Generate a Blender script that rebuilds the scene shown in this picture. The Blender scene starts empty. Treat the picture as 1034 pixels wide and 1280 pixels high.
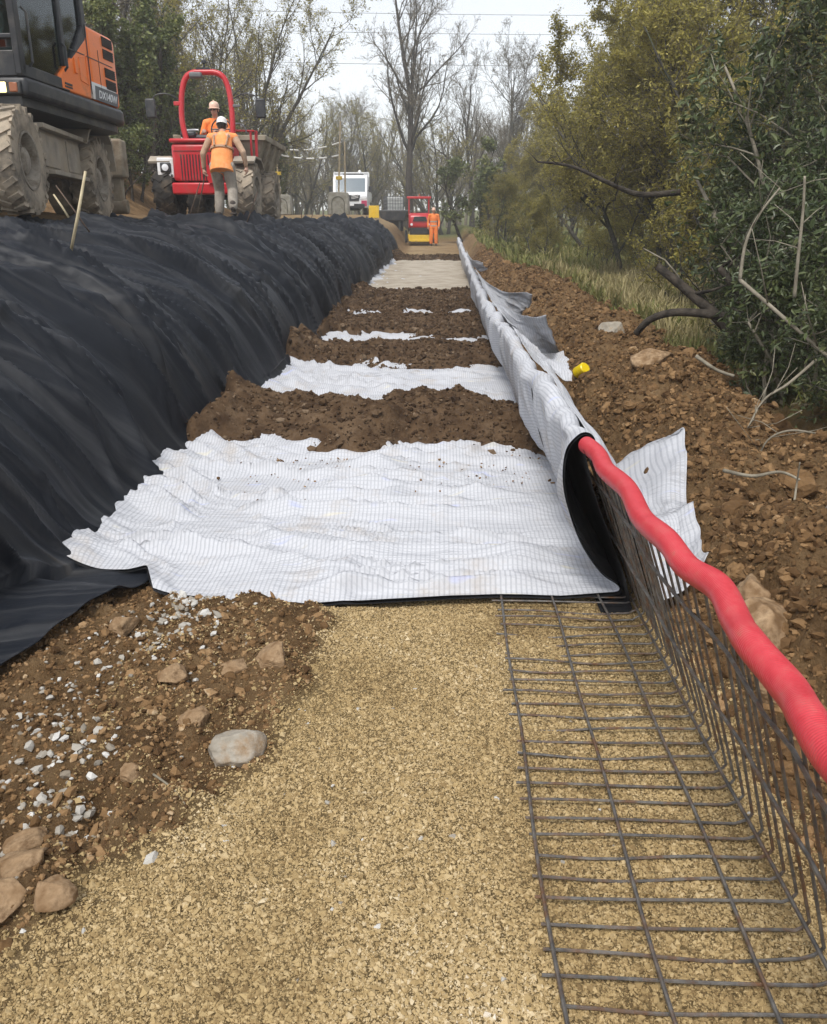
import bpy, bmesh, math, random
import numpy as np
from mathutils import Vector, Matrix

# ------------------------------------------------------------------ camera, sky, sun, exposure
scene = bpy.context.scene
COL = scene.collection
H0 = 1.6
FPX = 1000.0
PITCH = math.atan(343.0 / FPX)
YAW = math.atan(36.0 * math.cos(PITCH) / FPX)

cam_d = bpy.data.cameras.new("camera")
cam_d.sensor_fit = 'VERTICAL'
cam_d.sensor_height = 24.0
cam_d.lens = 24.0 * FPX / 1280.0
cam_d.clip_start = 0.05
cam_d.clip_end = 2000.0
cam = bpy.data.objects.new("camera", cam_d)
COL.objects.link(cam)
cam.location = (0, 0, H0)
cam.rotation_euler = (math.pi / 2 - PITCH, 0, YAW)
scene.camera = cam

SUN_EL, SUN_AZ = math.radians(58), math.radians(200)   # azimuth of the sun, clockwise from +Y
world = bpy.data.worlds.new("World")
scene.world = world
world.use_nodes = True
wn, wl = world.node_tree.nodes, world.node_tree.links
wn.clear()
w_out = wn.new("ShaderNodeOutputWorld")
w_bg = wn.new("ShaderNodeBackground")
w_sky = wn.new("ShaderNodeTexSky")
w_sky.sky_type = 'NISHITA'
w_sky.sun_disc = False
w_sky.sun_elevation = SUN_EL
w_sky.sun_rotation = SUN_AZ
w_sky.dust_density = 1.0
w_sky.air_density = 1.0
w_hsv = wn.new("ShaderNodeHueSaturation")
w_hsv.inputs['Saturation'].default_value = 0.24        # an even overcast
w_hsv.inputs['Value'].default_value = 1.0
w_bg.inputs['Strength'].default_value = 0.12
wl.new(w_sky.outputs[0], w_hsv.inputs['Color'])
wl.new(w_hsv.outputs[0], w_bg.inputs['Color'])
wl.new(w_bg.outputs[0], w_out.inputs['Surface'])

sun_d = bpy.data.lights.new("sun", 'SUN')
sun_d.energy = 1.5
sun_d.angle = math.radians(16)
sun_d.color = (1.0, 0.96, 0.90)
sun = bpy.data.objects.new("sun", sun_d)
COL.objects.link(sun)
sd = Vector((math.sin(SUN_AZ) * math.cos(SUN_EL), math.cos(SUN_AZ) * math.cos(SUN_EL), math.sin(SUN_EL)))
sun.rotation_euler = sd.to_track_quat('Z', 'Y').to_euler()
sun.location = (0, 0, 30)

scene.view_settings.view_transform = 'Standard'
scene.view_settings.look = 'None'
scene.view_settings.gamma = 1.0
scene.view_settings.use_curve_mapping = False
scene.view_settings.exposure = 1.0
scene.render.engine = 'CYCLES'
scene.cycles.use_denoising = True
scene.cycles.max_bounces = 7
scene.cycles.diffuse_bounces = 3
scene.cycles.glossy_bounces = 2
scene.cycles.transmission_bounces = 3
scene.cycles.transparent_max_bounces = 6
scene.cycles.volume_bounces = 2

# ------------------------------------------------------------------ picture geometry: pixel -> point in the place
_F = np.array((-math.sin(YAW) * math.cos(PITCH), math.cos(YAW) * math.cos(PITCH), -math.sin(PITCH)))
_R = np.array((math.cos(YAW), math.sin(YAW), 0.0))
_U = np.cross(_R, _F)

def ray(u, v):
    return _F + _R * ((u - 517.0) / FPX) + _U * ((640.0 - v) / FPX)

def at_z(u, v, z):
    r = ray(u, v); t = (z - H0) / r[2]
    return Vector((r[0] * t, r[1] * t, z))

def at_y(u, v, y):
    r = ray(u, v); t = y / r[1]
    return Vector((r[0] * t, y, H0 + r[2] * t))

def X_at(u, y): return float(at_y(u, 297, y).x)

# ------------------------------------------------------------------ noise (vectorised value noise)
def _hash(ix, iy, iz, seed):
    h = (ix.astype(np.int64) * 374761393 + iy.astype(np.int64) * 668265263 + iz.astype(np.int64) * 2147483647 + seed * 1274126177) & 0xFFFFFFFF
    h = ((h ^ (h >> 13)) * 1274126177) & 0xFFFFFFFF
    h = ((h ^ (h >> 16)) * 2246822519) & 0xFFFFFFFF
    return ((h ^ (h >> 15)) & 0xFFFFFF) / float(0xFFFFFF)

def vnoise(x, y, z=0.0, seed=0):
    x, y, z = np.broadcast_arrays(np.asarray(x, float), np.asarray(y, float), np.asarray(z, float))
    fx, fy, fz = np.floor(x), np.floor(y), np.floor(z)
    tx, ty, tz = x - fx, y - fy, z - fz
    tx = tx * tx * tx * (tx * (tx * 6 - 15) + 10)
    ty = ty * ty * ty * (ty * (ty * 6 - 15) + 10)
    tz = tz * tz * (3 - 2 * tz)
    r = 0
    flat = not np.any(fz != fz.flat[0]) and not np.any(tz != 0) if fz.size else True
    for dz in ((0,) if flat else (0, 1)):
        wz = 1.0 if flat else (tz if dz else 1 - tz)
        a = _hash(fx, fy, fz + dz, seed); b = _hash(fx + 1, fy, fz + dz, seed)
        c = _hash(fx, fy + 1, fz + dz, seed); d = _hash(fx + 1, fy + 1, fz + dz, seed)
        r = r + wz * ((a * (1 - tx) + b * tx) * (1 - ty) + (c * (1 - tx) + d * tx) * ty)
    return r * 2 - 1

def fbm(x, y, z=0.0, octs=4, seed=0, gain=0.5, lac=2.03):
    r, a, f = 0, 1.0, 1.0
    for o in range(octs):
        r = r + a * vnoise(np.asarray(x) * f + 17.3 * o, np.asarray(y) * f - 9.1 * o, np.asarray(z) * f, seed + o)
        a *= gain; f *= lac
    return r

def sstep(a, b, x):
    t = np.clip((np.asarray(x, float) - a) / (b - a), 0, 1)
    return t * t * (3 - 2 * t)

# ------------------------------------------------------------------ objects and tags
def tag(o, label=None, cat=None, group=None, kind=None):
    if label: o['label'] = label
    if cat: o['category'] = cat
    if group: o['group'] = group
    if kind: o['kind'] = kind
    return o

def empty(name, loc=(0, 0, 0), rz=0.0, label=None, cat=None, group=None, scale=1.0):
    o = bpy.data.objects.new(name, None)
    COL.objects.link(o)
    o.location = loc; o.rotation_euler = (0, 0, rz); o.scale = (scale,) * 3
    o.empty_display_size = 0.2
    return tag(o, label, cat, group)

def link(name, me, mat=None, parent=None):
    if mat is not None and not me.materials:
        me.materials.append(mat)
    o = bpy.data.objects.new(name, me)
    COL.objects.link(o)
    if parent is not None: o.parent = parent
    return o

def copy_tree(o, parent=None):
    c = o.copy(); COL.objects.link(c)
    if parent is not None: c.parent = parent
    for ch in list(o.children): copy_tree(ch, c)
    return c

def np_mesh(name, verts, faces, smooth=True, tint=None, uv=None, attrs=None):
    """verts (n,3), faces (m,k) with one k; optional float point attributes and point uvs"""
    verts = np.ascontiguousarray(verts, np.float32); faces = np.ascontiguousarray(faces, np.int32)
    me = bpy.data.meshes.new(name)
    m, k = faces.shape
    me.vertices.add(len(verts)); me.vertices.foreach_set('co', verts.ravel())
    me.loops.add(m * k); me.loops.foreach_set('vertex_index', faces.ravel())
    me.polygons.add(m)
    me.polygons.foreach_set('loop_start', np.arange(0, m * k, k, dtype=np.int32))
    me.polygons.foreach_set('loop_total', np.full(m, k, np.int32))
    me.polygons.foreach_set('use_smooth', np.full(m, bool(smooth)))
    me.update(calc_edges=True)
    allat = dict(attrs or {})
    if tint is not None: allat['tint'] = tint
    for an, av in allat.items():
        a = me.attributes.new(an, 'FLOAT', 'POINT')
        a.data.foreach_set('value', np.ascontiguousarray(av, np.float32))
    if uv is not None:
        l = me.uv_layers.new(name='UVMap')
        l.data.foreach_set('uv', np.ascontiguousarray(uv, np.float32)[faces.ravel()].ravel())
    return me

def grid_faces(nr, nc, wrap=False):
    r = np.arange(nr - 1)[:, None]
    c = np.arange(nc if wrap else nc - 1)[None, :]
    c2 = (c + 1) % nc
    return np.stack([r * nc + c, r * nc + c2, (r + 1) * nc + c2, (r + 1) * nc + c], -1).reshape(-1, 4)

class MB:
    """collects boxes, tubes, prisms, lathes into ONE mesh"""
    def __init__(s): s.v = []; s.f = []
    def add(s, vs, fs):
        b = len(s.v); s.v += [tuple(p) for p in vs]; s.f += [tuple(i + b for i in f) for f in fs]; return s
    def box(s, c, d, rot=None, taper=(1, 1)):
        x, y, z = d[0] / 2, d[1] / 2, d[2] / 2
        vs = []
        for sz in (-1, 1):
            tx, ty = (taper if sz > 0 else (1, 1))
            for sx, sy in ((-1, -1), (1, -1), (1, 1), (-1, 1)):
                vs.append(Vector((sx * x * tx, sy * y * ty, sz * z)))
        if rot is not None: vs = [rot @ p for p in vs]
        vs = [p + Vector(c) for p in vs]
        return s.add(vs, [(3, 2, 1, 0), (4, 5, 6, 7), (0, 1, 5, 4), (1, 2, 6, 5), (2, 3, 7, 6), (3, 0, 4, 7)])
    def tube(s, pts, r, n=8, caps=True):
        pts = [Vector(p) for p in pts]
        rs = r if isinstance(r, (list, tuple)) else [r] * len(pts)
        rings = []; prev = None
        for i, p in enumerate(pts):
            t = (pts[min(i + 1, len(pts) - 1)] - pts[max(i - 1, 0)])
            t = t.normalized() if t.length > 1e-9 else Vector((0, 0, 1))
            if prev is None:
                a = Vector((0, 0, 1)) if abs(t.z) < 0.9 else Vector((1, 0, 0))
                nrm = t.cross(a).normalized()
            else:
                nrm = prev - t * prev.dot(t)
                nrm = nrm.normalized() if nrm.length > 1e-6 else t.orthogonal().normalized()
            prev = nrm; b = t.cross(nrm)
            rings.append([p + (nrm * math.cos(2 * math.pi * k / n) + b * math.sin(2 * math.pi * k / n)) * rs[i] for k in range(n)])
        vs = [q for R in rings for q in R]; fs = []
        for i in range(len(rings) - 1):
            for k in range(n):
                k2 = (k + 1) % n
                fs.append((i * n + k, i * n + k2, (i + 1) * n + k2, (i + 1) * n + k))
        if caps:
            fs.append(tuple(range(n - 1, -1, -1))); fs.append(tuple((len(rings) - 1) * n + k for k in range(n)))
        return s.add(vs, fs)
    def prism(s, poly, axis, a, b):
        """poly: 2-D outline; axis 'x': poly is (y,z); 'y': (x,z); 'z': (x,y); extruded from a to b"""
        def P(q, t):
            return {'x': (t, q[0], q[1]), 'y': (q[0], t, q[1]), 'z': (q[0], q[1], t)}[axis]
        n = len(poly)
        vs = [P(q, a) for q in poly] + [P(q, b) for q in poly]
        fs = [tuple(range(n - 1, -1, -1)), tuple(range(n, 2 * n))]
        for i in range(n):
            j = (i + 1) % n
            fs.append((i, j, n + j, n + i))
        return s.add(vs, fs)
    def lathe(s, prof, c=(0, 0, 0), axis='z', n=24, close=True):
        """prof: list of (radius, height along the axis)"""
        vs, fs = [], []
        for (r, h) in prof:
            for k in range(n):
                a = 2 * math.pi * k / n
                x, y = r * math.cos(a), r * math.sin(a)
                p = {'z': (x, y, h), 'x': (h, x, y), 'y': (x, h, y)}[axis]
                vs.append((p[0] + c[0], p[1] + c[1], p[2] + c[2]))
        m = len(prof)
        for i in range(m if close else m - 1):
            i2 = (i + 1) % m
            for k in range(n):
                k2 = (k + 1) % n
                fs.append((i * n + k, i * n + k2, i2 * n + k2, i2 * n + k))
        return s.add(vs, fs)
    def ball(s, c, r, seg=12, rings=8):
        r = (r, r, r) if not isinstance(r, (tuple, list)) else r
        prof_v = []; fs = []
        for i in range(rings + 1):
            th = math.pi * i / rings
            for k in range(seg):
                a = 2 * math.pi * k / seg
                sr = max(math.sin(th), 1e-3)
                prof_v.append((c[0] + r[0] * sr * math.cos(a), c[1] + r[1] * sr * math.sin(a), c[2] + r[2] * math.cos(th)))
        for i in range(rings):
            for k in range(seg):
                k2 = (k + 1) % seg
                fs.append((i * seg + k, (i + 1) * seg + k, (i + 1) * seg + k2, i * seg + k2))
        fs.append(tuple(range(seg - 1, -1, -1))); fs.append(tuple(rings * seg + k for k in range(seg)))
        return s.add(prof_v, fs)
    def mesh(s, name, smooth=False):
        me = bpy.data.meshes.new(name)
        me.from_pydata(s.v, [], s.f)
        bm = bmesh.new(); bm.from_mesh(me)
        bmesh.ops.recalc_face_normals(bm, faces=bm.faces)
        bm.to_mesh(me); bm.free()
        if smooth: me.polygons.foreach_set('use_smooth', [True] * len(me.polygons))
        return me
    def build(s, name, mat, parent=None, bevel=0.0, smooth=False, seg=2):
        me = s.mesh(name, smooth or bevel > 0)
        o = link(name, me, mat, parent)
        if bevel > 0:
            b = o.modifiers.new('bevel', 'BEVEL'); b.width = bevel; b.segments = seg; b.limit_method = 'ANGLE'; b.angle_limit = math.radians(35)
        if smooth or bevel > 0:
            try: me.set_sharp_from_angle(angle=math.radians(38))
            except Exception: pass
        return o

# ------------------------------------------------------------------ materials
def _ramp(nt, pts):
    r = nt.nodes.new("ShaderNodeValToRGB")
    e = r.color_ramp.elements
    while len(e) > 1: e.remove(e[0])
    e[0].position = pts[0][0]; e[0].color = (*pts[0][1], 1)
    for p, c in pts[1:]:
        q = e.new(p); q.color = (*c, 1)
    return r

def new_mat(name):
    m = bpy.data.materials.new(name); m.use_nodes = True
    nt = m.node_tree; b = nt.nodes['Principled BSDF']
    return m, nt, b

def mat_noise(name, ca, cb, scale=6.0, rough=0.6, metal=0.0, bump=0.0, bscale=None, spec=0.5, coord='Object', detail=5.0, dirt=None, dirt_amt=0.5, dirt_scale=2.0, sheen=0.0):
    """two-tone noise paint with optional bump and a third dirt colour in patches"""
    m, nt, b = new_mat(name)
    tc = nt.nodes.new("ShaderNodeTexCoord")
    n = nt.nodes.new("ShaderNodeTexNoise"); n.inputs['Scale'].default_value = scale; n.inputs['Detail'].default_value = detail
    nt.links.new(tc.outputs[coord], n.inputs['Vector'])
    r = _ramp(nt, [(0.35, ca), (0.65, cb)])
    nt.links.new(n.outputs['Fac'], r.inputs['Fac'])
    col = r.outputs['Color']
    if dirt is not None:
        n2 = nt.nodes.new("ShaderNodeTexNoise"); n2.inputs['Scale'].default_value = dirt_scale; n2.inputs['Detail'].default_value = 8; n2.inputs['Roughness'].default_value = 0.7
        nt.links.new(tc.outputs[coord], n2.inputs['Vector'])
        r2 = _ramp(nt, [(0.62 - 0.3 * dirt_amt, (0, 0, 0)), (0.82 - 0.3 * dirt_amt, (1, 1, 1))])
        nt.links.new(n2.outputs['Fac'], r2.inputs['Fac'])
        mx = nt.nodes.new("ShaderNodeMix"); mx.data_type = 'RGBA'
        nt.links.new(r2.outputs['Color'], mx.inputs[0]); nt.links.new(col, mx.inputs[6]); mx.inputs[7].default_value = (*dirt, 1)
        col = mx.outputs[2]
    nt.links.new(col, b.inputs['Base Color'])
    b.inputs['Roughness'].default_value = rough; b.inputs['Metallic'].default_value = metal
    b.inputs['Specular IOR Level'].default_value = spec
    if sheen: b.inputs['Sheen Weight'].default_value = sheen
    if bump > 0:
        n3 = nt.nodes.new("ShaderNodeTexNoise"); n3.inputs['Scale'].default_value = bscale or scale * 4; n3.inputs['Detail'].default_value = 6
        nt.links.new(tc.outputs[coord], n3.inputs['Vector'])
        bp = nt.nodes.new("ShaderNodeBump"); bp.inputs['Strength'].default_value = 0.8; bp.inputs['Distance'].default_value = bump
        nt.links.new(n3.outputs['Fac'], bp.inputs['Height']); nt.links.new(bp.outputs['Normal'], b.inputs['Normal'])
    return m

def mat_tint(name, stops, rough=0.8, bump=0.0, bscale=40.0, spec=0.3, trans=0.0, noise_amt=0.0):
    """colour picked per piece by the 'tint' attribute (each chip, clod or leaf has its own)"""
    m, nt, b = new_mat(name)
    a = nt.nodes.new("ShaderNodeAttribute"); a.attribute_name = 'tint'
    r = _ramp(nt, stops)
    fac = a.outputs['Fac']
    tc = nt.nodes.new("ShaderNodeTexCoord")
    if noise_amt > 0:
        n = nt.nodes.new("ShaderNodeTexNoise"); n.inputs['Scale'].default_value = bscale * 0.5; n.inputs['Detail'].default_value = 4
        nt.links.new(tc.outputs['Object'], n.inputs['Vector'])
        ma = nt.nodes.new("ShaderNodeMath"); ma.operation = 'MULTIPLY_ADD'; ma.inputs[1].default_value = noise_amt
        nt.links.new(n.outputs['Fac'], ma.inputs[0]); 
        mb = nt.nodes.new("ShaderNodeMath"); mb.operation = 'SUBTRACT'; mb.inputs[1].default_value = noise_amt / 2
        nt.links.new(fac, mb.inputs[0]); nt.links.new(mb.outputs[0], ma.inputs[2]); fac = ma.outputs[0]
    nt.links.new(fac, r.inputs['Fac']); nt.links.new(r.outputs['Color'], b.inputs['Base Color'])
    b.inputs['Roughness'].default_value = rough; b.inputs['Specular IOR Level'].default_value = spec
    if bump > 0:
        n3 = nt.nodes.new("ShaderNodeTexNoise"); n3.inputs['Scale'].default_value = bscale; n3.inputs['Detail'].default_value = 5
        nt.links.new(tc.outputs['Object'], n3.inputs['Vector'])
        bp = nt.nodes.new("ShaderNodeBump"); bp.inputs['Strength'].default_value = 0.9; bp.inputs['Distance'].default_value = bump
        nt.links.new(n3.outputs['Fac'], bp.inputs['Height']); nt.links.new(bp.outputs['Normal'], b.inputs['Normal'])
    if trans > 0:
        out = nt.nodes['Material Output']
        tr = nt.nodes.new("ShaderNodeBsdfTranslucent"); nt.links.new(r.outputs['Color'], tr.inputs['Color'])
        mx = nt.nodes.new("ShaderNodeMixShader"); mx.inputs[0].default_value = trans
        nt.links.new(b.outputs[0], mx.inputs[1]); nt.links.new(tr.outputs[0], mx.inputs[2]); nt.links.new(mx.outputs[0], out.inputs['Surface'])
    return m

def mat_plain(name, c, rough=0.5, metal=0.0, spec=0.5, emit=None, es=1.0):
    m, nt, b = new_mat(name)
    b.inputs['Base Color'].default_value = (*c, 1); b.inputs['Roughness'].default_value = rough; b.inputs['Metallic'].default_value = metal
    b.inputs['Specular IOR Level'].default_value = spec
    if emit: b.inputs['Emission Color'].default_value = (*emit, 1); b.inputs['Emission Strength'].default_value = es
    return m
# ================================================================== THE GROUND
def floor_z(y):
    y = np.asarray(y, float)
    t = np.clip(y - 12.0, 0, None)
    return 0.043 * (np.sqrt(t * t + 4) - 2) * (y > 12) - 0.012 * np.clip(y - 42, 0, 60)

TOE_Y = [0, 4, 8, 14, 22, 31, 45];  TOE_X = [-1.92, -1.98, -2.0, -1.98, -1.9, -1.72, -1.7]
CR_Y = [0, 4, 8, 13, 20, 26, 31, 45]; CR_X = [-3.85, -3.9, -3.95, -3.6, -3.3, -2.9, -2.45, -2.45]
CR_Z = [1.46, 1.49, 1.58, 1.69, 1.80, 1.93, 1.98, 2.3]
def toe_x(y): return np.interp(y, TOE_Y, TOE_X)
def crest_x(y): return np.interp(y, CR_Y, CR_X)
def crest_z(y): return np.interp(y, CR_Y, CR_Z)
PR_T = np.array([0.0, 0.02, 0.06, 0.12, 0.2, 0.3, 0.42, 0.55, 0.7, 0.85, 1.0])
PR_H = np.array([0.0, 0.09, 0.25, 0.42, 0.55, 0.66, 0.76, 0.84, 0.915, 0.965, 1.0])

def plateau_z(x, y):
    base = np.interp(y, [0, 6, 10, 16, 24, 38, 48, 60, 90], [1.72, 1.80, 1.88, 1.93, 2.12, 2.57, 2.8, 2.8, 2.4])
    return base

BK_Y = [0, 4, 6, 10, 14, 19, 25, 33, 60]; BK_X = [2.9, 2.1, 2.2, 2.75, 2.95, 2.6, 1.95, 1.6, 1.6]
def bank_edge(y): return np.interp(y, BK_Y, BK_X)
def bank_h(x, y):
    """spoil bank on the open side of the mesh wall"""
    ridge = np.minimum(1.85 + 0.25 * vnoise(y * 0.35, 3.0, seed=5), bank_edge(y) - .1)
    up = sstep(1.0, 1.0 + (ridge - 1.0), x)
    dn = sstep(ridge, ridge + 1.6, x)
    amp = 0.50 + 0.12 * fbm(y * 0.5, 7.7, octs=3, seed=8)
    return amp * up * (1 - 0.45 * dn)

GX_Y = [0.5, 1.43, 1.54, 1.72, 1.96, 2.19, 2.68, 3.27, 3.6]
GX_X = [-1.15, -1.03, -0.98, -0.88, -0.75, -0.60, -0.56, -0.46, -0.44]
def gravel_mask(x, y):
    e = np.interp(y, GX_Y, GX_X) + 0.13 * fbm(x * 3, y * 3, octs=4, seed=31)
    m = sstep(-0.13, 0.09, x - e)
    m = m * (1 - sstep(0.98, 1.10, x + 0.08 * fbm(x * 4, y * 4, octs=3, seed=32)))
    return m * (1 - sstep(3.7, 4.2, y))

def ground(x, y, detail=True):
    x = np.asarray(x, float); y = np.asarray(y, float)
    zf = floor_z(y)
    z = zf + np.where(x > 0.97, bank_h(x, y), 0)
    far = sstep(3.0, 7.0, x)
    z = z + far * 0.12 * fbm(x * 0.2, y * 0.2, octs=3, seed=3)
    tx, cx, cz = toe_x(y), crest_x(y), crest_z(y)
    t = np.clip((tx - x) / (tx - cx), 0, 1)
    zc = zf + (cz - zf) * np.interp(t, PR_T, PR_H)
    zp = plateau_z(x, y)
    k = sstep(0.0, 1.4, cx - x)
    zc = zc * (1 - k) + zp * k
    # hedge bank beyond the track
    hb = sstep(-6.4, -8.4, x) * sstep(14.0, 18.5, y) * (1 - sstep(25, 33, y)) * 1.15
    zc = zc + hb * (1 + 0.25 * fbm(x * 0.5, y * 0.5, octs=3, seed=12))
    end = sstep(31.5, 34.5, y) * sstep(-2.7, -1.75, x)      # the cut runs out where the track turns down
    zc = zc * (1 - end) + (zf + 0.25 * np.clip(tx - x, 0, 3)) * end
    z = np.where(x < tx, np.maximum(zc, zf), z)
    rise = sstep(46, 110, y)
    z = z * (1 - rise) + 2.4 * rise + 5.0 * sstep(80, 200, y)
    if detail:
        gm = gravel_mask(x, y)
        near = 1 - sstep(14, 40, y)
        soil = 0.035 * fbm(x * 2.2, y * 2.2, octs=5, seed=21, gain=0.55)
        rough_bank = (0.115 * fbm(x * 2.2, y * 2.2, octs=6, seed=22, gain=0.62) + 0.05 * np.abs(fbm(x * 6, y * 6, octs=3, seed=26))) * sstep(1.0, 1.35, x) * (1 - sstep(4, 7, x))
        leftdirt = (0.030 * np.abs(fbm(x * 9, y * 9, octs=3, seed=28)) + 0.040 * fbm(x * 4, y * 4, octs=5, seed=23, gain=0.65)) * (x < 0) * (x > -2.5) * (1 - sstep(3.2, 4, y))
        grav = 0.012 * fbm(x * 3, y * 3, octs=4, seed=24)
        # shallow scour holes in the loose earth
        holes = 0
        for hx, hy, hr, hd in ((-0.70, 2.06, 0.085, 0.075), (-0.82, 2.10, 0.09, 0.07), (-0.71, 2.27, 0.06, 0.06), (-1.0, 1.95, .08, .04), (-1.15, 2.45, .10, .04), (-.8, 2.75, .07, .035), (-1.3, 2.2, .1, .05)):
            holes = holes - hd * np.exp(-((x - hx) ** 2 + (y - hy) ** 2) / (hr * hr))
        incut = (x < tx) & (x > cx - 0.5) & (y < 33)
        z = z + near * np.where(incut, 0.0, (soil * 0.6 + leftdirt + 0.02) * (1 - gm) + grav * gm + holes)
        z = np.where(incut | ((x <= cx) & (x > cx - .5) & (y < 33)), z - 0.30 * sstep(-.05, .22, tx - x) * sstep(-.35, .2, x - cx) - .05, z)
        z = z + rough_bank * (0.5 + 0.5 * near)
        under = (y > 3.3) & (x > tx - 0.1) & (x < 0.95) & (y < 33)
        z = np.where(under, zf - 0.02, z)
    return z

def axis_geo(a, d0, growth, limit):
    out = [a]; d = d0
    while abs(out[-1]) < limit:
        out.append(out[-1] + d); d *= growth
    return out
xs_mid = np.arange(-2.3, 3.6, 0.026)
xs_l = np.array(axis_geo(-2.3, -0.05, 1.045, 160))[1:][::-1]
xs_r = np.array(axis_geo(xs_mid[-1], 0.045, 1.045, 160))[1:]
gx = np.concatenate([xs_l, xs_mid, xs_r])
gy = [-6.0, -4, -2.5, -1.5, -0.8, -0.3, 0.1, 0.4, 0.6, 0.75]
d = 0.014
while gy[-1] < 320:
    gy.append(gy[-1] + d); d = max(0.016, gy[-1] * 0.0085)
gy = np.array(gy)
GX, GY = np.meshgrid(gx, gy)
GZ = ground(GX, GY)
gm_ = gravel_mask(GX, GY)
grass_ = np.clip(sstep(-.15, .35, GX - bank_edge(GY) + 0.3 * fbm(GX, GY, octs=4, seed=41)) * sstep(6, 9, GY + 0.6 * GX), 0, 1)
grass_ = np.maximum(grass_, sstep(-8.3, -10, GX) * 0.8 * (0.5 + 0.5 * vnoise(GX * .6, GY * .6, seed=2)))
grass_ = np.maximum(grass_, sstep(46, 60, GY))
track_ = sstep(-2.2, -4.2, GX) * (1 - sstep(-5.9, -6.9, GX)) * (0.35 + 0.65 * sstep(17, 24, GY))
track_ = np.maximum(track_, sstep(4, -2, GX) * sstep(31, 36, GY) * (1 - sstep(44, 50, GY)) * sstep(-7, -5.8, GX) * (1 - .8 * sstep(-2.6, -2.2, GX) * (1 - sstep(-1.7, -1.4, GX))))

def mat_ground():
    m, nt, b = new_mat("earth")
    N = nt.nodes.new; L = nt.links.new
    tc = N("ShaderNodeTexCoord")
    def noise(s, det=6, rough=0.6):
        n = N("ShaderNodeTexNoise"); n.inputs['Scale'].default_value = s; n.inputs['Detail'].default_value = det; n.inputs['Roughness'].default_value = rough
        L(tc.outputs['Object'], n.inputs['Vector']); return n
    def attr(a):
        q = N("ShaderNodeAttribute"); q.attribute_name = a; return q.outputs['Fac']
    def mix(f, a, c):
        q = N("ShaderNodeMix"); q.data_type = 'RGBA'; L(f, q.inputs[0]); L(a, q.inputs[6]); L(c, q.inputs[7]); return q.outputs[2]
    soil = _ramp(nt, [(0.28, (.070, .040, .019)), (0.42, (.145, .086, .040)), (0.54, (.22, .137, .066)), (0.66, (.30, .195, .10)), (0.78, (.40, .29, .175))])
    L(noise(4.5, 12, .75).outputs['Fac'], soil.inputs['Fac'])
    grav = _ramp(nt, [(0.3, (.15, .102, .047)), (0.5, (.26, .185, .087)), (0.7, (.35, .26, .135))])
    L(noise(26, 8, .7).outputs['Fac'], grav.inputs['Fac'])
    grass = _ramp(nt, [(0.3, (.05, .065, .02)), (0.5, (.11, .12, .035)), (0.7, (.22, .19, .08))])
    L(noise(2.5, 8, .7).outputs['Fac'], grass.inputs['Fac'])
    track = _ramp(nt, [(0.3, (.20, .13, .065)), (0.55, (.36, .26, .145)), (0.75, (.46, .35, .21))])
    L(noise(1.6, 9, .7).outputs['Fac'], track.inputs['Fac'])
    c = mix(attr('track'), soil.outputs[0], track.outputs[0])
    c = mix(attr('grass'), c, grass.outputs[0])
    c = mix(attr('gravel'), c, grav.outputs[0])
    L(c, b.inputs['Base Color'])
    b.inputs['Roughness'].default_value = 0.95; b.inputs['Specular IOR Level'].default_value = 0.15
    n1 = noise(55, 8, .75); n2 = noise(14, 6, .7)
    ad = N("ShaderNodeMath"); ad.operation = 'MULTIPLY_ADD'; ad.inputs[1].default_value = 2.2
    L(n2.outputs['Fac'], ad.inputs[0]); L(n1.outputs['Fac'], ad.inputs[2])
    bp = N("ShaderNodeBump"); bp.inputs['Strength'].default_value = 1.0; bp.inputs['Distance'].default_value = 0.030
    L(ad.outputs[0], bp.inputs['Height']); L(bp.outputs['Normal'], b.inputs['Normal'])
    return m
M_EARTH = mat_ground()
me = np_mesh('terrain', np.stack([GX, GY, GZ], -1).reshape(-1, 3), grid_faces(len(gy), len(gx)),
             attrs={'gravel': gm_.ravel(), 'grass': grass_.ravel(), 'track': track_.ravel()})
tag(link('terrain', me, M_EARTH), kind='structure')

# ------------------------------------------------------------------ loose pieces: chips, clods, pebbles
_OCT_V = np.array([(1, 0, 0), (-1, 0, 0), (0, 1, 0), (0, -1, 0), (0, 0, 1), (0, 0, -1)], float)
_OCT_F = np.array([(0, 2, 4), (2, 1, 4), (1, 3, 4), (3, 0, 4), (2, 0, 5), (1, 2, 5), (3, 1, 5), (0, 3, 5)])
def _ico(sub):
    bm = bmesh.new(); bmesh.ops.create_icosphere(bm, subdivisions=sub, radius=1.0)
    v = np.array([x.co[:] for x in bm.verts]); f = np.array([[q.index for q in p.verts] for p in bm.faces]); bm.free()
    return v, f
ICO1, ICO2, ICO3, ICO4 = _ico(1), _ico(2), _ico(3), _ico(5)
CUBE = (np.array([(x, y, z) for z in (-1, 1) for y in (-1, 1) for x in (-1, 1)], float) * .75,
        np.array([(0, 2, 3), (0, 3, 1), (4, 5, 7), (4, 7, 6), (0, 1, 5), (0, 5, 4), (2, 6, 7), (2, 7, 3), (0, 4, 6), (0, 6, 2), (1, 3, 7), (1, 7, 5)]))

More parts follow.
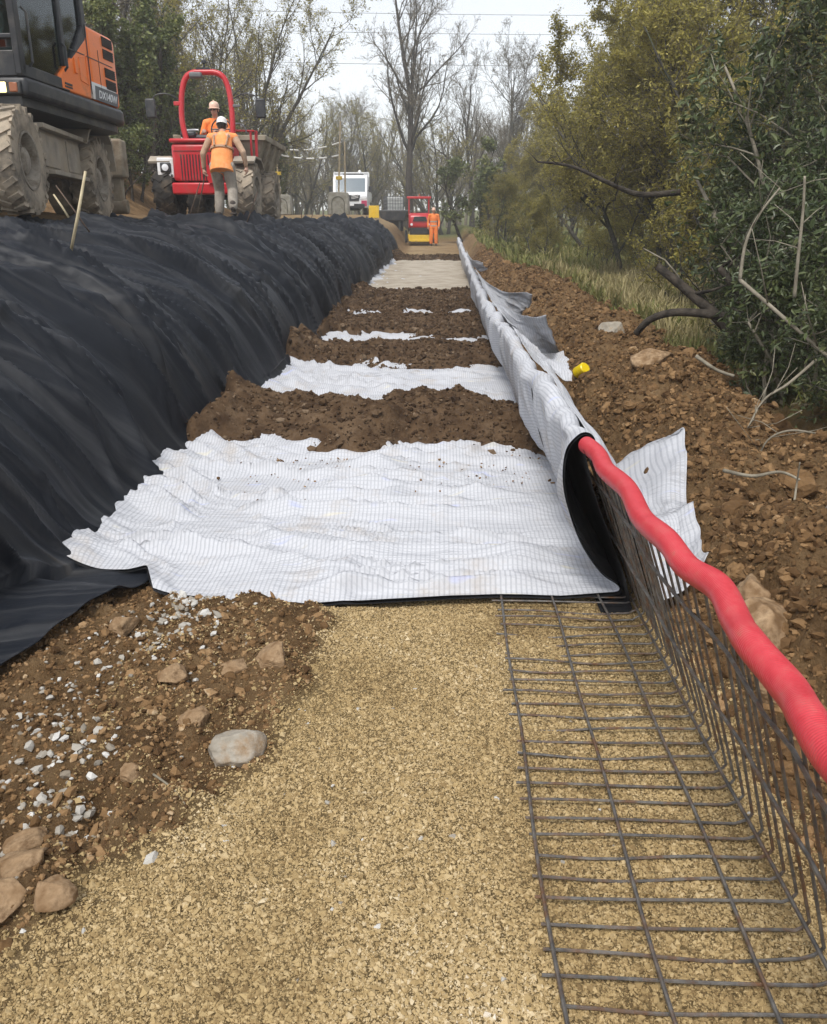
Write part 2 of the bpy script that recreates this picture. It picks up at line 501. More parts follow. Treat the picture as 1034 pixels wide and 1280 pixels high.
def scatter_mesh(name, P, size, rng, base=None, jitter=0.3, flat=(0.35, 0.8), tilt=0.35, smooth=False, sink=0.25, tint=None):
    bv, bf = base if base is not None else (_OCT_V, _OCT_F)
    n, k = len(P), len(bv)
    V = np.repeat(bv[None], n, 0) * (1 + rng.uniform(-jitter, jitter, (n, k, 1))) + rng.uniform(-jitter, jitter, (n, k, 3)) * 0.4
    sc = np.stack([rng.uniform(0.75, 1.35, n), rng.uniform(0.6, 1.0, n), rng.uniform(flat[0], flat[1], n)], -1) * size[:, None] * 0.5
    V = V * sc[:, None, :]
    a = rng.uniform(0, 2 * np.pi, n); ca, sa = np.cos(a), np.sin(a)
    tx, ty = rng.normal(0, tilt, n), rng.normal(0, tilt, n)
    # tilt about x then y then z
    y, z = V[..., 1] * np.cos(tx)[:, None] - V[..., 2] * np.sin(tx)[:, None], V[..., 1] * np.sin(tx)[:, None] + V[..., 2] * np.cos(tx)[:, None]
    x = V[..., 0]
    x, z = x * np.cos(ty)[:, None] + z * np.sin(ty)[:, None], -x * np.sin(ty)[:, None] + z * np.cos(ty)[:, None]
    x, y = x * ca[:, None] - y * sa[:, None], x * sa[:, None] + y * ca[:, None]
    W = np.stack([x, y, z], -1) + P[:, None, :] + np.array([0, 0, 1.0]) * (size * (0.5 * flat[0] - sink * 0.5))[:, None, None]
    F = bf[None] + (np.arange(n) * k)[:, None, None]
    tn = rng.random(n) if tint is None else tint
    return np_mesh(name, W.reshape(-1, 3), F.reshape(-1, bf.shape[1]), smooth=smooth, tint=np.repeat(tn, k))

rng = np.random.default_rng(7)
# yellow crushed stone underfoot
n = 460000
yy = 1.0 + 2.9 * rng.random(n) ** 1.35
xx = rng.uniform(-1.25, 1.12, n)
keep = (gravel_mask(xx, yy) + .25 * fbm(xx * 9, yy * 9, octs=3, seed=79) * (gravel_mask(xx, yy) < .98) > rng.uniform(-.1, 0.95, n)) & (np.abs(xx + 0.06) < 0.16 + 0.62 * yy + 0.2)
xx, yy = xx[keep], yy[keep]
pz = ground(xx, yy)
size = np.exp(rng.normal(math.log(0.0058), 0.52, len(xx)))
size = np.clip(size, 0.0028, 0.026)
M_CHIP = mat_tint("crushed_stone", [(0, (.12, .080, .037)), (0.2, (.25, .173, .080)), (0.5, (.39, .285, .138)), (0.78, (.50, .385, .215)), (0.93, (.58, .485, .325)), (1, (.64, .57, .47))], rough=0.9, spec=0.2)
pat = 0.5 + 0.5 * fbm(xx * 1.6, yy * 1.6, octs=4, seed=77)
mott = sstep(.1, .7, fbm(xx * 2.6 + 4, yy * 2.2, octs=5, seed=78, gain=.6))
tn = np.clip(rng.beta(2.2, 2.0, len(xx)) * 0.72 + 0.30 * pat - 0.13 * mott, 0, 1)
me = scatter_mesh('gravel', np.stack([xx, yy, pz], -1), size, rng, base=None, jitter=0.26, flat=(0.35, 0.85), tilt=0.5, tint=tn)
tag(link('gravel', me, M_CHIP), 'pale yellow crushed stone spread over the trench floor in front', 'gravel', kind='stuff')

# pinkish dusting and a few larger pale stones in the bed
M_PEB = mat_tint("pale_stone", [(0, (.22, .185, .14)), (0.4, (.34, .315, .27)), (0.75, (.46, .445, .41)), (1, (.58, .57, .54))], rough=0.8, bump=0.002, bscale=90)
def pebbles(cx, cy, sx, sy, n, s0, rng):
    return np.stack([rng.normal(cx, sx, n), rng.normal(cy, sy, n), rng.lognormal(math.log(s0), 0.35, n)], -1)
parts = [pebbles(-1.13, 3.28, .05, .17, 190, .024, rng), pebbles(-1.2, 3.0, .10, .12, 120, .02, rng), pebbles(-1.25, 2.72, .16, .2, 70, .015, rng),
         pebbles(-1.33, 2.45, .08, .15, 90, .02, rng), pebbles(-1.22, 2.18, .08, .08, 60, .024, rng), pebbles(-1.15, 1.98, .07, .12, 60, .026, rng),
         pebbles(-0.95, 2.6, .2, .25, 22, .015, rng), pebbles(-0.3, 1.8, .5, .4, 50, .015, rng), pebbles(-1.1, 1.75, .08, .12, 40, .022, rng), pebbles(-.95, 3.2, .12, .15, 30, .02, rng)]
A = np.concatenate(parts)
pp = np.stack([A[:, 0], A[:, 1], ground(A[:, 0], A[:, 1])], -1)
me = scatter_mesh('white_pebbles', pp, np.clip(A[:, 2], .008, .05), rng, base=ICO1, jitter=0.3, flat=(0.4, 0.75), sink=0.35)
tag(link('white_pebbles', me, M_PEB), 'white and grey limestone pebbles strewn over the brown earth', 'pebbles', kind='stuff')

# brown clods: near left earth, and all along the spoil bank
M_CLOD = mat_tint("clod_earth", [(0, (.070, .039, .018)), (0.4, (.155, .090, .041)), (0.8, (.255, .155, .074)), (0.97, (.31, .20, .105)), (1, (.42, .31, .19))], rough=0.95, bump=0.006, bscale=60, spec=0.15, noise_amt=0.5)
n = 34000
yy = 1.2 + 2.5 * rng.random(n); xx = rng.uniform(-2.0, -0.3, n)
keep = (gravel_mask(xx, yy) < 0.4) & (xx > -0.30 - 0.62 * yy)
xx, yy = xx[keep], yy[keep]
sz = np.clip(rng.lognormal(math.log(.0082), .68, len(xx)), .003, .048)
me1 = scatter_mesh('clods_small', np.stack([xx, yy, ground(xx, yy)], -1), sz, rng, base=ICO1, jitter=0.3, flat=(0.45, 0.9), sink=0.5)
o1 = tag(link('loose_earth_crumbs', me1, M_CLOD), 'loose brown earth crumbs left of the yellow stone', 'loose earth', kind='stuff')
n = 90000
yy = 1.3 + 30 * rng.random(n) ** 2.0; xx = 1.0 + rng.random(n) ** 0.85 * (bank_edge(yy) - .9 + .25 * vnoise(yy * 1.5, 3.3, seed=27))
sz = np.clip(rng.lognormal(math.log(.021), .68, n), .007, .075) * (0.75 + 0.02 * yy)
me2 = scatter_mesh('clods_bank', np.stack([xx, yy, ground(xx, yy)], -1), sz, rng, base=ICO1, jitter=0.36, flat=(0.45, 0.95), sink=0.6, tint=rng.beta(1.5, 2.3, n))
tag(link('spoil_clods', me2, M_CLOD), 'brown clods and stones heaped along the spoil bank beside the mesh wall', 'soil clods', kind='stuff')

# bigger clods, lumpy and half buried
n = 950
yy = 1.6 + 26 * rng.random(n) ** 1.7; xx = 1.05 + rng.random(n) * (bank_edge(yy) - .95)
sz = np.clip(rng.lognormal(math.log(.085), .42, n), .05, .24) * (0.8 + 0.012 * yy)
me3 = scatter_mesh('clods_big', np.stack([xx, yy, ground(xx, yy)], -1), sz, rng, base=ICO3, jitter=0.0, flat=(0.5, 0.9), sink=0.65, tint=rng.beta(1.6, 2.3, n))
co = np.zeros(len(me3.vertices) * 3, np.float32); me3.vertices.foreach_get('co', co); co = co.reshape(-1, 3)
cen = np.repeat(np.stack([xx, yy, ground(xx, yy)], -1), len(ICO3[0]), 0); rel = co - cen; q = np.repeat(sz, len(ICO3[0]))
k = 1 + .34 * fbm(rel[:, 0] / q * 2.2 + cen[:, 0] * 7, rel[:, 1] / q * 2.2 + cen[:, 1] * 7, rel[:, 2] / q * 2.2, octs=4, seed=29, gain=.6)
co = cen + rel * k[:, None]
me3.vertices.foreach_set('co', np.ascontiguousarray(co, np.float32).ravel()); me3.update()
tag(link('large_clods', me3, M_CLOD), 'larger lumpy earth clods half buried in the spoil bank', 'soil clods', kind='stuff')

# single rocks
M_ROCK_B = mat_noise("brown_rock", (.17, .10, .048), (.44, .31, .185), scale=13, rough=.85, bump=.01, bscale=26, spec=.25, dirt=(.12, .07, .034), dirt_amt=.55, dirt_scale=11)
M_ROCK_G = mat_noise("grey_rock", (.25, .22, .175), (.42, .39, .335), scale=8, rough=.8, bump=.01, bscale=22, spec=.25, dirt=(.26, .17, .09), dirt_amt=.5, dirt_scale=9)
def rock(u, v, z, w, h, label, mat=None, rz=0.0, seed=0, depth=1.0, xy=None, sink=0.3):
    p = at_z(u, v, z) if xy is None else Vector((xy[0], xy[1], 0))
    r = np.random.default_rng(seed + 100)
    V, F = ICO4
    d = V / np.linalg.norm(V, axis=1, keepdims=True)
    # facetted boulder: the ball cut by random planes
    rad = np.ones(len(d))
    for _ in range(14):
        q = r.normal(size=3); q /= np.linalg.norm(q)
        dd = d @ q
        rad = np.minimum(rad, np.where(dd > 0.05, r.uniform(.56, .84) / np.maximum(dd, .05), 9))
    rad = rad + 0.035 * fbm(d[:, 0] * 3 + seed, d[:, 1] * 3, d[:, 2] * 3, octs=5, seed=seed, gain=.6)
    W = d * rad[:, None] * np.array([w / 2, w * depth / 2, h / 2]) * 1.45
    o = link('rock', np_mesh('rock', W, F, smooth=True), mat or M_ROCK_B)
    gz = float(ground(np.array([p.x]), np.array([p.y]))[0])
    o.location = (p.x, p.y, gz + h * (0.36 - sink)); o.rotation_euler = (r.normal(0, .15), r.normal(0, .15), rz)
    tag(o, label, 'rock', 'single rocks lying on the earth')
    try: o.data.set_sharp_from_angle(angle=math.radians(60))
    except Exception: pass
    return o
rock(293, 940, 0, .150, .115, 'grey pointed rock half sunk at the edge of the yellow stone', M_ROCK_G, 0.4, 1, .8)
rock(221, 856, 0, .095, .055, 'rounded pale brown rock on the earth below the white sheet corner', M_ROCK_B, 0.1, 2)
rock(342, 846, 0, .105, .05, 'brown rock at the edge of the yellow stone, beyond the grey pointed rock', M_ROCK_B, 1.0, 3)
rock(292, 850, 0, .085, .035, 'flat dark brown rock between two rounder brown rocks', M_ROCK_B, 2.0, 4)
rock(245, 905, 0, .085, .04, 'low earth covered rock behind the grey pointed rock', M_ROCK_B, .3, 5)
rock(165, 968, 0, .07, .04, 'small brown rock above a dark hollow in the earth', M_ROCK_B, .8, 6)
rock(30, 1100, 0, .125, .07, 'broad brown rock by the near left corner of the yellow stone', M_ROCK_B, .5, 7)
rock(70, 1135, 0, .085, .045, 'small orange brown rock beside the broad brown rock', M_ROCK_B, 1.2, 8)
rock(38, 1046, 0, .10, .045, 'slab shaped red brown rock among white pebbles', M_ROCK_B, .1, 9)
rock(8, 1145, 0, .09, .05, 'pale brown rock at the frame edge next to the orange brown rock', M_ROCK_B, .1, 10)
rock(155, 790, 0, .10, .07, 'dark brown rock on white pebbles at the black sheet edge', M_ROCK_B, .1, 11)
rock(0, 0, 0, .24, .18, 'largest brown boulder behind the mesh wall', M_ROCK_B, .4, 12, .8, xy=(1.22, 2.72))
rock(0, 0, 0, .17, .15, 'upper brown rock resting against the largest boulder', M_ROCK_B, 1.4, 13, .8, xy=(1.25, 2.95))
rock(0, 0, 0, .15, .11, 'pale rock near the right frame edge above the red tube', M_ROCK_G, .9, 14, .8, xy=(1.60, 3.05))
rock(0, 0, 0, .12, .09, 'brown rock low behind the mesh wall close to the red tube', M_ROCK_B, .9, 15, .8, xy=(1.16, 2.45))
rock(0, 0, 0, .26, .16, 'wide tan rock on the bank beyond the loose white flap', M_ROCK_B, .2, 16, .8, xy=(1.72, 6.6))
rock(0, 0, 0, .26, .2, 'grey brown rock on the bank beyond the yellow cap', M_ROCK_G, .2, 17, .8, xy=(2.05, 9.8))
# ================================================================== SHEETS, MESH WALL, TUBE, SOIL HEAPS
def resample(P, n):
    """P (rows, k, 2) polylines -> (rows, n, 2), arclength spaced; also the arclength"""
    out = np.zeros((P.shape[0], n, 2)); S = np.zeros((P.shape[0], n))
    for i in range(P.shape[0]):
        s = np.concatenate([[0], np.cumsum(np.hypot(*np.diff(P[i], axis=0).T))])
        q = np.linspace(0, s[-1], n)
        out[i, :, 0] = np.interp(q, s, P[i, :, 0]); out[i, :, 1] = np.interp(q, s, P[i, :, 1]); S[i] = q
    return out, S

def smooth_rows(A, it, axis=1):
    for _ in range(it):
        B = A.copy()
        if axis == 1: B[:, 1:-1] = (A[:, :-2] + 2 * A[:, 1:-1] + A[:, 2:]) / 4
        else: B[1:-1] = (A[:-2] + 2 * A[1:-1] + A[2:]) / 4
        A = B
    return A

def grid_normals(G):
    du = np.gradient(G, axis=0); dv = np.gradient(G, axis=1)
    n = np.cross(du, dv); n /= np.maximum(np.linalg.norm(n, axis=2, keepdims=True), 1e-9)
    return n

# ---- black sheet over the cut slope
def mat_black():
    m, nt, b = new_mat("black_geotextile")
    N = nt.nodes.new; L = nt.links.new
    tc = N("ShaderNodeTexCoord")
    n = N("ShaderNodeTexNoise"); n.inputs['Scale'].default_value = 1.3; n.inputs['Detail'].default_value = 9; n.inputs['Roughness'].default_value = .7
    mp = N("ShaderNodeMapping"); mp.inputs['Scale'].default_value = (0.35, 1.6, 1)
    L(tc.outputs['UV'], mp.inputs['Vector']); L(mp.outputs['Vector'], n.inputs['Vector'])
    r = _ramp(nt, [(0.30, (.0040, .0058, .0100)), (0.55, (.0068, .0090, .0138)), (0.64, (.018, .018, .019)), (0.76, (.085, .067, .047))])
    L(n.outputs['Fac'], r.inputs['Fac'])
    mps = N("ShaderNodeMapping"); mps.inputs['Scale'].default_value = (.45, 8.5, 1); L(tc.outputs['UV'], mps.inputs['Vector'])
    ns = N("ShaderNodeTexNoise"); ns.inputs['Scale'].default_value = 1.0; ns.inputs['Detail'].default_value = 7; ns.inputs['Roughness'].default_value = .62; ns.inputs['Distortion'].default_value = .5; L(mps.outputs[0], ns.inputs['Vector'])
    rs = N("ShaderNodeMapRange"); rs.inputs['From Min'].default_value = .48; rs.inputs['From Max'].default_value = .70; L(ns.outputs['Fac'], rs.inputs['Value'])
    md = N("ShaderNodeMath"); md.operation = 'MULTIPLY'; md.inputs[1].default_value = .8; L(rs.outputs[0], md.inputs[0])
    mxs = N("ShaderNodeMix"); mxs.data_type = 'RGBA'; L(md.outputs[0], mxs.inputs[0]); L(r.outputs['Color'], mxs.inputs[6]); mxs.inputs[7].default_value = (.056, .057, .060, 1)  # grey streaks along the folds: dust, plus fold highlights painted into the colour
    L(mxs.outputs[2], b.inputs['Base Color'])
    b.inputs['Roughness'].default_value = 0.52; b.inputs['Specular IOR Level'].default_value = 0.30
    b.inputs['Sheen Weight'].default_value = 0.03; b.inputs['Sheen Roughness'].default_value = 0.5; b.inputs['Sheen Tint'].default_value = (.5, .6, .8, 1)
    n2 = N("ShaderNodeTexNoise"); n2.inputs['Scale'].default_value = 260; n2.inputs['Detail'].default_value = 3
    L(tc.outputs['UV'], n2.inputs['Vector'])
    n3 = N("ShaderNodeTexNoise"); n3.inputs['Scale'].default_value = 9; n3.inputs['Detail'].default_value = 7
    mp3 = N("ShaderNodeMapping"); mp3.inputs['Scale'].default_value = (0.35, 1.3, 1); L(tc.outputs['UV'], mp3.inputs['Vector']); L(mp3.outputs['Vector'], n3.inputs['Vector'])
    b1 = N("ShaderNodeBump"); b1.inputs['Strength'].default_value = .5; b1.inputs['Distance'].default_value = .012
    L(n3.outputs['Fac'], b1.inputs['Height'])
    b2 = N("ShaderNodeBump"); b2.inputs['Strength'].default_value = .35; b2.inputs['Distance'].default_value = .0015
    L(n2.outputs['Fac'], b2.inputs['Height']); L(b1.outputs['Normal'], b2.inputs['Normal']); L(b2.outputs['Normal'], b.inputs['Normal'])
    return m
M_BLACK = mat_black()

ys = [2.0]
while ys[-1] < 32.0: ys.append(ys[-1] + max(0.016, ys[-1] * 0.0042))
ys = np.array(ys); nY = len(ys)
def skirt_x(y): return np.interp(y, [2.0, 2.61, 2.97, 3.53, 4.0, 7, 12, 32], [-1.80, -1.66, -1.58, -1.40, -1.45, -1.55, -1.7, -1.6])
sk = skirt_x(ys) + 0.035 * fbm(ys * 3.5, 1.0, octs=4, seed=51)
tx, cx, cz, zf = toe_x(ys), crest_x(ys), crest_z(ys), floor_z(ys)
cz = cz + 0.06 * fbm(ys * 0.55, 4.4, octs=3, seed=52) 
rows = []
for i in range(nY):
    lo = .012 if ys[i] > 3.4 else .075
    pts = [(sk[i], zf[i] + lo), (sk[i] * .5 + tx[i] * .5, zf[i] + lo), (tx[i] + .06, zf[i] + lo + .002)]
    for t, h in zip(PR_T[1:], PR_H[1:]):
        pts.append((tx[i] - t * (tx[i] - cx[i]), zf[i] + .03 + h * (cz[i] - zf[i])))
    back = 0.55 + 0.25 * float(fbm(ys[i] * 0.8, 8.8, octs=3, seed=53))
    for q in (0.15, 0.6, 1.0):
        xb = cx[i] - back * q
        pts.append((xb, max(float(ground(np.array([xb]), np.array([ys[i]]), False)[0]) + .05, 0) * (q) + (cz[i] + .03) * (1 - q)))
    rows.append(pts)
P, S = resample(np.array(rows), 230)
P = smooth_rows(P, 60)
P = smooth_rows(P, 10, axis=0)
G = np.stack([P[..., 0], np.repeat(ys[:, None], 230, 1), P[..., 1]], -1)
Nn = grid_normals(G)
if Nn[:, 110, 0].mean() < 0: Nn = -Nn
Sl = S; Yg = G[..., 1]
top = S[:, -1:] - S
cresty = sstep(.5, 1.6, top)
w1 = Yg + 0.40 * Sl + 0.20 * fbm(Sl * .7, Yg * .5, octs=2, seed=61)
def ridge(a): return (1 - np.abs(a)) ** 2
f1 = ridge(vnoise(w1 * 1.2, Sl * .22, seed=62))
f4 = fbm(w1 * 7, Sl * 1.6, octs=4, seed=65)
onslope = sstep(0.05, 0.6, Sl) * sstep(0.05, 0.9, top)
disp = onslope * (0.20 * (.45 + .55 * cresty) * (f1 - .45) + 0.007 * f4)
rf = np.random.default_rng(606)
ycr = 2.0
while ycr < 31.5:
    sl_ = float(np.interp(ycr, ys, S[:, -1]))
    for _k in range(rf.integers(1, 3)):
        k0 = .45 + .28 * math.sin(ycr * .9) + rf.normal(0, .07); wid = rf.lognormal(math.log(.046), .5) * (1 + .02 * ycr); am = wid * rf.uniform(.7, 1.5)
        s0 = rf.uniform(.04, .35) * sl_; s1 = s0 + rf.uniform(.6, 1.1) * sl_
        asym = rf.uniform(.35, .9) * (1 if rf.random() < .7 else -1); ph = rf.uniform(0, 9); wg = rf.uniform(.03, .14)
        r0, r1 = np.searchsorted(ys, (ycr - 3.2, ycr + 3.2))
        q = Yg[r0:r1] - (ycr + rf.uniform(-.1, .1)) - k0 * (sl_ * .55 - Sl[r0:r1]) - wg * np.sin(Sl[r0:r1] * 2.1 + ph)
        u_ = q / wid; u_ = np.where(u_ > 0, u_ / (1 + .8 * asym), u_ / (1 - .8 * asym * .9))
        env = sstep(s0, s0 + .5, Sl[r0:r1]) * sstep(s1 + .3, s1 - .4, Sl[r0:r1])
        disp[r0:r1] += am * env * (np.exp(-np.abs(u_) ** 1.1) - .22 * np.exp(-(u_ / 2.6) ** 2))
    ycr += rf.uniform(.10, .24) * (1 + .03 * ycr)
# many finer creases
ycr = 2.0
while ycr < 31.5:
    sl_ = float(np.interp(ycr, ys, S[:, -1]))
    k0 = .45 + .28 * math.sin(ycr * .9) + rf.normal(0, .06); wid = rf.lognormal(math.log(.026), .35) * (1 + .03 * ycr); am = wid * rf.uniform(.6, 1.3)
    s0 = rf.uniform(.08, .5) * sl_; s1 = s0 + rf.uniform(.5, 1.0) * sl_; ph = rf.uniform(0, 9); wg = rf.uniform(.01, .06)
    r0, r1 = np.searchsorted(ys, (ycr - 2, ycr + 2))
    q = Yg[r0:r1] - ycr - k0 * (sl_ * .55 - Sl[r0:r1]) - wg * np.sin(Sl[r0:r1] * 3.1 + ph)
    env = sstep(s0, s0 + .4, Sl[r0:r1]) * sstep(s1 + .3, s1 - .3, Sl[r0:r1])
    disp[r0:r1] += am * env * np.exp(-np.abs(q / wid))
    ycr += rf.uniform(.04, .11) * (1 + .05 * ycr)
# swags: short sideways sags across the upper slope, and rumples at the foot
for _k in range(46):
    yc_, sc_ = rf.uniform(2.5, 31), rf.uniform(.35, .95)
    r0, r1 = np.searchsorted(ys, (yc_ - 1.5, yc_ + 1.5)); sl_ = float(np.interp(yc_, ys, S[:, -1]))
    dy = Yg[r0:r1] - yc_; ds = Sl[r0:r1] - sc_ * sl_ + .30 * rf.uniform(.4, 1.2) * dy ** 2 - rf.uniform(-.3, .6) * dy
    disp[r0:r1] += rf.uniform(.02, .05) * np.exp(-np.abs(ds / rf.uniform(.05, .10)) ** 1.3) * np.exp(-(dy / rf.uniform(.25, .6)) ** 2)
disp = disp + (1 - onslope) * (0.011 * fbm(Yg * 4, Sl * 5, octs=3, seed=67) + .030 * ridge(vnoise(Yg * 2.4 + Sl * 1.5, Sl * 2.5, seed=70)) * sstep(.42, .65, Sl)) * sstep(0.0, 0.12, Sl)
disp = disp + sstep(1.1, .35, top) * 0.05 * fbm(Yg * 2.4, Sl * 3.0, octs=4, seed=68)
disp = np.maximum(disp, -0.045)
disp = np.where(Sl < .42, np.clip(disp, -.002, .012), disp)
G = G + Nn * disp[..., None]
G[..., 1] += 0.04 * fbm(Yg * 2.2, Sl * 1.4, octs=3, seed=69) * sstep(0, .3, Sl)
# a peak of cloth pulled up under the walking worker's feet and a few caught folds along the crest
for (py, ph, pw) in ((14.0, .12, .18), (7.6, .12, .25), (9.2, .08, .2), (10.6, .07, .16), (11.6, .10, .22), (12.7, .07, .15), (15.2, .08, .2), (16.2, .11, .25), (18.3, .09, .25), (20.5, .12, .35), (24.0, .10, .3), (27.0, .14, .4), (30.2, .22, .35)):
    G[..., 2] += ph * np.exp(-((Yg - py) / pw) ** 2) * np.exp(-((top - .62) / .30) ** 2)
# the skirt's torn lower edge
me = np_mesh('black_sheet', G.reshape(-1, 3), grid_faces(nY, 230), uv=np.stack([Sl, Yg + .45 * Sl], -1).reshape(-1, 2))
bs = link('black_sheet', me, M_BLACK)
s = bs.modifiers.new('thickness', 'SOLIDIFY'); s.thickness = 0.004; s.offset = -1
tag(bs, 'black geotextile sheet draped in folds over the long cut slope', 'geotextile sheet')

# ---- mesh wall geometry
WALL_H = 0.74
TOE_W, TOP_W = 0.905, 0.625
def wall_dx(y): return 0.0 + 0.02 * vnoise(np.asarray(y) * 0.45, 1.5, seed=71) * sstep(4, 7, y)
def face_pt(s):            # s 0..1 up the face
    return TOE_W + (TOP_W - TOE_W) * s, WALL_H * s

# ---- white geotextile with its grid print, floor + wrap over the wall
def mat_white():
    m, nt, b = new_mat("white_geogrid")
    N = nt.nodes.new; L = nt.links.new
    uv = N("ShaderNodeUVMap"); sep = N("ShaderNodeSeparateXYZ"); L(uv.outputs[0], sep.inputs[0])
    tc = N("ShaderNodeTexCoord")
    def math_(op, a, b_=None, c=None):
        q = N("ShaderNodeMath"); q.operation = op
        for i, v in enumerate((a, b_, c)):
            if v is None: continue
            if isinstance(v, (int, float)): q.inputs[i].default_value = v
            else: L(v, q.inputs[i])
        return q.outputs[0]
    # strands: yarn ribs every 22 mm along the roll and 30 mm across
    def line(coord, pitch, width):
        f = math_('FRACT', math_('DIVIDE', coord, pitch))
        d = math_('ABSOLUTE', math_('SUBTRACT', f, 0.5))
        q = N("ShaderNodeMapRange"); q.interpolation_type = 'SMOOTHSTEP'; q.inputs['From Min'].default_value = width - .05; q.inputs['From Max'].default_value = width + .05
        q.inputs['To Min'].default_value = 1; q.inputs['To Max'].default_value = 0
        L(d, q.inputs['Value']); return q.outputs[0]
    gap_u = line(sep.outputs[0], 0.024, 0.17)
    gap_v = line(sep.outputs[1], 0.020, 0.13)
    n = N("ShaderNodeTexNoise"); n.inputs['Scale'].default_value = 2.0; n.inputs['Detail'].default_value = 4; L(uv.outputs[0], n.inputs['Vector'])
    vary = N("ShaderNodeMapRange"); vary.inputs['From Min'].default_value = .35; vary.inputs['From Max'].default_value = .65; L(n.outputs['Fac'], vary.inputs['Value'])
    gap = math_('MAXIMUM', math_('MULTIPLY', gap_u, .40), math_('MULTIPLY', math_('MULTIPLY', gap_v, .45), vary.outputs[0]))
    mix = N("ShaderNodeMix"); mix.data_type = 'RGBA'
    L(gap, mix.inputs[0]); mix.inputs[6].default_value = (.53, .54, .57, 1); mix.inputs[7].default_value = (.23, .245, .275, 1)
    # faint blue and yellow printed yarns in short runs
    mpb = N("ShaderNodeMapping"); mpb.inputs['Scale'].default_value = (3.2, 14, 1); L(uv.outputs[0], mpb.inputs['Vector'])
    nb = N("ShaderNodeTexNoise"); nb.inputs['Scale'].default_value = 1.0; nb.inputs['Detail'].default_value = 2; L(mpb.outputs[0], nb.inputs['Vector'])
    rb = N("ShaderNodeMapRange"); rb.inputs['From Min'].default_value = .66; rb.inputs['From Max'].default_value = .74; L(nb.outputs['Fac'], rb.inputs['Value'])
    mb = N("ShaderNodeMix"); mb.data_type = 'RGBA'; L(math_('MULTIPLY', rb.outputs[0], .40), mb.inputs[0]); L(mix.outputs[2], mb.inputs[6]); mb.inputs[7].default_value = (.42, .48, .80, 1)
    rb2 = N("ShaderNodeMapRange"); rb2.inputs['From Min'].default_value = .33; rb2.inputs['From Max'].default_value = .26; L(nb.outputs['Fac'], rb2.inputs['Value'])
    my = N("ShaderNodeMix"); my.data_type = 'RGBA'; L(math_('MULTIPLY', rb2.outputs[0], .28), my.inputs[0]); L(mb.outputs[2], my.inputs[6]); my.inputs[7].default_value = (.74, .66, .38, 1)
    # soil marks
    nd = N("ShaderNodeTexNoise"); nd.inputs['Scale'].default_value = 2.3; nd.inputs['Detail'].default_value = 9; nd.inputs['Roughness'].default_value = .72; L(tc.outputs['Object'], nd.inputs['Vector'])
    rd = N("ShaderNodeMapRange"); rd.inputs['From Min'].default_value = .53; rd.inputs['From Max'].default_value = .74; L(nd.outputs['Fac'], rd.inputs['Value'])
    md = N("ShaderNodeMix"); md.data_type = 'RGBA'; L(math_('MULTIPLY', rd.outputs[0], .55), md.inputs[0]); L(my.outputs[2], md.inputs[6]); md.inputs[7].default_value = (.36, .28, .19, 1)
    L(md.outputs[2], b.inputs['Base Color'])
    b.inputs['Roughness'].default_value = .7; b.inputs['Specular IOR Level'].default_value = .3
    b1 = N("ShaderNodeBump"); b1.inputs['Strength'].default_value = .6; b1.inputs['Distance'].default_value = .002; b1.invert = True
    L(gap, b1.inputs['Height'])
    nw = N("ShaderNodeTexNoise"); nw.inputs['Scale'].default_value = 11; nw.inputs['Detail'].default_value = 6
    mw = N("ShaderNodeMapping"); mw.inputs['Scale'].default_value = (.45, 2.0, 1); L(uv.outputs[0], mw.inputs['Vector']); L(mw.outputs[0], nw.inputs['Vector'])
    b2 = N("ShaderNodeBump"); b2.inputs['Strength'].default_value = .9; b2.inputs['Distance'].default_value = .020
    L(nw.outputs['Fac'], b2.inputs['Height']); L(b1.outputs['Normal'], b2.inputs['Normal']); L(b2.outputs['Normal'], b.inputs['Normal'])
    return m
M_WHITE = mat_white()
M_LINER = mat_noise("black_lining", (.010, .011, .013), (.018, .018, .020), scale=14, rough=.75, bump=.003, bscale=60, spec=.25)

fe = [at_z(u, v, 0) for u, v in ((60, 712), (130, 719), (186, 722), (193, 748), (280, 757), (380, 762), (470, 757), (560, 752), (620, 751), (700, 753), (768, 748))]
FEX = [p.x for p in fe]; FEY = [p.y for p in fe]
def front_y(x): return np.interp(x, FEX, FEY)

# across: floor part then wrap part
nA1, nA2, nA3 = 170, 60, 26
bvals = [0.0]
while bvals[-1] < 29: bvals.append(bvals[-1] + max(0.016, (3.4 + bvals[-1]) * 0.0052))
bvals = np.array(bvals); nB = len(bvals)
ycen = 3.4 + bvals
left = -1.905 + 0.05 * fbm(ycen * 4.0, 2.2, octs=4, seed=81) - 0.02 * np.clip(ycen - 4, 0, 1)
left = np.where(ycen > 5.6, left + .02, left)
a1 = np.linspace(0, 1, nA1)
X1 = left[:, None] + (0.84 - left[:, None]) * a1[None]
Y1 = front_y(X1) + bvals[:, None] * ((33 - front_y(X1)) / 29.6)
U1 = X1
wx = X1 + 0.25 * fbm(X1 * 1.1, Y1 * 1.1, octs=2, seed=82); wy = Y1 + 0.22 * fbm(X1 * 0.9, Y1 * 1.3, octs=2, seed=83) + 0.20 * X1 * sstep(-.6, -1.9, X1)
wr = 0.052 * (ridge(vnoise(wx * 0.85, wy * 4.6, seed=84)) - .35) + 0.046 * (ridge(vnoise(wx * 1.7 + 3, wy * 8.0, seed=85)) - .35) + 0.014 * (ridge(vnoise(wx * 3.6, wy * 17, seed=88)) - .35) + 0.006 * vnoise(wx * 4, wy * 15, seed=86) + 0.05 * (ridge(vnoise(X1 * 2.2 + Y1 * 1.2, Y1 * 1.6 - X1 * .8, seed=87)) - .3) * sstep(-.5, -1.4, X1)
wr = 1.4 * wr * (1 - .75 * sstep(.35, .75, X1)) * sstep(-0.02, .10, bvals)[:, None]
edge_l = sstep(0.0, .12, X1 - left[:, None])
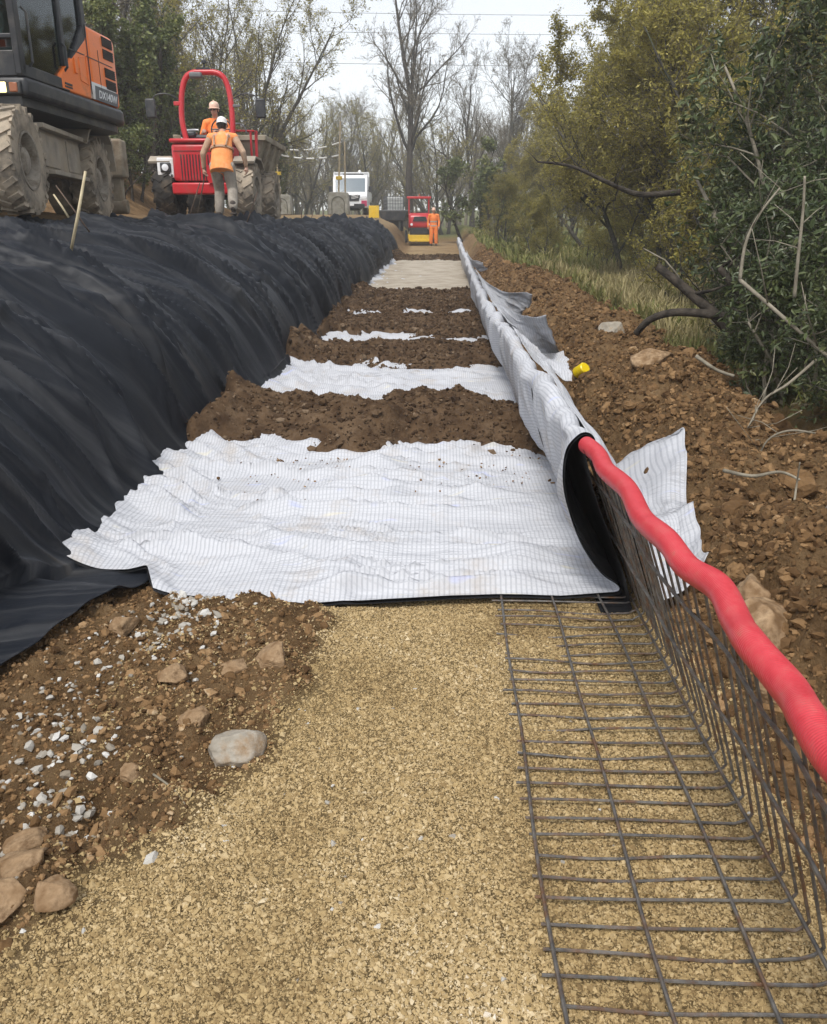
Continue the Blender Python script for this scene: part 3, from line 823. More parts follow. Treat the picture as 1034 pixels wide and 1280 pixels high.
Z1 = floor_z(Y1) + 0.034 + np.maximum(wr, -.008) * (0.4 + .6 * edge_l)
# left margin lies on the black skirt that curves up the slope foot
Z1 = Z1 + np.clip(toe_x(Y1) + 0.30 - X1, 0, 1) ** 2 * 1.3
# front corner lifts a little
Z1 = Z1 + 0.035 * np.exp(-((X1 + 1.42) / .10) ** 2) * np.exp(-(bvals[:, None] / .12) ** 2)
# wrap
a2 = np.linspace(0, 1, nA2 + 1)[1:]
Y2 = np.repeat((front_y(0.80) + bvals * ((33 - front_y(.80)) / 29.6))[:, None], nA2, 1)
open_end = np.exp(-(bvals / .42) ** 2)[:, None]
s2 = a2[None]
fx, fz = TOE_W + (TOP_W - TOE_W) * s2, WALL_H * s2
base_in = 0.035 + 0.02 * vnoise(Y2 * 1.3, s2 * .8, seed=91)
folds = 0.060 * (ridge(vnoise(Y2 * 2.3 + .5 * s2, s2 * .5, seed=92)) - .4) + 0.040 * (ridge(vnoise(Y2 * 5.2 + .9 * s2, s2 * .6, seed=93)) - .4) + .006 * fbm(Y2 * 10, s2 * 2, octs=3, seed=94)
joints = np.array([4.75, 6.3, 7.5, 9.3, 11.2, 13.6, 16.5, 20, 24, 28.5])
jf = np.searchsorted(joints, Y2); jn = joints[np.clip(jf, 0, 9)]; jp = np.where(jf > 0, joints[np.clip(jf - 1, 0, 9)], 3.4)
step_ = .055 * np.clip((Y2 - jp) / (jn - jp), 0, 1) ** 2 * (jf < 10)     # each panel stands off before the next begins
bulge = step_ * np.sin(np.pi * np.clip(s2 * .9 + .08, 0, 1)) + 0.085 * open_end * np.sin(np.pi * np.clip(s2 * 1.02, 0, 1)) ** 0.8 + 0.03 * np.sin(np.pi * s2)
inn = base_in * sstep(0, .15, s2) + (folds * (.35 + .65 * np.sin(np.pi * np.clip(s2, 0, 1)))) + bulge + .02
# foot fillet: starts at x=.84 on the floor
X2 = fx - inn + wall_dx(Y2)
X2 = X2 * sstep(0, .12, s2) + 0.845 * (1 - sstep(0, .12, s2)) + 0.0
Z2 = floor_z(Y2) + 0.028 * (1 - s2) + fz * (0.92 + .08 * s2) + .004
# lean the free front edge forward in the middle like a sail
Y2 = Y2 - 0.04 * open_end * np.sin(np.pi * s2)
# over the top and down outside
a3 = np.linspace(0, 1, nA3 + 1)[1:]
y3 = front_y(.80) + bvals * ((33 - front_y(.80)) / 29.6)
Y3 = np.repeat(y3[:, None], nA3, 1)
drop = 0.24 + 0.10 * fbm(y3 * 1.1, 5.5, octs=3, seed=95)
R = 0.056 + 0.010 * vnoise(y3 * 2.6, 2.1, seed=97)
arc = np.pi * np.clip(a3 / .45, 0, 1)[None]
down = np.clip((a3 - .45) / .55, 0, 1)[None] * drop[:, None]
xt = (TOP_W + wall_dx(y3) - 0.050)[:, None]
sag = 0.030 * fbm(y3 * 1.7, 6.1, octs=3, seed=96)[:, None]
X3 = xt + R[:, None] * (1 - np.cos(arc)) + down * (.30 + .25 * vnoise(Y3 * 2.5, down * 3, seed=98)) + .02 * fbm(Y3 * 4, down * 4, octs=2, seed=99)
Z3 = floor_z(Y3) + WALL_H + .004 + R[:, None] * np.sin(arc) * 1.0 - down * .92
Z3 = Z3 + sag
Z2 = Z2 + sag * s2 ** 3
Xa = np.concatenate([X1, X2, X3], 1); Ya = np.concatenate([Y1, Y2, Y3], 1); Za = np.concatenate([Z1, Z2, Z3], 1)
# ease the joins between the three stretches
GA = np.stack([Xa, Ya, Za], -1)
for _ in range(3):
    B = GA.copy(); B[:, nA1 - 6:nA1 + nA2 + 14] = (GA[:, nA1 - 7:nA1 + nA2 + 13] + 2 * GA[:, nA1 - 6:nA1 + nA2 + 14] + GA[:, nA1 - 5:nA1 + nA2 + 15]) / 4; GA = B
seg = np.linalg.norm(np.diff(GA, axis=1), axis=2); Ua = np.concatenate([np.zeros((nB, 1)), np.cumsum(seg, 1)], 1)
Ua[:, :nA1] = X1 + 2; Ua[:, nA1:] = Ua[:, nA1:] - Ua[:, nA1:nA1 + 1] + 2.86
me = np_mesh('white_sheet', GA.reshape(-1, 3), grid_faces(nB, GA.shape[1]), uv=np.stack([Ua, Ya], -1).reshape(-1, 2))
ws = link('white_sheet', me, M_WHITE)
tag(ws, 'white wrinkled geotextile covering the trench floor and wrapped over the mesh wall', 'geotextile sheet')
# black lining under and inside the white layer
NG = grid_normals(GA)
if NG[:, 40, 2].mean() < 0: NG = -NG
GL = GA - NG * 0.010
# under the floor it follows the wrinkles less and shows a few millimetres at the front edge
GL[..., 1] -= 0.010 * np.exp(-(bvals / .1) ** 2)[:, None]
GL[:, :nA1, 2] = np.minimum(GL[:, :nA1, 2], GA[:, :nA1, 2] - .014)
me = np_mesh('lining', GL.reshape(-1, 3), grid_faces(nB, GL.shape[1]))
link('lining', me, M_LINER, ws)
# second black layer flat against the bars
yl = np.concatenate([np.linspace(3.30, 5, 40), np.linspace(5.1, 33, 120)])
sl = np.linspace(-.16, 1.0, 40)
SLG, YLG = np.meshgrid(sl, yl)
sp = np.clip(SLG, 0, 1)
Lx = TOE_W + (TOP_W - TOE_W) * sp - .022 + np.minimum(SLG, 0) * .9 + .008 * vnoise(YLG * 3, SLG * 4, seed=101) + wall_dx(YLG)
Lz = floor_z(YLG) + WALL_H * sp + .012 * (SLG > 0) - .004 + .006 * vnoise(YLG * 5, SLG * 5, seed=102) * (SLG > 0)
me = np_mesh('facing_lining', np.stack([Lx, YLG, Lz], -1).reshape(-1, 3), grid_faces(len(yl), len(sl)))
link('facing_lining', me, M_LINER, ws)

for ji, yj in enumerate((4.77, 7.52, 9.32, 13.62, 16.52)):       # dark lining showing at the panel joints
    ss = np.linspace(.06, .97, 40)[:, None]; qq = np.linspace(0, 1, 5)[None]
    jx = TOE_W + (TOP_W - TOE_W) * ss - .085 - .05 * np.sin(np.pi * ss) + .0 * qq
    jy = yj - .03 + qq * (.05 + .05 * np.sin(np.pi * ss)) * (1 + .05 * yj) + .02 * np.sin(ss * 7 + ji)
    jz = float(floor_z(yj)) + .03 + WALL_H * ss + 0 * qq
    link('joint_edge', np_mesh('joint_edge', np.stack([jx, jy, jz], -1).reshape(-1, 3), grid_faces(40, 5)), M_LINER, ws)

# loose flaps thrown outward over the bank
def flap(corners, nu, nv, fold, seed, lift=0.03, stiff=False, outer=None):
    """corners: inner near, outer near, outer far, inner far (world points)"""
    A, B_, C, D = [np.array(c) for c in corners]
    u = np.linspace(0, 1, nu)[:, None, None]; v = np.linspace(0, 1, nv)[None, :, None]
    G = (A * (1 - u) + D * u) * (1 - v) + (B_ * (1 - u) + C * u) * v
    if outer is not None:
        O = np.array(outer); q = np.linspace(0, 1, len(O)); uu_ = np.linspace(0, 1, nu)
        E = np.stack([np.interp(uu_, q, O[:, k]) for k in range(3)], -1)[:, None]
        G = (A * (1 - u) + D * u) * (1 - v) + E * v
    uu, vv = u[..., 0], v[..., 0]
    G[..., 0] += .022 * fbm(uu * 4, vv * 3, octs=3, seed=seed) * (vv > .02)
    G[..., 1] += .022 * fbm(uu * 4 + 9, vv * 4, octs=3, seed=seed + 1) * (vv > .02)
    gz = ground(G[..., 0], G[..., 1])
    gz = smooth_rows(smooth_rows(gz, 40), 40, 0)
    gz = np.maximum(gz, smooth_rows(smooth_rows(ground(G[..., 0], G[..., 1]), 8), 8, 0)) + .035 + lift
    w = sstep(0.05, .6, vv) + 0 * uu
    hang = G[..., 2] * (1 - w) + gz * w
    if stiff: hang = G[..., 2] - .10 * np.sin(np.pi * vv)
    G[..., 2] = np.maximum(hang, gz) + fold * (ridge(vnoise(uu * 1.9 + vv * .5, vv * .9 - uu * .3, seed=seed + 2)) - .3) * sstep(0, .25, vv) + .012 * fbm(uu * 6, vv * 6, octs=3, seed=seed + 3)
    su = np.linalg.norm(D - A); sv = np.linalg.norm(B_ - A)
    UV = np.stack([np.broadcast_to(vv * sv, G.shape[:2]), np.broadcast_to(uu * su, G.shape[:2])], -1)
    me = np_mesh('flap', G.reshape(-1, 3), grid_faces(nu, nv), uv=UV.reshape(-1, 2))
    o = link('flap', me, M_WHITE, ws)
    s = o.modifiers.new('thickness', 'SOLIDIFY'); s.thickness = 0.004
    return o, G
def wt(y, dz=0.0, dx=0.085): return (TOP_W + dx, y, float(floor_z(y)) + WALL_H + dz)
def on_bank(u, v, lift):
    z = .45
    for _ in range(12):
        p = at_z(u, v, z); z = .5 * z + .5 * (float(ground(np.array([p.x]), np.array([p.y]))[0]) + lift)
    return at_z(u, v, z)
p_oc = on_bank(854, 526, .08); p_on = on_bank(878, 706, .06)
fl, Gf = flap([wt(3.0, -.06), tuple(p_on), tuple(p_oc), wt(5.9, .03)], 100, 70, .045, 111, outer=[tuple(on_bank(878 - 26 * t, 706 - 180 * t - 14 * math.sin(t * 9) * 0, .06)) for t in np.linspace(0, 1, 9)])
fl['label'] = 'largest loose white flap, spread over the bank behind the red tube'
fb, _ = flap([wt(7.2, .0), tuple(at_z(716, 478, .42)), tuple(at_z(706, 438, .62)), wt(8.2, .02)], 40, 40, .10, 131, stiff=True)
fc, _ = flap([wt(8.2, .03), tuple(at_z(700, 458, .40)), tuple(at_z(686, 398, .95)), wt(12.0, .03)], 60, 40, .07, 141, stiff=True)
fd, _ = flap([wt(12.3, .03), tuple(at_z(650, 398, .62)), tuple(at_z(666, 374, .95)), wt(18.0, .03)], 60, 40, .09, 151, stiff=True)
fe_, _ = flap([wt(21.0, .02), tuple(at_z(607, 340, 1.15)), tuple(at_z(604, 331, 1.25)), wt(25.0, .02)], 40, 30, .06, 161, stiff=True)

# ---- steel mesh wall: L shaped bars and long bars
M_STEEL = mat_noise("dark_steel", (.11, .105, .10), (.22, .205, .185), scale=30, rough=.45, metal=.6, bump=.0012, bscale=160, spec=.5, dirt=(.20, .105, .055), dirt_amt=.5, dirt_scale=14)
tpx = [(733, 556), (745, 570), (760, 586), (782, 614), (807, 647), (833, 679), (863, 706), (893, 737), (916, 774), (945, 809), (985, 861), (1012, 900), (1038, 942)]
tp = [at_z(u, v, WALL_H + (.006 if i else .01)) for i, (u, v) in enumerate(tpx)]
for _i, _p in enumerate(tp[1:-1]): _p.x += (.010, -.006, .007, -.009, .004, -.008, .012, .010, -.010, .006, -.005)[_i % 11]; _p.z += (.004, -.006, .006, -.004, .005, -.006)[_i % 6]
tp.append(tp[-1] + Vector((.015, -.25, .0))); tp.append(tp[-1] + Vector((-.01, -.3, .0)))
_ty = [p.y for p in tp][::-1]; _tx = [p.x for p in tp][::-1]
def tube_x(y): return float(np.interp(y, _ty, _tx))
mesh_root = empty('steel_mesh_wall', (TOE_W, 1.0, 0), label='L shaped grey steel bar mesh panel lying on the yellow stone and standing up as a wall', cat='steel mesh')
def child(o, root):
    o.parent = root; o.matrix_parent_inverse = Matrix.Translation(root.location).inverted(); return o
r_ = random.Random(5)
def wobble(y): return 0.010 * math.sin(y * 2.3) + 0.008 * math.sin(y * 5.1 + 1)
def lbar(y):
    x0 = 0.262 + r_.uniform(-.02, .015)
    z0 = .013 + r_.uniform(-.006, .006)
    dip = r_.choice([0, 0, 0, .016, .02]); dx = r_.uniform(.35, .75)
    pts = []
    for i in range(9):
        x = x0 + (0.855 - x0) * i / 8
        pts.append((x, y + .004 * math.sin(x * 7 + y * 9), z0 + .004 - dip * math.exp(-((x - dx) / .16) ** 2)))
    for k in range(1, 5):
        a = k / 4 * math.radians(69)
        pts.append((0.855 + .05 * math.sin(a), y, z0 + .004 + .05 * (1 - math.cos(a))))
    xs, zs = pts[-1][0], pts[-1][2]
    lean = r_.uniform(-.004, .004)
    for k in range(1, 7):
        t = k / 6
        pts.append((xs + (tube_x(y) - xs) * t, y + lean * t, zs + (WALL_H + r_.uniform(-.0, .0) - zs) * t))
    mb = MB().tube(pts, .0044, 7)
    return mb
yb = 0.62; n_l = 0
while yb < 3.5:
    mb = lbar(yb)
    child(mb.build('cross_bar', M_STEEL, None, smooth=True), mesh_root); n_l += 1
    yb += 0.0760 + r_.uniform(-.003, .003)
for x in (0.283, 0.519, 0.748):
    pts = [(x + wobble(y + x) * .6, y, .0245 + .004 * math.sin(y * 3 + x * 9)) for y in np.linspace(.5, 3.56, 24)]
    child(MB().tube(pts, .0056, 8).build('long_bar', M_STEEL, None, smooth=True), mesh_root)
for s in (0.055, 0.44, 0.80):
    x, z = face_pt(s)
    pts = [(x - .010 + (tube_x(y) - TOP_W) * s + wobble(y) * .3, y, z + wobble(y + 2) * .5) for y in np.linspace(.5, 3.56, 24)]
    child(MB().tube(pts, .0056, 8).build('long_bar', M_STEEL, None, smooth=True), mesh_root)

# ---- red protective tube over the bar ends
def mat_red_tube():
    m, nt, b = new_mat("red_tube_plastic")
    N = nt.nodes.new; L = nt.links.new
    uv = N("ShaderNodeUVMap"); sep = N("ShaderNodeSeparateXYZ"); L(uv.outputs[0], sep.inputs[0])
    w = N("ShaderNodeMath"); w.operation = 'MULTIPLY'; w.inputs[1].default_value = 2 * math.pi / 0.0065; L(sep.outputs[1], w.inputs[0])
    s = N("ShaderNodeMath"); s.operation = 'SINE'; L(w.outputs[0], s.inputs[0])
    bp = N("ShaderNodeBump"); bp.inputs['Strength'].default_value = .45; bp.inputs['Distance'].default_value = .0007; L(s.outputs[0], bp.inputs['Height'])
    L(bp.outputs['Normal'], b.inputs['Normal'])
    n = N("ShaderNodeTexNoise"); n.inputs['Scale'].default_value = 5; n.inputs['Detail'].default_value = 6; L(uv.outputs[0], n.inputs['Vector'])
    n.inputs['Scale'].default_value = 12; n.inputs['Detail'].default_value = 9; n.inputs['Roughness'].default_value = .7
    r = _ramp(nt, [(.3, (.47, .026, .036)), (.5, (.56, .042, .056)), (.62, (.56, .07, .075)), (.72, (.42, .13, .095))]); L(n.outputs['Fac'], r.inputs['Fac'])
    L(r.outputs[0], b.inputs['Base Color']); b.inputs['Roughness'].default_value = .42
    return m
def catmull(P, n):
    out = []
    for i in range(len(P) - 1):
        p0, p1, p2, p3 = P[max(i - 1, 0)], P[i], P[i + 1], P[min(i + 2, len(P) - 1)]
        for k in range(n):
            t = k / n
            out.append(.5 * ((2 * p1) + (p2 - p0) * t + (2 * p0 - 5 * p1 + 4 * p2 - p3) * t * t + (3 * p1 - p0 - 3 * p2 + p3) * t ** 3))
    out.append(P[-1]); return out
tc_ = catmull(tp, 10)
nseg = 24
tv = []; tuv = []; acc = 0
for i, p in enumerate(tc_):
    t = (tc_[min(i + 1, len(tc_) - 1)] - tc_[max(i - 1, 0)]).normalized()
    nx = t.cross(Vector((0, 0, 1))).normalized(); nz = nx.cross(t)
    if i: acc += (p - tc_[i - 1]).length
    rr = .0370 + .0012 * math.sin(i * .43) * math.sin(i * .17)
    for k in range(nseg):
        a = 2 * math.pi * k / nseg
        tv.append(p + (nx * math.cos(a) * rr * .96 + nz * math.sin(a) * rr)); tuv.append((k / nseg * .3, acc))
me = np_mesh('red_tube', np.array(tv), grid_faces(len(tc_), nseg, True), uv=np.array(tuv))
rt = link('red_tube', me, mat_red_tube())
tag(rt, 'bright red flexible plastic tube capping the top of the steel mesh wall', 'tube')

# ---- heaps of brown soil across the white sheet
M_SOIL = mat_noise("heap_soil", (.045, .026, .014), (.100, .062, .034), scale=7, rough=.95, bump=.016, bscale=46, spec=.12, detail=9, dirt=(.150, .100, .060), dirt_amt=.4, dirt_scale=3)
M_HCLOD = mat_tint('dark_clod', [(0, (.035, .020, .011)), (.5, (.075, .046, .025)), (.9, (.13, .085, .050)), (1, (.20, .145, .095))], rough=.95, bump=.005, bscale=60, spec=.15, noise_amt=.4)
def heap(y0, y1, h, label, seed, x0=-2.04, x1=0.90, gaps=()):
    nx, ny = 200, int(max(60, (y1 - y0 + .8) / max(.016, y0 * .0035)))
    xs = np.linspace(x0 - .1, x1, nx); yv = np.linspace(y0 - .45, y1 + .45, ny)
    X, Y = np.meshgrid(xs, yv)
    e0 = y0 + .22 * fbm(X * 1.3, seed * 1.7, octs=4, seed=seed) + .05 * fbm(X * 6, seed, octs=3, seed=seed + 7)
    e1 = y1 + .25 * fbm(X * 1.2, seed * 2.3 + 9, octs=4, seed=seed + 1)
    m = sstep(-.03, .75, Y - e0) ** .7 * sstep(-.03, .6, e1 - Y) ** .7
    m = m * sstep(x0 - .08, x0 + .14, X + .10 * fbm(Y * 3, seed, octs=3, seed=seed + 31))
    for (gx_, gy_, rx, ry) in gaps:
        gq = ((X - gx_) / rx) ** 2 + ((Y - gy_) / ry) ** 2 + .5 * fbm(X * 3, Y * 3, octs=3, seed=seed + 20)
        m = m * sstep(.7, 1.5, gq)
    zt = h * m * (1 + .28 * fbm(X * 1.4, Y * 1.4, octs=3, seed=seed + 2)) + m * (.035 * fbm(X * 5, Y * 5, octs=5, seed=seed + 3, gain=.6) + .02 * np.abs(vnoise(X * 12, Y * 12, seed=seed + 4)))
    Z = floor_z(Y) + zt - .05 * (1 - m) + .018
    Z = Z + np.clip(toe_x(Y) + 0.36 - X, 0, 1) ** 1.4 * .95 * m
    me = np_mesh('soil_heap', np.stack([X, Y, Z], -1).reshape(-1, 3), grid_faces(ny, nx))
    o = tag(link('soil_heap', me, M_SOIL), label, 'soil heap', 'brown soil heaps across the white sheet')
    # lumps lying on it
    rg = np.random.default_rng(seed)
    n = int(5200 * (y1 - y0) / 2)
    px, py = rg.uniform(x0, x1 - .04, n), rg.uniform(y0 - .25, y1 + .25, n)
    ii = np.clip(np.searchsorted(yv, py), 0, ny - 1); jj = np.clip(np.searchsorted(xs, px), 0, nx - 1)
    ok = m[ii, jj] > .06
    px, py, pz = px[ok], py[ok], Z[ii, jj][ok]
    sz = np.clip(rg.lognormal(math.log(.014), .62, len(px)), .006, .09) * (1 + .03 * y0)
    lm = scatter_mesh('lumps', np.stack([px, py, pz], -1), sz, rg, base=ICO1, jitter=.3, flat=(.5, .95), sink=.35)
    c = link('lumps', lm, M_HCLOD, o); c['kind'] = 'stuff'
    return o
heap(5.95, 7.95, .20, 'brown soil heap nearest the wide white sheet, from slope to wall', 211)
heap(10.15, 12.3, .15, 'second brown soil heap, just beyond the long narrow strip of bare white sheet', 223)
heap(12.55, 15.9, .14, 'third brown soil heap, with a white patch showing at its left front', 237, gaps=((-1.25, 13.0, .72, .62), (.78, 12.9, .30, .8)))
heap(16.0, 20.6, .14, 'long brown soil heap running up to the smooth sandy strip', 251, gaps=((-.45, 16.3, .30, .5), (.33, 16.2, .42, .55), (-1.5, 18.3, .14, .35)))
heap(29.8, 33.2, .12, 'low far soil heap between the sandy strip and the roller', 263, x0=-1.9, x1=.8)
# crumbs fallen on the white sheet
n = 420
px = rng.uniform(-1.7, .8, n); py = 5.9 - np.abs(rng.normal(0, .42, n))
sz = np.clip(rng.lognormal(math.log(.010), .5, n), .005, .035)
cr = scatter_mesh('soil_crumbs', np.stack([px, py, floor_z(py) + .036], -1), sz, rng, base=ICO1, jitter=.3, flat=(.5, .9), sink=0)
tag(link('soil_crumbs', cr, M_CLOD), 'dark soil crumbs fallen on the white sheet before the heap', 'crumbs', kind='stuff')
q = at_z(458, 602, .05)
V, F = ICO2
o = link('soil_lump', np_mesh('soil_lump', V * np.array([.032, .028, .024]) * (1 + .3 * fbm(V[:, 0] * 2, V[:, 1] * 2, V[:, 2] * 2, seed=9))[:, None], F, smooth=False), M_CLOD)
o.location = q; tag(o, 'single dark soil lump alone on the white sheet', 'soil lump')
# smooth sandy strip further up the trench
M_SAND = mat_noise("sandy_strip", (.31, .265, .205), (.43, .38, .31), scale=2.5, rough=.9, bump=.01, bscale=18, spec=.2)
xs = np.linspace(-2.05, .74, 60); yv = np.linspace(20.2, 31.0, 110)
X, Y = np.meshgrid(xs, yv)
X = X + .12 * fbm(Y * .8, 3.3, octs=3, seed=271) * sstep(-1, -1.8, X)
Z = floor_z(Y) + .125 + .012 * fbm(X * 2, Y * 2, octs=3, seed=272) - .06 * (1 - sstep(0, .1, Y - 20.4 - .3 * fbm(X * 1.5, 1.1, octs=3, seed=273)))
tag(link('sandy_strip', np_mesh('sandy_strip', np.stack([X, Y, Z], -1).reshape(-1, 3), grid_faces(110, 60)), M_SAND), kind='structure')
# ================================================================== MACHINES
M_RUB = mat_noise("dusty_rubber", (.12, .105, .086), (.23, .20, .16), scale=5, rough=.9, bump=.004, bscale=40, spec=.2, dirt=(.40, .335, .255), dirt_amt=.8, dirt_scale=3.2)
M_RUBD = mat_noise("dark_rubber", (.018, .017, .016), (.04, .037, .033), scale=8, rough=.85, spec=.25, dirt=(.11, .085, .06), dirt_amt=.5, dirt_scale=4)
M_RIM = mat_noise("dusty_rim_paint", (.24, .21, .17), (.36, .32, .26), scale=7, rough=.75, bump=.002, dirt=(.13, .10, .065), dirt_amt=.6, dirt_scale=5)
M_ORANGE = mat_noise("orange_paint", (.90, .19, .02), (.94, .22, .03), scale=3, rough=.32, spec=.5, dirt=(.45, .14, .05), dirt_amt=.25, dirt_scale=3)
M_RED = mat_noise("red_paint", (.44, .012, .020), (.52, .020, .028), scale=3, rough=.33, spec=.5, dirt=(.36, .06, .05), dirt_amt=.32, dirt_scale=3)
M_BLK = mat_noise("black_paint", (.012, .013, .016), (.026, .028, .031), scale=6, rough=.45, spec=.5, dirt=(.075, .066, .054), dirt_amt=.35, dirt_scale=3)
M_CHAS = mat_noise("dusty_grey_steel", (.25, .22, .18), (.38, .335, .27), scale=5, rough=.75, bump=.002, spec=.3, dirt=(.36, .30, .22), dirt_amt=.6, dirt_scale=4)
M_TAN = mat_noise("muddy_beige_steel", (.25, .215, .16), (.36, .315, .24), scale=4, rough=.8, bump=.003, spec=.3, dirt=(.17, .125, .08), dirt_amt=.5, dirt_scale=3)
M_GREYP = mat_noise("grey_plastic", (.10, .105, .11), (.14, .145, .15), scale=6, rough=.5)
M_WHITEP = mat_noise("white_paint", (.74, .75, .76), (.80, .80, .80), scale=3, rough=.35, dirt=(.50, .45, .38), dirt_amt=.3, dirt_scale=3)
M_YEL = mat_noise("yellow_paint", (.72, .46, .02), (.80, .55, .04), scale=4, rough=.4, dirt=(.42, .28, .08), dirt_amt=.35, dirt_scale=4)
M_LAMP = mat_plain("lit_lamp", (.9, .8, .4), .3, emit=(1.0, .82, .36), es=1.1)
M_LENS = mat_plain("clear_lens", (.75, .77, .8), .12, spec=.8)
M_AMB = mat_plain("amber_lens", (.30, .10, .04), .3)
M_CONC = mat_noise("concrete", (.30, .285, .24), (.43, .41, .355), scale=5, rough=.92, bump=.006, bscale=30, spec=.2, dirt=(.22, .21, .14), dirt_amt=.4, dirt_scale=3)
def mat_glass():
    m, nt, b = new_mat("cab_glass")
    out = nt.nodes['Material Output']; nt.nodes.remove(b)
    t = nt.nodes.new("ShaderNodeBsdfTransparent"); t.inputs['Color'].default_value = (.46, .60, .58, 1)
    g = nt.nodes.new("ShaderNodeBsdfGlossy"); g.inputs['Roughness'].default_value = .04; g.inputs['Color'].default_value = (.85, .9, .92, 1)
    f = nt.nodes.new("ShaderNodeFresnel"); f.inputs['IOR'].default_value = 1.6
    x = nt.nodes.new("ShaderNodeMixShader")
    nt.links.new(f.outputs[0], x.inputs[0]); nt.links.new(t.outputs[0], x.inputs[1]); nt.links.new(g.outputs[0], x.inputs[2]); nt.links.new(x.outputs[0], out.inputs['Surface'])
    return m
M_GLASS = mat_glass()
M_GLASSD = mat_plain("dark_windscreen", (.10, .14, .17), .08, spec=.9)

def wheel(parent, c, R, W, side, mat=None, lugs=18, rimmat=None, rim_r=.52, name='wheel'):
    """wheel on an x axle; side = +1 shows its face towards +x. thing > wheel (tyre) > rim, hub"""
    mat = mat or M_RUB
    rr = R * rim_r
    mb = MB()
    prof = [(rr, -W * .42), (rr * 1.12, -W * .49), (R * .80, -W * .52), (R * .92, -W * .47), (R * .965, -W * .36), (R * .975, 0), (R * .965, W * .36), (R * .92, W * .47), (R * .80, W * .52), (rr * 1.12, W * .49), (rr, W * .42)]
    mb.lathe(prof, (0, 0, 0), 'x', 40)
    for i in range(lugs):
        for s in (-1, 1):
            a = 2 * math.pi * (i + (.5 if s > 0 else 0)) / lugs
            rot = Matrix.Rotation(a, 3, 'X') @ Matrix.Rotation(s * .55, 3, 'Z')
            p = Matrix.Rotation(a, 3, 'X') @ Vector((s * W * .25, 0, R * .965))
            mb.box(p, (W * .50, R * .105, R * .085), rot)
            p2 = Matrix.Rotation(a + s * .0, 3, 'X') @ Vector((s * W * .475, R * -.03, R * .90))
            mb.box(p2, (W * .10, R * .11, R * .15), Matrix.Rotation(a, 3, 'X'))
    o = mb.build(name, mat, parent, smooth=True); o.location = c
    rim = MB().lathe([(rr * 1.06, side * W * .44), (rr * 1.06, side * W * .50), (rr * .97, side * W * .50), (rr * .90, side * W * .38), (rr * .80, side * W * .12), (rr * .45, side * W * .10), (0.01, side * W * .10), (0.01, side * W * .02), (rr * .98, side * W * .02)], (0, 0, 0), 'x', 36).build('rim', rimmat or M_RIM, o, smooth=True)
    hub = MB().lathe([(rr * .50, side * W * .08), (rr * .48, side * W * .34), (rr * .36, side * W * .40), (0.005, side * W * .40), (.005, side * W * .05)], (0, 0, 0), 'x', 24)
    for k in range(8):
        a = 2 * math.pi * k / 8
        hub.lathe([(.016, side * W * .05), (.016, side * W * .15), (.002, side * W * .16), (.002, side * W * .05)], (0, rr * .66 * math.cos(a), rr * .66 * math.sin(a)), 'x', 6)
    hub.build('hub', rimmat or M_RIM, o, smooth=True)
    return o

def text(body, size, mat, parent, loc, rot, name='lettering', ext=.002, shear=0.0, align='CENTER'):
    c = bpy.data.curves.new(name, 'FONT'); c.body = body; c.size = size; c.extrude = ext; c.align_x = align; c.align_y = 'CENTER'; c.shear = shear
    c.offset = size * .012
    tmp = bpy.data.objects.new('tmp', c); COL.objects.link(tmp)
    bpy.context.view_layer.update()
    me = bpy.data.meshes.new_from_object(tmp.evaluated_get(bpy.context.evaluated_depsgraph_get()))
    bpy.data.objects.remove(tmp)
    me.materials.clear(); me.materials.append(mat)
    o = bpy.data.objects.new(name, me); COL.objects.link(o); o.parent = parent; o.location = loc; o.rotation_euler = rot
    return o

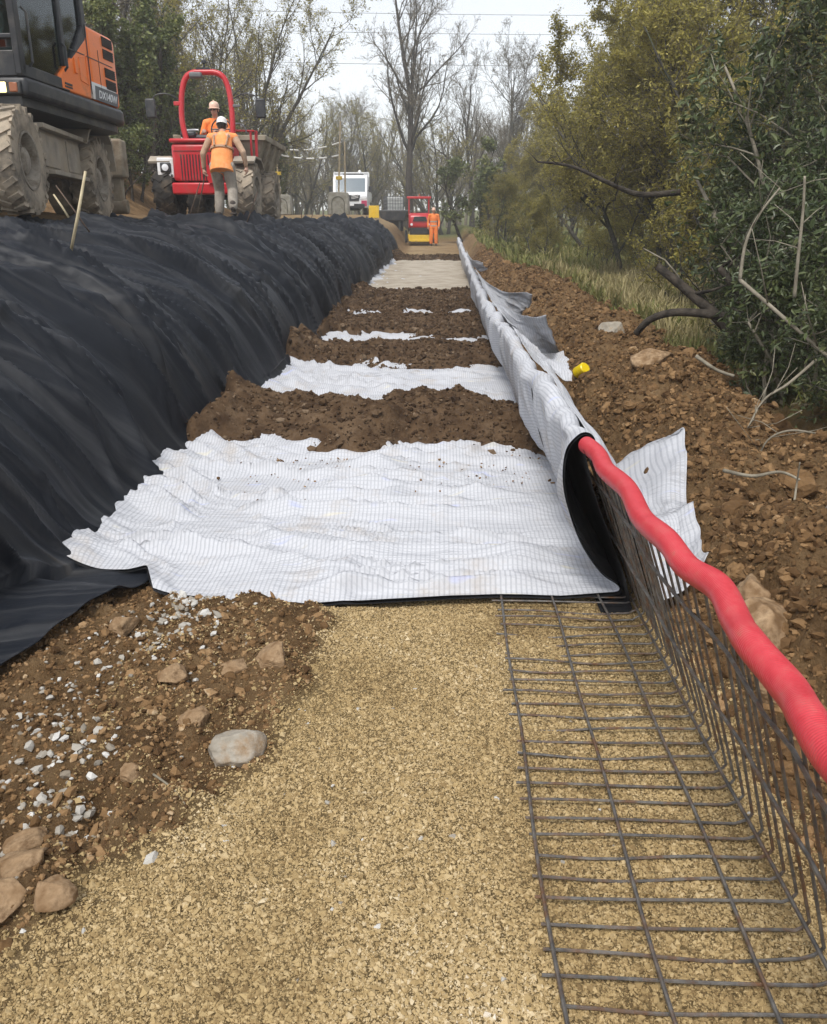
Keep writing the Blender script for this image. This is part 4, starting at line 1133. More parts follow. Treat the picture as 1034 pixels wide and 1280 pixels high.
# ---------------------------------------------------------------- excavator
def excavator():
    E = (-5.66, 9.95, 1.86); rzE = math.radians(7)
    root = empty('wheeled_excavator', E, rzE, 'orange and black wheeled excavator parked on the track above the slope', 'excavator')
    R = .515
    yF, yR = -1.33, 1.33
    for y in (yF, yR):
        for s in (1, -1):
            w = wheel(root, (s * 1.13, y, R - .03), R, .30, s, lugs=20)
            w2 = MB().lathe([(R * .55, -.13), (R * .8, -.15), (R * .97, -.10), (R * .97, .10), (R * .8, .15), (R * .55, .13)], (0, 0, 0), 'x', 40).build('inner_tyre', M_RUB, w, smooth=True)
            w2.location = (-s * .34, 0, 0)
        MB().tube([(-.75, y, R), (.75, y, R)], .11, 12).box((0, y, R), (.42, .34, .34)).build('axle', M_CHAS, root, bevel=.02)
    # chassis: spine, side plates, top lip and step
    ch = MB().box((0, 0, .74), (.86, 3.0, .34)).box((0, 0, .95), (1.05, 1.2, .14))
    ch.build('chassis', M_CHAS, root, bevel=.02)
    sb = MB().box((.86, 0.02, .66), (.66, 1.42, .40)).box((1.20, .02, .885), (.16, 1.60, .05)).box((1.21, 0.02, .43), (.18, 1.30, .045)).box((1.195, -.40, .66), (.02, .56, .34)).box((1.195, .42, .66), (.012, .42, .34))
    sb.build('side_box', M_CHAS, root, bevel=.012)
    MB().box((-.86, 0.02, .66), (.66, 1.42, .40)).box((-1.20, .02, .885), (.16, 1.60, .05)).build('side_box', M_CHAS, root, bevel=.012)
    for s in (1, -1):   # rear mudguards, bent plates
        pl = [(.63, .88), (.78, 1.02), (1.02, 1.13), (1.62, 1.13), (1.84, .98), (1.93, .62), (1.90, .62), (1.81, .95), (1.60, 1.10), (1.03, 1.10), (.80, .99), (.65, .86)]
        MB().prism(pl, 'x', s * .95, s * 1.33).build('mudguard', M_CHAS, root)
    # rear blade carrier and its box
    MB().box((0, 2.12, .70), (2.1, .50, .36)).build('rear_carrier', M_CHAS, root, bevel=.02)
    for s in (1, -1):
        st = MB().box((s * 1.20, 2.42, .82), (.30, .28, .52)).build('stabiliser_box', M_TAN, root, bevel=.04)
        MB().box((s * 1.20, 2.44, .36), (.13, .15, .42), taper=(1.1, 1.1)).lathe([(.10, -.12), (.10, .12), (.02, .12), (.02, -.12)], (s * 1.20, 2.42, .17), 'x', 16).build('stabiliser_leg', M_TAN, root, bevel=.015)
    MB().lathe([(.50, .98), (.50, 1.10), (.30, 1.10), (.30, .98)], (0, 0.05, 0), 'z', 32).build('slew_ring', M_BLK, root)
    # ---- upper body, turned a little on its ring: parts sit in their own turned frame
    th = math.radians(-10)
    Mu = Matrix.Translation((.25, .10, 0)) @ Matrix.Rotation(th, 4, 'Z')
    def up(o):
        o.parent = root; o.matrix_local = Mu; return o
    outline = []
    yb, w = 1.40, 1.22
    def rnd(cx, cy, r, a0, a1, n=7): return [(cx + r * math.cos(a0 + (a1 - a0) * k / n), cy + r * math.sin(a0 + (a1 - a0) * k / n)) for k in range(n + 1)]
    outline = [(-w, -1.02), (w, -1.02)] + rnd(w - .42, yb - .18, .42, 0, math.pi / 2) + rnd(-w + .42, yb - .18, .42, math.pi / 2, math.pi)
    sk = MB().prism(outline, 'z', 1.12, 1.30)
    up(sk.build('deck_skirt', M_BLK, None, bevel=.045, seg=3))
    out2 = [(x * .93, y * .97) for x, y in outline]
    up(MB().prism(out2, 'z', 1.03, 1.12).build('deck_underside', M_BLK, None))
    # orange engine cover: side profile swept across, rear rounded by stacked plans
    def plan(y0, ins=0.0):
        return [(-w + ins, y0), (w - ins, y0)] + rnd(w - .36 - ins, yb - .20 - ins, .36, 0, math.pi / 2) + rnd(-w + .36 + ins, yb - .20 - ins, .36, math.pi / 2, math.pi)
    body = MB().prism(plan(.52, .02), 'z', 1.303, 2.10)
    oc = up(body.build('engine_cover', M_ORANGE, None, bevel=.06, seg=3))
    wedge = MB().prism([(-.22, 1.303), (.50, 1.303), (.50, 1.95), (-.22, 1.45)], 'x', .30, w - .022)
    up(wedge.build('side_panel', M_ORANGE, None, bevel=.018))
    up(MB().prism([(-.22, 1.303), (.50, 1.303), (.50, 1.93), (-.22, 1.60)], 'x', -w + .022, -.35).build('side_panel', M_ORANGE, None, bevel=.018))
    up(MB().lathe([(.16, 2.08), (.18, 2.22), (.13, 2.29), (.02, 2.29), (.02, 2.08)], (.45, .75, 0), 'z', 20).build('exhaust_cap', M_GREYP, None, smooth=True))
    xs_ = w - .02
    for zc in (2.005, 1.87, 1.665, 1.535):
        g = MB().box((xs_ + .002, 1.06, zc), (.012, .27, .105))
        gg = up(g.build('louvre_panel', M_BLK, None))
        sl = MB()
        for k in range(5): sl.box((xs_ + .012, 1.06, zc - .042 + k * .021), (.008, .26, .007), Matrix.Rotation(.5, 3, 'Y'))
        sl.build('louvre_slats', mat_slat, gg)
    up(MB().box((xs_ + .001, .51, 1.70), (.008, .010, .78)).box((xs_ + .001, .60, 1.755), (.006, 1.1, .009)).box((xs_ + .001, .78, 1.60), (.006, .008, .55)).build('panel_seam', M_BLK, None))
    up(MB().box((xs_ + .004, .16, 1.60), (.02, .06, .16)).build('door_handle', M_ORANGE, None, bevel=.006))
    fr = MB()
    for a, b_ in (((.26, 1.47), (.26, 1.70)), ((.26, 1.70), (.45, 1.76)), ((.45, 1.76), (.45, 1.45)), ((.45, 1.45), (.26, 1.47))):
        fr.tube([(xs_ + .001, a[0], a[1]), (xs_ + .001, b_[0], b_[1])], .006, 6)
    up(fr.build('filler_flap', M_ORANGE, None))
    up(MB().box((xs_ + .001, -.06, 1.375), (.008, .16, .022)).box((xs_ + .001, -.06, 1.345), (.008, .16, .016)).build('vent_slots', M_BLK, None))
    # decal plate with its white corner stripe and model lettering
    pl = [(.58, 1.315), (1.20, 1.315), (1.24, 1.47), (.60, 1.47)]
    up(MB().prism([(.50, 1.315), (.58, 1.315), (.60, 1.47), (1.18, 1.47), (1.18, 1.50), (.52, 1.50)], 'x', xs_ - .01, xs_ + .004).build('white_stripe', M_WHITEP, None))
    dp = up(MB().prism(pl, 'x', xs_ - .01, xs_ + .003).build('decal_plate', M_GREYP, None))
    text("DX140W", .125, M_WHITEP, dp, (xs_ + .004, .93, 1.385), (math.pi / 2, 0, math.pi / 2), shear=.2)
    # ---- cab
    x0, x1 = .22, 1.16; yf, yr = -1.00, .50; zb, zt = 1.31, 2.98
    pr = MB()
    def bar(a, b_, t=.045): pr.tube([a, b_], t, 6)
    fl, fr_ = (x0, yf, zb), (x1, yf, zb)
    for x in (x0, x1):
        pr.box((x, yf + .02, (zb + zt) / 2), (.075, .10, zt - zb))
        pr.box((x, yr - .55, (zb + zt) / 2 + .12), (.065, .08, zt - zb - .25))
        pr.box((x, yr, (zb + zt) / 2 + .33), (.075, .10, zt - zb - .66))
        pr.box((x, (yf + yr) / 2, zt - .03), (.075, yr - yf, .07))
        pr.box((x, (yf + yr - .55) / 2, zb + .05), (.075, yr - yf - .5, .12))
        pr.box((x, (yf + yr - .55) / 2, 2.22), (.05, yr - yf - .55, .045))
        pr.prism([(yr - .55, zb + .06), (yr - .45, zb + .06), (yr + .03, 1.97), (yr + .03, 2.06), (yr - .05, 2.06), (yr - .55, zb + .20)], 'x', x - .035, x + .035)
    for y in (yf + .01, yr):
        pr.box(((x0 + x1) / 2, y, zt - .03), (x1 - x0, .08, .08))
    pr.box(((x0 + x1) / 2, yf + .01, 1.66), (x1 - x0, .06, .05)).box(((x0 + x1) / 2, yf + .01, 2.10), (x1 - x0, .05, .035))
    pr.box(((x0 + x1) / 2, yf + .03, 1.42), (x1 - x0, .06, .24))
    cab = up(pr.build('cab', M_BLK, None, bevel=.012))
    MB().box(((x0 + x1) / 2, (yf + yr) / 2, zt + .04), (x1 - x0 + .12, yr - yf + .1, .10)).build('roof', M_BLK, cab, bevel=.04)
    MB().box(((x0 + x1) / 2, yf + .005, 2.53), (x1 - x0 - .08, .012, .80)).build('windscreen', M_GLASS, cab)
    MB().box(((x0 + x1) / 2, yf + .005, 1.88), (x1 - x0 - .08, .012, .40)).build('windscreen', M_GLASS, cab)
    MB().box((x1 - .005, (yf + yr - .55) / 2 + .0, 2.58), (.012, yr - yf - .66, .68)).build('door_window', M_GLASS, cab)
    MB().prism([(yf + .08, 1.42), (yr - .60, 1.42), (yr - .60, 2.19), (yf + .08, 2.19)], 'x', x1 - .011, x1 + .001).build('door_window', M_GLASS, cab)
    MB().prism([(yr - .50, 1.55), (yr - .05, 2.07), (yr - .05, 2.92), (yr - .50, 2.92)], 'x', x1 - .011, x1 + .001).build('rear_side_window', M_GLASS, cab)
    MB().box((x0 + .005, (yf + yr - .4) / 2, 2.4), (.012, yr - yf - .5, 1.05)).build('inner_side_window', M_GLASS, cab)
    MB().box(((x0 + x1) / 2, yr, 2.5), (x1 - x0 - .08, .012, .8)).build('rear_window', M_GLASS, cab)
    MB().box((.68, -.15, 1.62), (.5, .5, .16)).box((.68, .12, 2.0), (.48, .14, .75)).box((.68, .14, 2.48), (.28, .10, .2)).build('seat', M_GREYP, cab, bevel=.05)
    MB().tube([(.68, -.72, 1.5), (.68, -.62, 2.0)], .04, 8).lathe([(.17, 2.0), (.19, 2.02), (.17, 2.04)], (.68, -.6, 0), 'z', 18).build('steering_column', M_BLK, cab)
    MB().tube([(x1 + .03, yr - .60, 1.50), (x1 + .07, yr - .60, 1.54), (x1 + .07, yr - .60, 1.74), (x1 + .03, yr - .60, 1.78)], .014, 6).build('grab_handle', M_BLK, cab)
    MB().tube([(x1 + .02, yf + .15, 1.4), (x1 + .07, yf + .15, 1.45), (x1 + .07, yf + .15, 1.9), (x1 + .02, yf + .15, 1.95)], .014, 6).build('grab_handle', M_BLK, cab)
    # lamps let into the front of the deck
    lp = MB().box((1.00, -1.035, 1.19), (.34, .05, .12)).build('lamp_housing', M_BLK, None, bevel=.01); up(lp)
    MB().box((.93, -1.062, 1.19), (.185, .02, .098)).build('headlight', M_LAMP, lp, bevel=.012)
    MB().box((1.10, -1.062, 1.19), (.085, .02, .09)).build('indicator', M_AMB, lp, bevel=.01)
    lp = MB().box((-1.00, -1.035, 1.19), (.34, .05, .12)).build('lamp_housing', M_BLK, None, bevel=.01); up(lp)
    MB().box((-.93, -1.062, 1.19), (.185, .02, .098)).build('headlight', M_LAMP, lp, bevel=.012)
    # boom on the far side of the cab, folded up out of the picture
    bm_ = MB().prism([(-.95, 1.35), (-.55, 1.30), (-.9, 2.6), (-1.9, 4.3), (-2.6, 4.9), (-2.75, 4.7), (-2.2, 4.0), (-1.35, 2.5)], 'x', -.32, .02)
    up(bm_.build('boom', M_ORANGE, None, bevel=.03))
    up(MB().prism([(-2.75, 4.95), (-2.45, 4.7), (-3.6, 2.9), (-3.9, 2.85)], 'x', -.28, -.02).build('dipper_arm', M_ORANGE, None, bevel=.03))
    up(MB().prism([(-3.95, 2.95), (-3.55, 2.95), (-3.35, 2.45), (-3.55, 2.15), (-4.0, 2.1), (-4.3, 2.3), (-4.05, 2.55)], 'x', -.55, .25).build('bucket', M_CHAS, None, bevel=.02))
mat_slat = mat_noise("dark_slat", (.05, .035, .03), (.08, .055, .045), scale=9, rough=.6)
excavator()

# ---------------------------------------------------------------- site dumper
def dumper():
    D = (-4.47, 17.15, float(plateau_z(-4.4, 17.15)) - .0)
    root = empty('site_dumper', D, math.radians(1.5), 'red site dumper with a tall red roll bar and a beige muddy skip', 'dumper')
    R = .50
    for y in (-.92, 1.28):
        for s in (1, -1):
            wheel(root, (s * .74, y, R - .02), R, .38, s, mat=M_RUBD if s < 0 else M_RUB, lugs=16)
        MB().tube([(-.6, y, R), (.6, y, R)], .09, 10).build('axle', M_BLK, root)
    MB().box((0, 0.1, .62), (.62, 2.6, .26)).build('chassis', M_BLK, root, bevel=.02)
    # bonnet: rounded red box, grille, counter bumper
    bo = MB().box((0, -.90, .95), (1.08, .86, .64)).build('bonnet', M_RED, root, bevel=.06, seg=3)
    MB().box((0, -.90, 1.315), (1.12, .92, .07)).build('bonnet_top', M_RED, root, bevel=.03)
    MB().box((0, -1.30, .50), (1.10, .26, .20)).build('rear_bumper', M_RED, root, bevel=.03)
    MB().box((0.02, -1.336, .86), (.84, .02, .44)).build('grille_recess', M_BLK, bo)
    g = MB()
    for k in range(15): g.box((-.385 + k * .055, -1.345, .86), (.030, .03, .44))
    g.build('grille_bars', M_RED, bo)
    MB().box((0, -1.334, 1.14), (1.0, .012, .008)).box((0, -1.334, 1.30), (1.0, .010, .006)).build('panel_seam', M_BLK, bo)
    MB().box((.18, -1.46, .74), (.08, .03, .30)).lathe([(.05, .55), (.05, .82), (.02, .88), (.002, .88), (.002, .55)], (.28, -1.48, 0), 'z', 14).build('fire_bottle', M_RED, root, smooth=True)
    # lamps on the corners
    lb = MB().box((-.67, -1.28, .86), (.30, .10, .34)).build('lamp_bracket', M_WHITEP, root, bevel=.015)
    MB().box((-.66, -1.345, .86), (.20, .04, .17)).build('lamp_bezel', M_BLK, lb, bevel=.02)
    MB().lathe([(.060, -.0), (.060, -.02), (.002, -.03), (.002, 0)], (-.66, -1.365, .86), 'y', 18).build('lamp_lens', M_LENS, lb, smooth=True)
    # roll bar
    w = .475
    P = [(-w + .07, -.62, 1.30), (-w, -.62, 1.70), (-w + .01, -.60, 2.05), (-w + .05, -.58, 2.30), (-w + .13, -.57, 2.47), (-w + .27, -.56, 2.545), (0, -.56, 2.555), (w - .27, -.56, 2.545), (w - .13, -.57, 2.47), (w - .05, -.58, 2.30), (w - .01, -.60, 2.05), (w, -.62, 1.70), (w - .02, -.62, 1.30)]
    P = catmull([Vector(p) for p in P], 5)
    rb = MB().tube(P, .052, 10).build('roll_bar', M_RED, root, smooth=True)
    MB().box((-w - .07, -.62, 2.02), (.12, .06, .07)).build('roll_bar_bracket', M_RED, rb, bevel=.01)
    MB().box((w + .09, -.62, 1.98), (.14, .05, .05)).build('roll_bar_bracket', M_GREYP, rb, bevel=.01)
    MB().box((-.16, -.58, 2.50), (.24, .12, .10)).build('beacon_box', M_GREYP, rb, bevel=.03)
    MB().tube([(0, -.56, 2.60), (0.0, -.56, 2.70)], .018, 8).lathe([(.05, 2.70), (.05, 2.74), (.01, 2.76), (.01, 2.70)], (0, -.56, 0), 'z', 12).box((-.02, -.56, 2.61), (.26, .08, .03)).build('aerial', M_BLK, rb, smooth=True)
    # operator platform: floor, console, wheel, seat, rails
    MB().box((0, -.05, .92), (1.2, .95, .08)).build('platform', M_BLK, root, bevel=.015)
    MB().box((-.14, -.42, 1.42), (.62, .30, .16)).box((-.40, -.48, 1.50), (.30, .26, .12)).box((-.10, -.40, 1.22), (.30, .22, .30)).build('console', M_BLK, root, bevel=.04)
    st = MB()
    ring = [(.18 + .19 * math.cos(a), -.30 + .05 * math.sin(a), 1.62 + .19 * math.sin(a)) for a in [2 * math.pi * k / 22 for k in range(23)]]
    st.tube(ring, .014, 6, caps=False).tube([(.18, -.30, 1.62), (.15, -.42, 1.40)], .025, 8).tube([(0, -.30, 1.62), (.36, -.30, 1.62)], .012, 6)
    st.build('steering_wheel', M_BLK, root, smooth=True)
    MB().box((.16, .30, 1.18), (.46, .44, .12)).box((.16, .50, 1.42), (.46, .10, .42)).build('seat', M_BLK, root, bevel=.04)
    MB().box((.16, .30, 1.0), (.34, .34, .28)).build('seat_base', M_RED, root, bevel=.02)
    MB().tube(catmull([Vector(p) for p in [(-.58, -.35, 1.33), (-.56, -.35, 1.56), (-.40, -.35, 1.60), (-.25, -.35, 1.60)]], 4), .018, 8).build('grab_rail', M_WHITEP, root, smooth=True)
    MB().tube([(.46, -.42, 1.58), (.78, -.20, 1.60), (.80, .05, 1.60)], .018, 8).tube([(.80, -.05, 1.62), (.78, -.05, .95)], .03, 8).tube([(.70, -.10, 1.60), (.70, -.10, .95)], .022, 8).build('side_rail', M_RED, root, smooth=True)
    ring2 = [(.50 + .16 * math.cos(a), -.30, 1.55 + .17 * math.sin(a)) for a in [math.pi * k / 12 for k in range(13)]]
    MB().tube(ring2, .016, 6).build('hand_rail', M_GREYP, root, smooth=True)
    # mirrors
    for s in (1, -1):
        arm = MB().tube(catmull([Vector(p) for p in ((s * .52, -.62, 2.10), (s * .72, -.66, 2.18), (s * .92, -.68, 2.15), (s * 1.0, -.68, 2.05))], 4), .012, 6).build('mirror_arm', M_BLK, root, smooth=True)
        MB().box((s * 1.03, -.68, 1.93), (.19, .06, .34)).build('mirror', M_BLK, arm, bevel=.035, seg=3)
    # mudguards
    for s in (1, -1):
        pl = [(-1.34, .97), (-1.16, 1.07), (-.60, 1.07), (-.38, .92), (-.38, .88), (-.62, 1.03), (-1.14, 1.03), (-1.32, .93)]
        MB().prism(pl, 'x', s * .58, s * .98).build('mudguard', M_CHAS, root, bevel=.004)
    # skip: tapered tub with a thick rolled rim
    ob = [(-.62, .55), (.62, .55), (.70, 1.95), (-.70, 1.95)]
    tp_ = [(-.88, .30), (.88, .30), (.93, 2.45), (-.93, 2.45)]
    zb_, zt_ = .88, 1.52
    vs = [(x, y, zb_) for x, y in ob] + [(x, y, zt_) for x, y in tp_] + [(x * .93, (y - 1.3) * .93 + 1.3, zt_) for x, y in tp_] + [(x * .9, (y - 1.3) * .9 + 1.3, zb_ + .05) for x, y in ob]
    fs = [(3, 2, 1, 0), (12, 13, 14, 15)]
    for k in range(4):
        j = (k + 1) % 4
        fs += [(k, j, 4 + j, 4 + k), (4 + k, 4 + j, 8 + j, 8 + k), (8 + k, 8 + j, 12 + j, 12 + k)]
    skp = MB().add([Vector(v) for v in vs], fs).build('skip', M_TAN, root, bevel=.015)
    rm = MB()
    for k in range(4):
        j = (k + 1) % 4
        a, b_ = Vector((*tp_[k], zt_ + .01)), Vector((*tp_[j], zt_ + .01))
        d = (b_ - a); L = d.length; ang = math.atan2(d.y, d.x)
        rm.box((a + b_) / 2 + Vector((0, 0, .002 * k)), (L + .08, .10, .10 + .003 * k), Matrix.Rotation(ang, 3, 'Z'))
    for s in (1, -1):
        for y in (.75, 1.35, 1.95):
            rm.box((s * .80, y, 1.20), (.07, .07, .62), Matrix.Rotation(s * .36, 3, 'Y'))
    rm.build('skip_rim', M_TAN, skp, bevel=.012)
    MB().box((0, 1.3, .78), (.5, 1.2, .2)).build('skip_cradle', M_BLK, root, bevel=.02)
dumper()

# ---------------------------------------------------------------- white tipper truck, far
def truck():
    y = 50.2; x = X_at(440, y) ; z = float(ground(np.array([x]), np.array([y]), False)[0])
    root = empty('tipper_truck', (x, y, z), math.radians(3), 'white tipper truck facing the camera at the far end of the track', 'truck')
    for s in (1, -1):
        for yy in (-.6, 2.6): wheel(root, (s * .86, yy, .36), .36, .24, s, mat=M_RUBD, lugs=12)
    MB().box((0, 1.3, .52), (.9, 4.8, .2)).build('chassis', M_BLK, root)
    prof = [(-1.35, .42), (-1.35, .92), (-1.20, 1.12), (-.72, 1.26), (-.22, 2.12), (.10, 2.26), (.95, 2.26), (.95, .42)]
    cab = MB().prism(prof, 'x', -1.0, 1.0).build('cab', M_WHITEP, root, bevel=.06, seg=3)
    MB().prism([(-.705, 1.315), (-.27, 2.06), (-.245, 2.04), (-.68, 1.295)], 'x', -.86, .86).build('windscreen', M_GLASSD, cab)
    for s in (1, -1):
        MB().prism([(-.5, 1.35), (-.12, 2.02), (.6, 2.02), (.6, 1.35)], 'x', s * 1.0, s * 1.006).build('side_window', M_GLASSD, cab)
        mr = MB().box((s * 1.16, -.55, 1.45), (.18, .08, .32)).tube([(s * .98, -.5, 1.4), (s * 1.1, -.55, 1.4)], .02, 6).build('mirror', M_BLK, root, bevel=.03)
        MB().prism([(s * .55, .86), (s * .95, .92), (s * .95, 1.06), (s * .62, 1.02)], 'y', -1.37, -1.28).build('headlight', M_LENS, cab)
        MB().box((s * .82, -1.36, .66), (.32, .03, .30)).build('fluorescent_panel', mat_plain('magenta_red_panel', (.45, .03, .10), .5), cab)
    gr = MB().prism([(-.52, .78), (.52, .78), (.60, 1.10), (-.60, 1.10)], 'y', -1.375, -1.30).build('grille', M_BLK, cab)
    gs = MB()
    for k in range(3):
        for s in (-1, 1): gs.tube([(s * .1, -1.385, .90 + k * .075), (s * .50, -1.385, .98 + k * .075)], .014, 5)
    gs.build('grille_slats', M_WHITEP, gr)
    MB().box((0, -1.375, .52), (1.7, .08, .24)).build('bumper', M_BLK, cab, bevel=.02)
    MB().box((-.02, -1.425, .58), (.52, .012, .11)).build('number_plate', M_WHITEP, cab)
    hb = MB().box((0, 1.05, 1.45), (2.12, .06, 1.95)).box((0, 3.2, 1.0), (2.1, 3.6, .12)).box((1.04, 3.2, 1.25), (.05, 3.6, .42)).box((-1.04, 3.2, 1.25), (.05, 3.6, .42)).build('tipper_body', M_WHITEP, root, bevel=.01)
    MB().box((-1.03, 1.0, 2.3), (.07, .09, .25)).box((1.03, 1.0, 2.3), (.07, .09, .25)).box((0, 1.0, 2.44), (2.1, .09, .06)).build('headboard_rail', M_WHITEP, root)
    MB().box((.15, .35, 2.31), (1.2, .2, .07)).build('beacon_bar', M_BLK, root, bevel=.02)
    MB().lathe([(.10, 2.34), (.10, 2.46), (.04, 2.54), (.005, 2.54), (.005, 2.34)], (.52, .35, 0), 'z', 14).build('beacon', M_WHITEP, root, smooth=True)
truck()

# ---------------------------------------------------------------- small red roller
def roller():
    y = 43.0; x = X_at(524, y); z = float(floor_z(y))
    root = empty('red_roller', (x, y, z), math.radians(4), 'small red roller with yellow scraper frame parked in the trench', 'roller')
    for yy, nm in ((-.55, 'drum'), (1.15, 'drum')):
        MB().lathe([(.02, -.5), (.34, -.5), (.36, -.47), (.36, .47), (.34, .5), (.02, .5)], (0, yy, .36), 'x', 32).build(nm, M_CHAS, root, smooth=True)
    MB().box((0, -.98, .34), (1.12, .07, .30)).box((-.55, -.55, .42), (.06, .9, .22)).box((.55, -.55, .42), (.06, .9, .22)).box((0, -1.0, .22), (.9, .06, .10)).build('scraper_frame', M_YEL, root, bevel=.012)
    MB().box((0, -.80, .68), (.98, .40, .34)).build('front_module', M_BLK, root, bevel=.03)
    prof = [(-1.02, .80), (-1.06, 1.15), (-.95, 1.42), (-.70, 1.52), (-.10, 1.46), (-.05, .80)]
    bn = MB().prism(prof, 'x', -.54, .54).build('bonnet', M_RED, root, bevel=.10, seg=3)
    MB().prism([(-.36, 1.12), (.36, 1.12), (.28, 1.34), (-.28, 1.34)], 'y', -1.09, -1.02).build('grille', M_BLK, bn)
    for s in (1, -1):
        MB().lathe([(.06, -.02), (.06, .03), (.002, .03), (.002, -.02)], (s * .42, -1.075, .98), 'y', 14).build('headlight', M_LENS, bn, smooth=True)
        MB().tube([(s * .50, .25, .8), (s * .50, .28, 2.22)], .035, 8).build('roll_post', M_RED, root, smooth=True)
    MB().box((0, .28, 2.27), (1.22, .14, .11)).build('roll_bar', M_RED, root, bevel=.02)
    MB().lathe([(.05, 2.33), (.05, 2.42), (.01, 2.45), (.01, 2.33)], (.02, .28, 0), 'z', 12).build('beacon', M_AMB, root, smooth=True)
    MB().box((0, .45, .78), (1.05, 1.2, .22)).build('chassis', M_BLK, root, bevel=.03)
    MB().box((0, .62, 1.05), (.5, .45, .15)).box((0, .84, 1.32), (.48, .1, .45)).build('seat', M_BLK, root, bevel=.04)
    MB().tube([(0, .05, 1.3), (0, .12, 1.55)], .03, 8).lathe([(.17, 1.55), (.19, 1.57), (.17, 1.59)], (0, .12, 0), 'z', 18).build('steering_wheel', M_BLK, root)
    MB().box((-.66, -.1, .42), (.12, .5, .6)).build('side_step', M_BLK, root, bevel=.02)
roller()
# ================================================================== PEOPLE
def fuse(name, mb, voxel, mat, parent, smooth_it=3):
    """one continuous skin over the overlapping closed shapes in mb"""
    me = mb.mesh(name)
    o = bpy.data.objects.new(name, me); COL.objects.link(o)
    rm = o.modifiers.new('remesh', 'REMESH'); rm.mode = 'VOXEL'; rm.voxel_size = voxel; rm.use_smooth_shade = True
    sm = o.modifiers.new('smooth', 'SMOOTH'); sm.factor = .5; sm.iterations = smooth_it
    bpy.context.view_layer.update()
    ev = o.evaluated_get(bpy.context.evaluated_depsgraph_get())
    me2 = bpy.data.meshes.new_from_object(ev)
    bpy.data.objects.remove(o); bpy.data.meshes.remove(me)
    me2.name = name
    me2.polygons.foreach_set('use_smooth', [True] * len(me2.polygons))
    me2.materials.clear()
    return link(name, me2, mat, parent)

M_SKIN = mat_noise("skin", (.48, .27, .19), (.55, .33, .24), scale=9, rough=.5)
M_HIVIS = mat_noise("hi_vis_orange", (.85, .20, .035), (.92, .27, .055), scale=10, rough=.75, bump=.010, bscale=22, dirt=(.62, .27, .10), dirt_amt=.35, dirt_scale=5)
M_HIVIS_F = mat_noise("faded_hi_vis_orange", (.80, .26, .07), (.88, .34, .11), scale=7, rough=.8, bump=.012, bscale=18, dirt=(.70, .40, .20), dirt_amt=.35, dirt_scale=4)
M_BAND = mat_noise("reflective_band", (.36, .34, .31), (.46, .44, .41), scale=12, rough=.45)
M_BANDB = mat_noise("dusty_band", (.34, .20, .11), (.42, .26, .16), scale=12, rough=.6)
M_TROU = mat_noise("grey_beige_trousers", (.21, .185, .155), (.33, .295, .25), scale=7, rough=.9, bump=.012, bscale=16, dirt=(.42, .37, .30), dirt_amt=.4, dirt_scale=6)
M_SLEEVE = mat_noise("dull_sleeve", (.40, .26, .17), (.50, .35, .24), scale=8, rough=.9, bump=.01, bscale=20)
M_BOOT = mat_noise("work_boot", (.03, .022, .018), (.07, .052, .04), scale=9, rough=.7)
M_HELM = mat_noise("white_helmet", (.76, .74, .71), (.80, .79, .77), scale=6, rough=.35)
M_HELMO = mat_noise('pale_orange_helmet', (.78, .50, .38), (.80, .56, .44), scale=6, rough=.35)
M_HAIR = mat_noise("dark_hair", (.012, .010, .009), (.030, .024, .020), scale=40, rough=.7)
M_EYE = mat_plain("eye", (.02, .015, .012), .3)

def seg(mb, a, b, ra, rb, n=12, k=5, bulge=0.0):
    a, b = Vector(a), Vector(b)
    pts = [a + (b - a) * i / k for i in range(k + 1)]
    mb.tube(pts, [ra + (rb - ra) * i / k + bulge * math.sin(math.pi * i / k) for i in range(k + 1)], n)
    mb.ball(a, ra, 12, 8).ball(b, rb, 12, 8)
    return mb

def hand(mb, wrist, along_, palm_n, curl=.8, s=1.0, mirror=1):
    """palm, four unequal bent fingers and a thumb leaving the side of the palm"""
    a = Vector(along_).normalized(); n = Vector(palm_n); n = (n - a * n.dot(a)).normalized(); t = a.cross(n) * mirror
    w = Vector(wrist)
    pc = w + a * .045 * s
    mb.tube([w - a * .02 * s, w + a * .02 * s, pc + a * .03 * s, pc + a * .045 * s], [.026 * s, .032 * s, .036 * s, .026 * s], 10)
    mb.ball(pc + t * .012 * s, (.030 * s,) * 3, 10, 6).ball(pc - t * .014 * s, (.028 * s,) * 3, 10, 6)
    for i, (off, ln) in enumerate(((.030, .072), (.010, .082), (-.010, .076), (-.029, .060))):
        p0 = pc + a * .036 * s + t * off * s
        q = [p0]
        d = a.copy(); th = 0
        for k, f in enumerate((.42, .33, .25)):
            th += curl * (.55 + .15 * i * .5) * (.7 if k == 0 else 1.0)
            d = a * math.cos(th) + n * math.sin(th)
            q.append(q[-1] + d * ln * f * s)
        mb.tube(q, [.0105 * s, .010 * s, .009 * s, .0075 * s], 8)
    p0 = w + a * .028 * s + t * .026 * s
    d1 = (a * .6 + t * .6 + n * .5).normalized(); d2 = (a * .7 + n * .7 + t * .05).normalized()
    mb.tube([p0, p0 + d1 * .036 * s, p0 + d1 * .036 * s + d2 * .030 * s], [.014 * s, .0115 * s, .009 * s], 8)

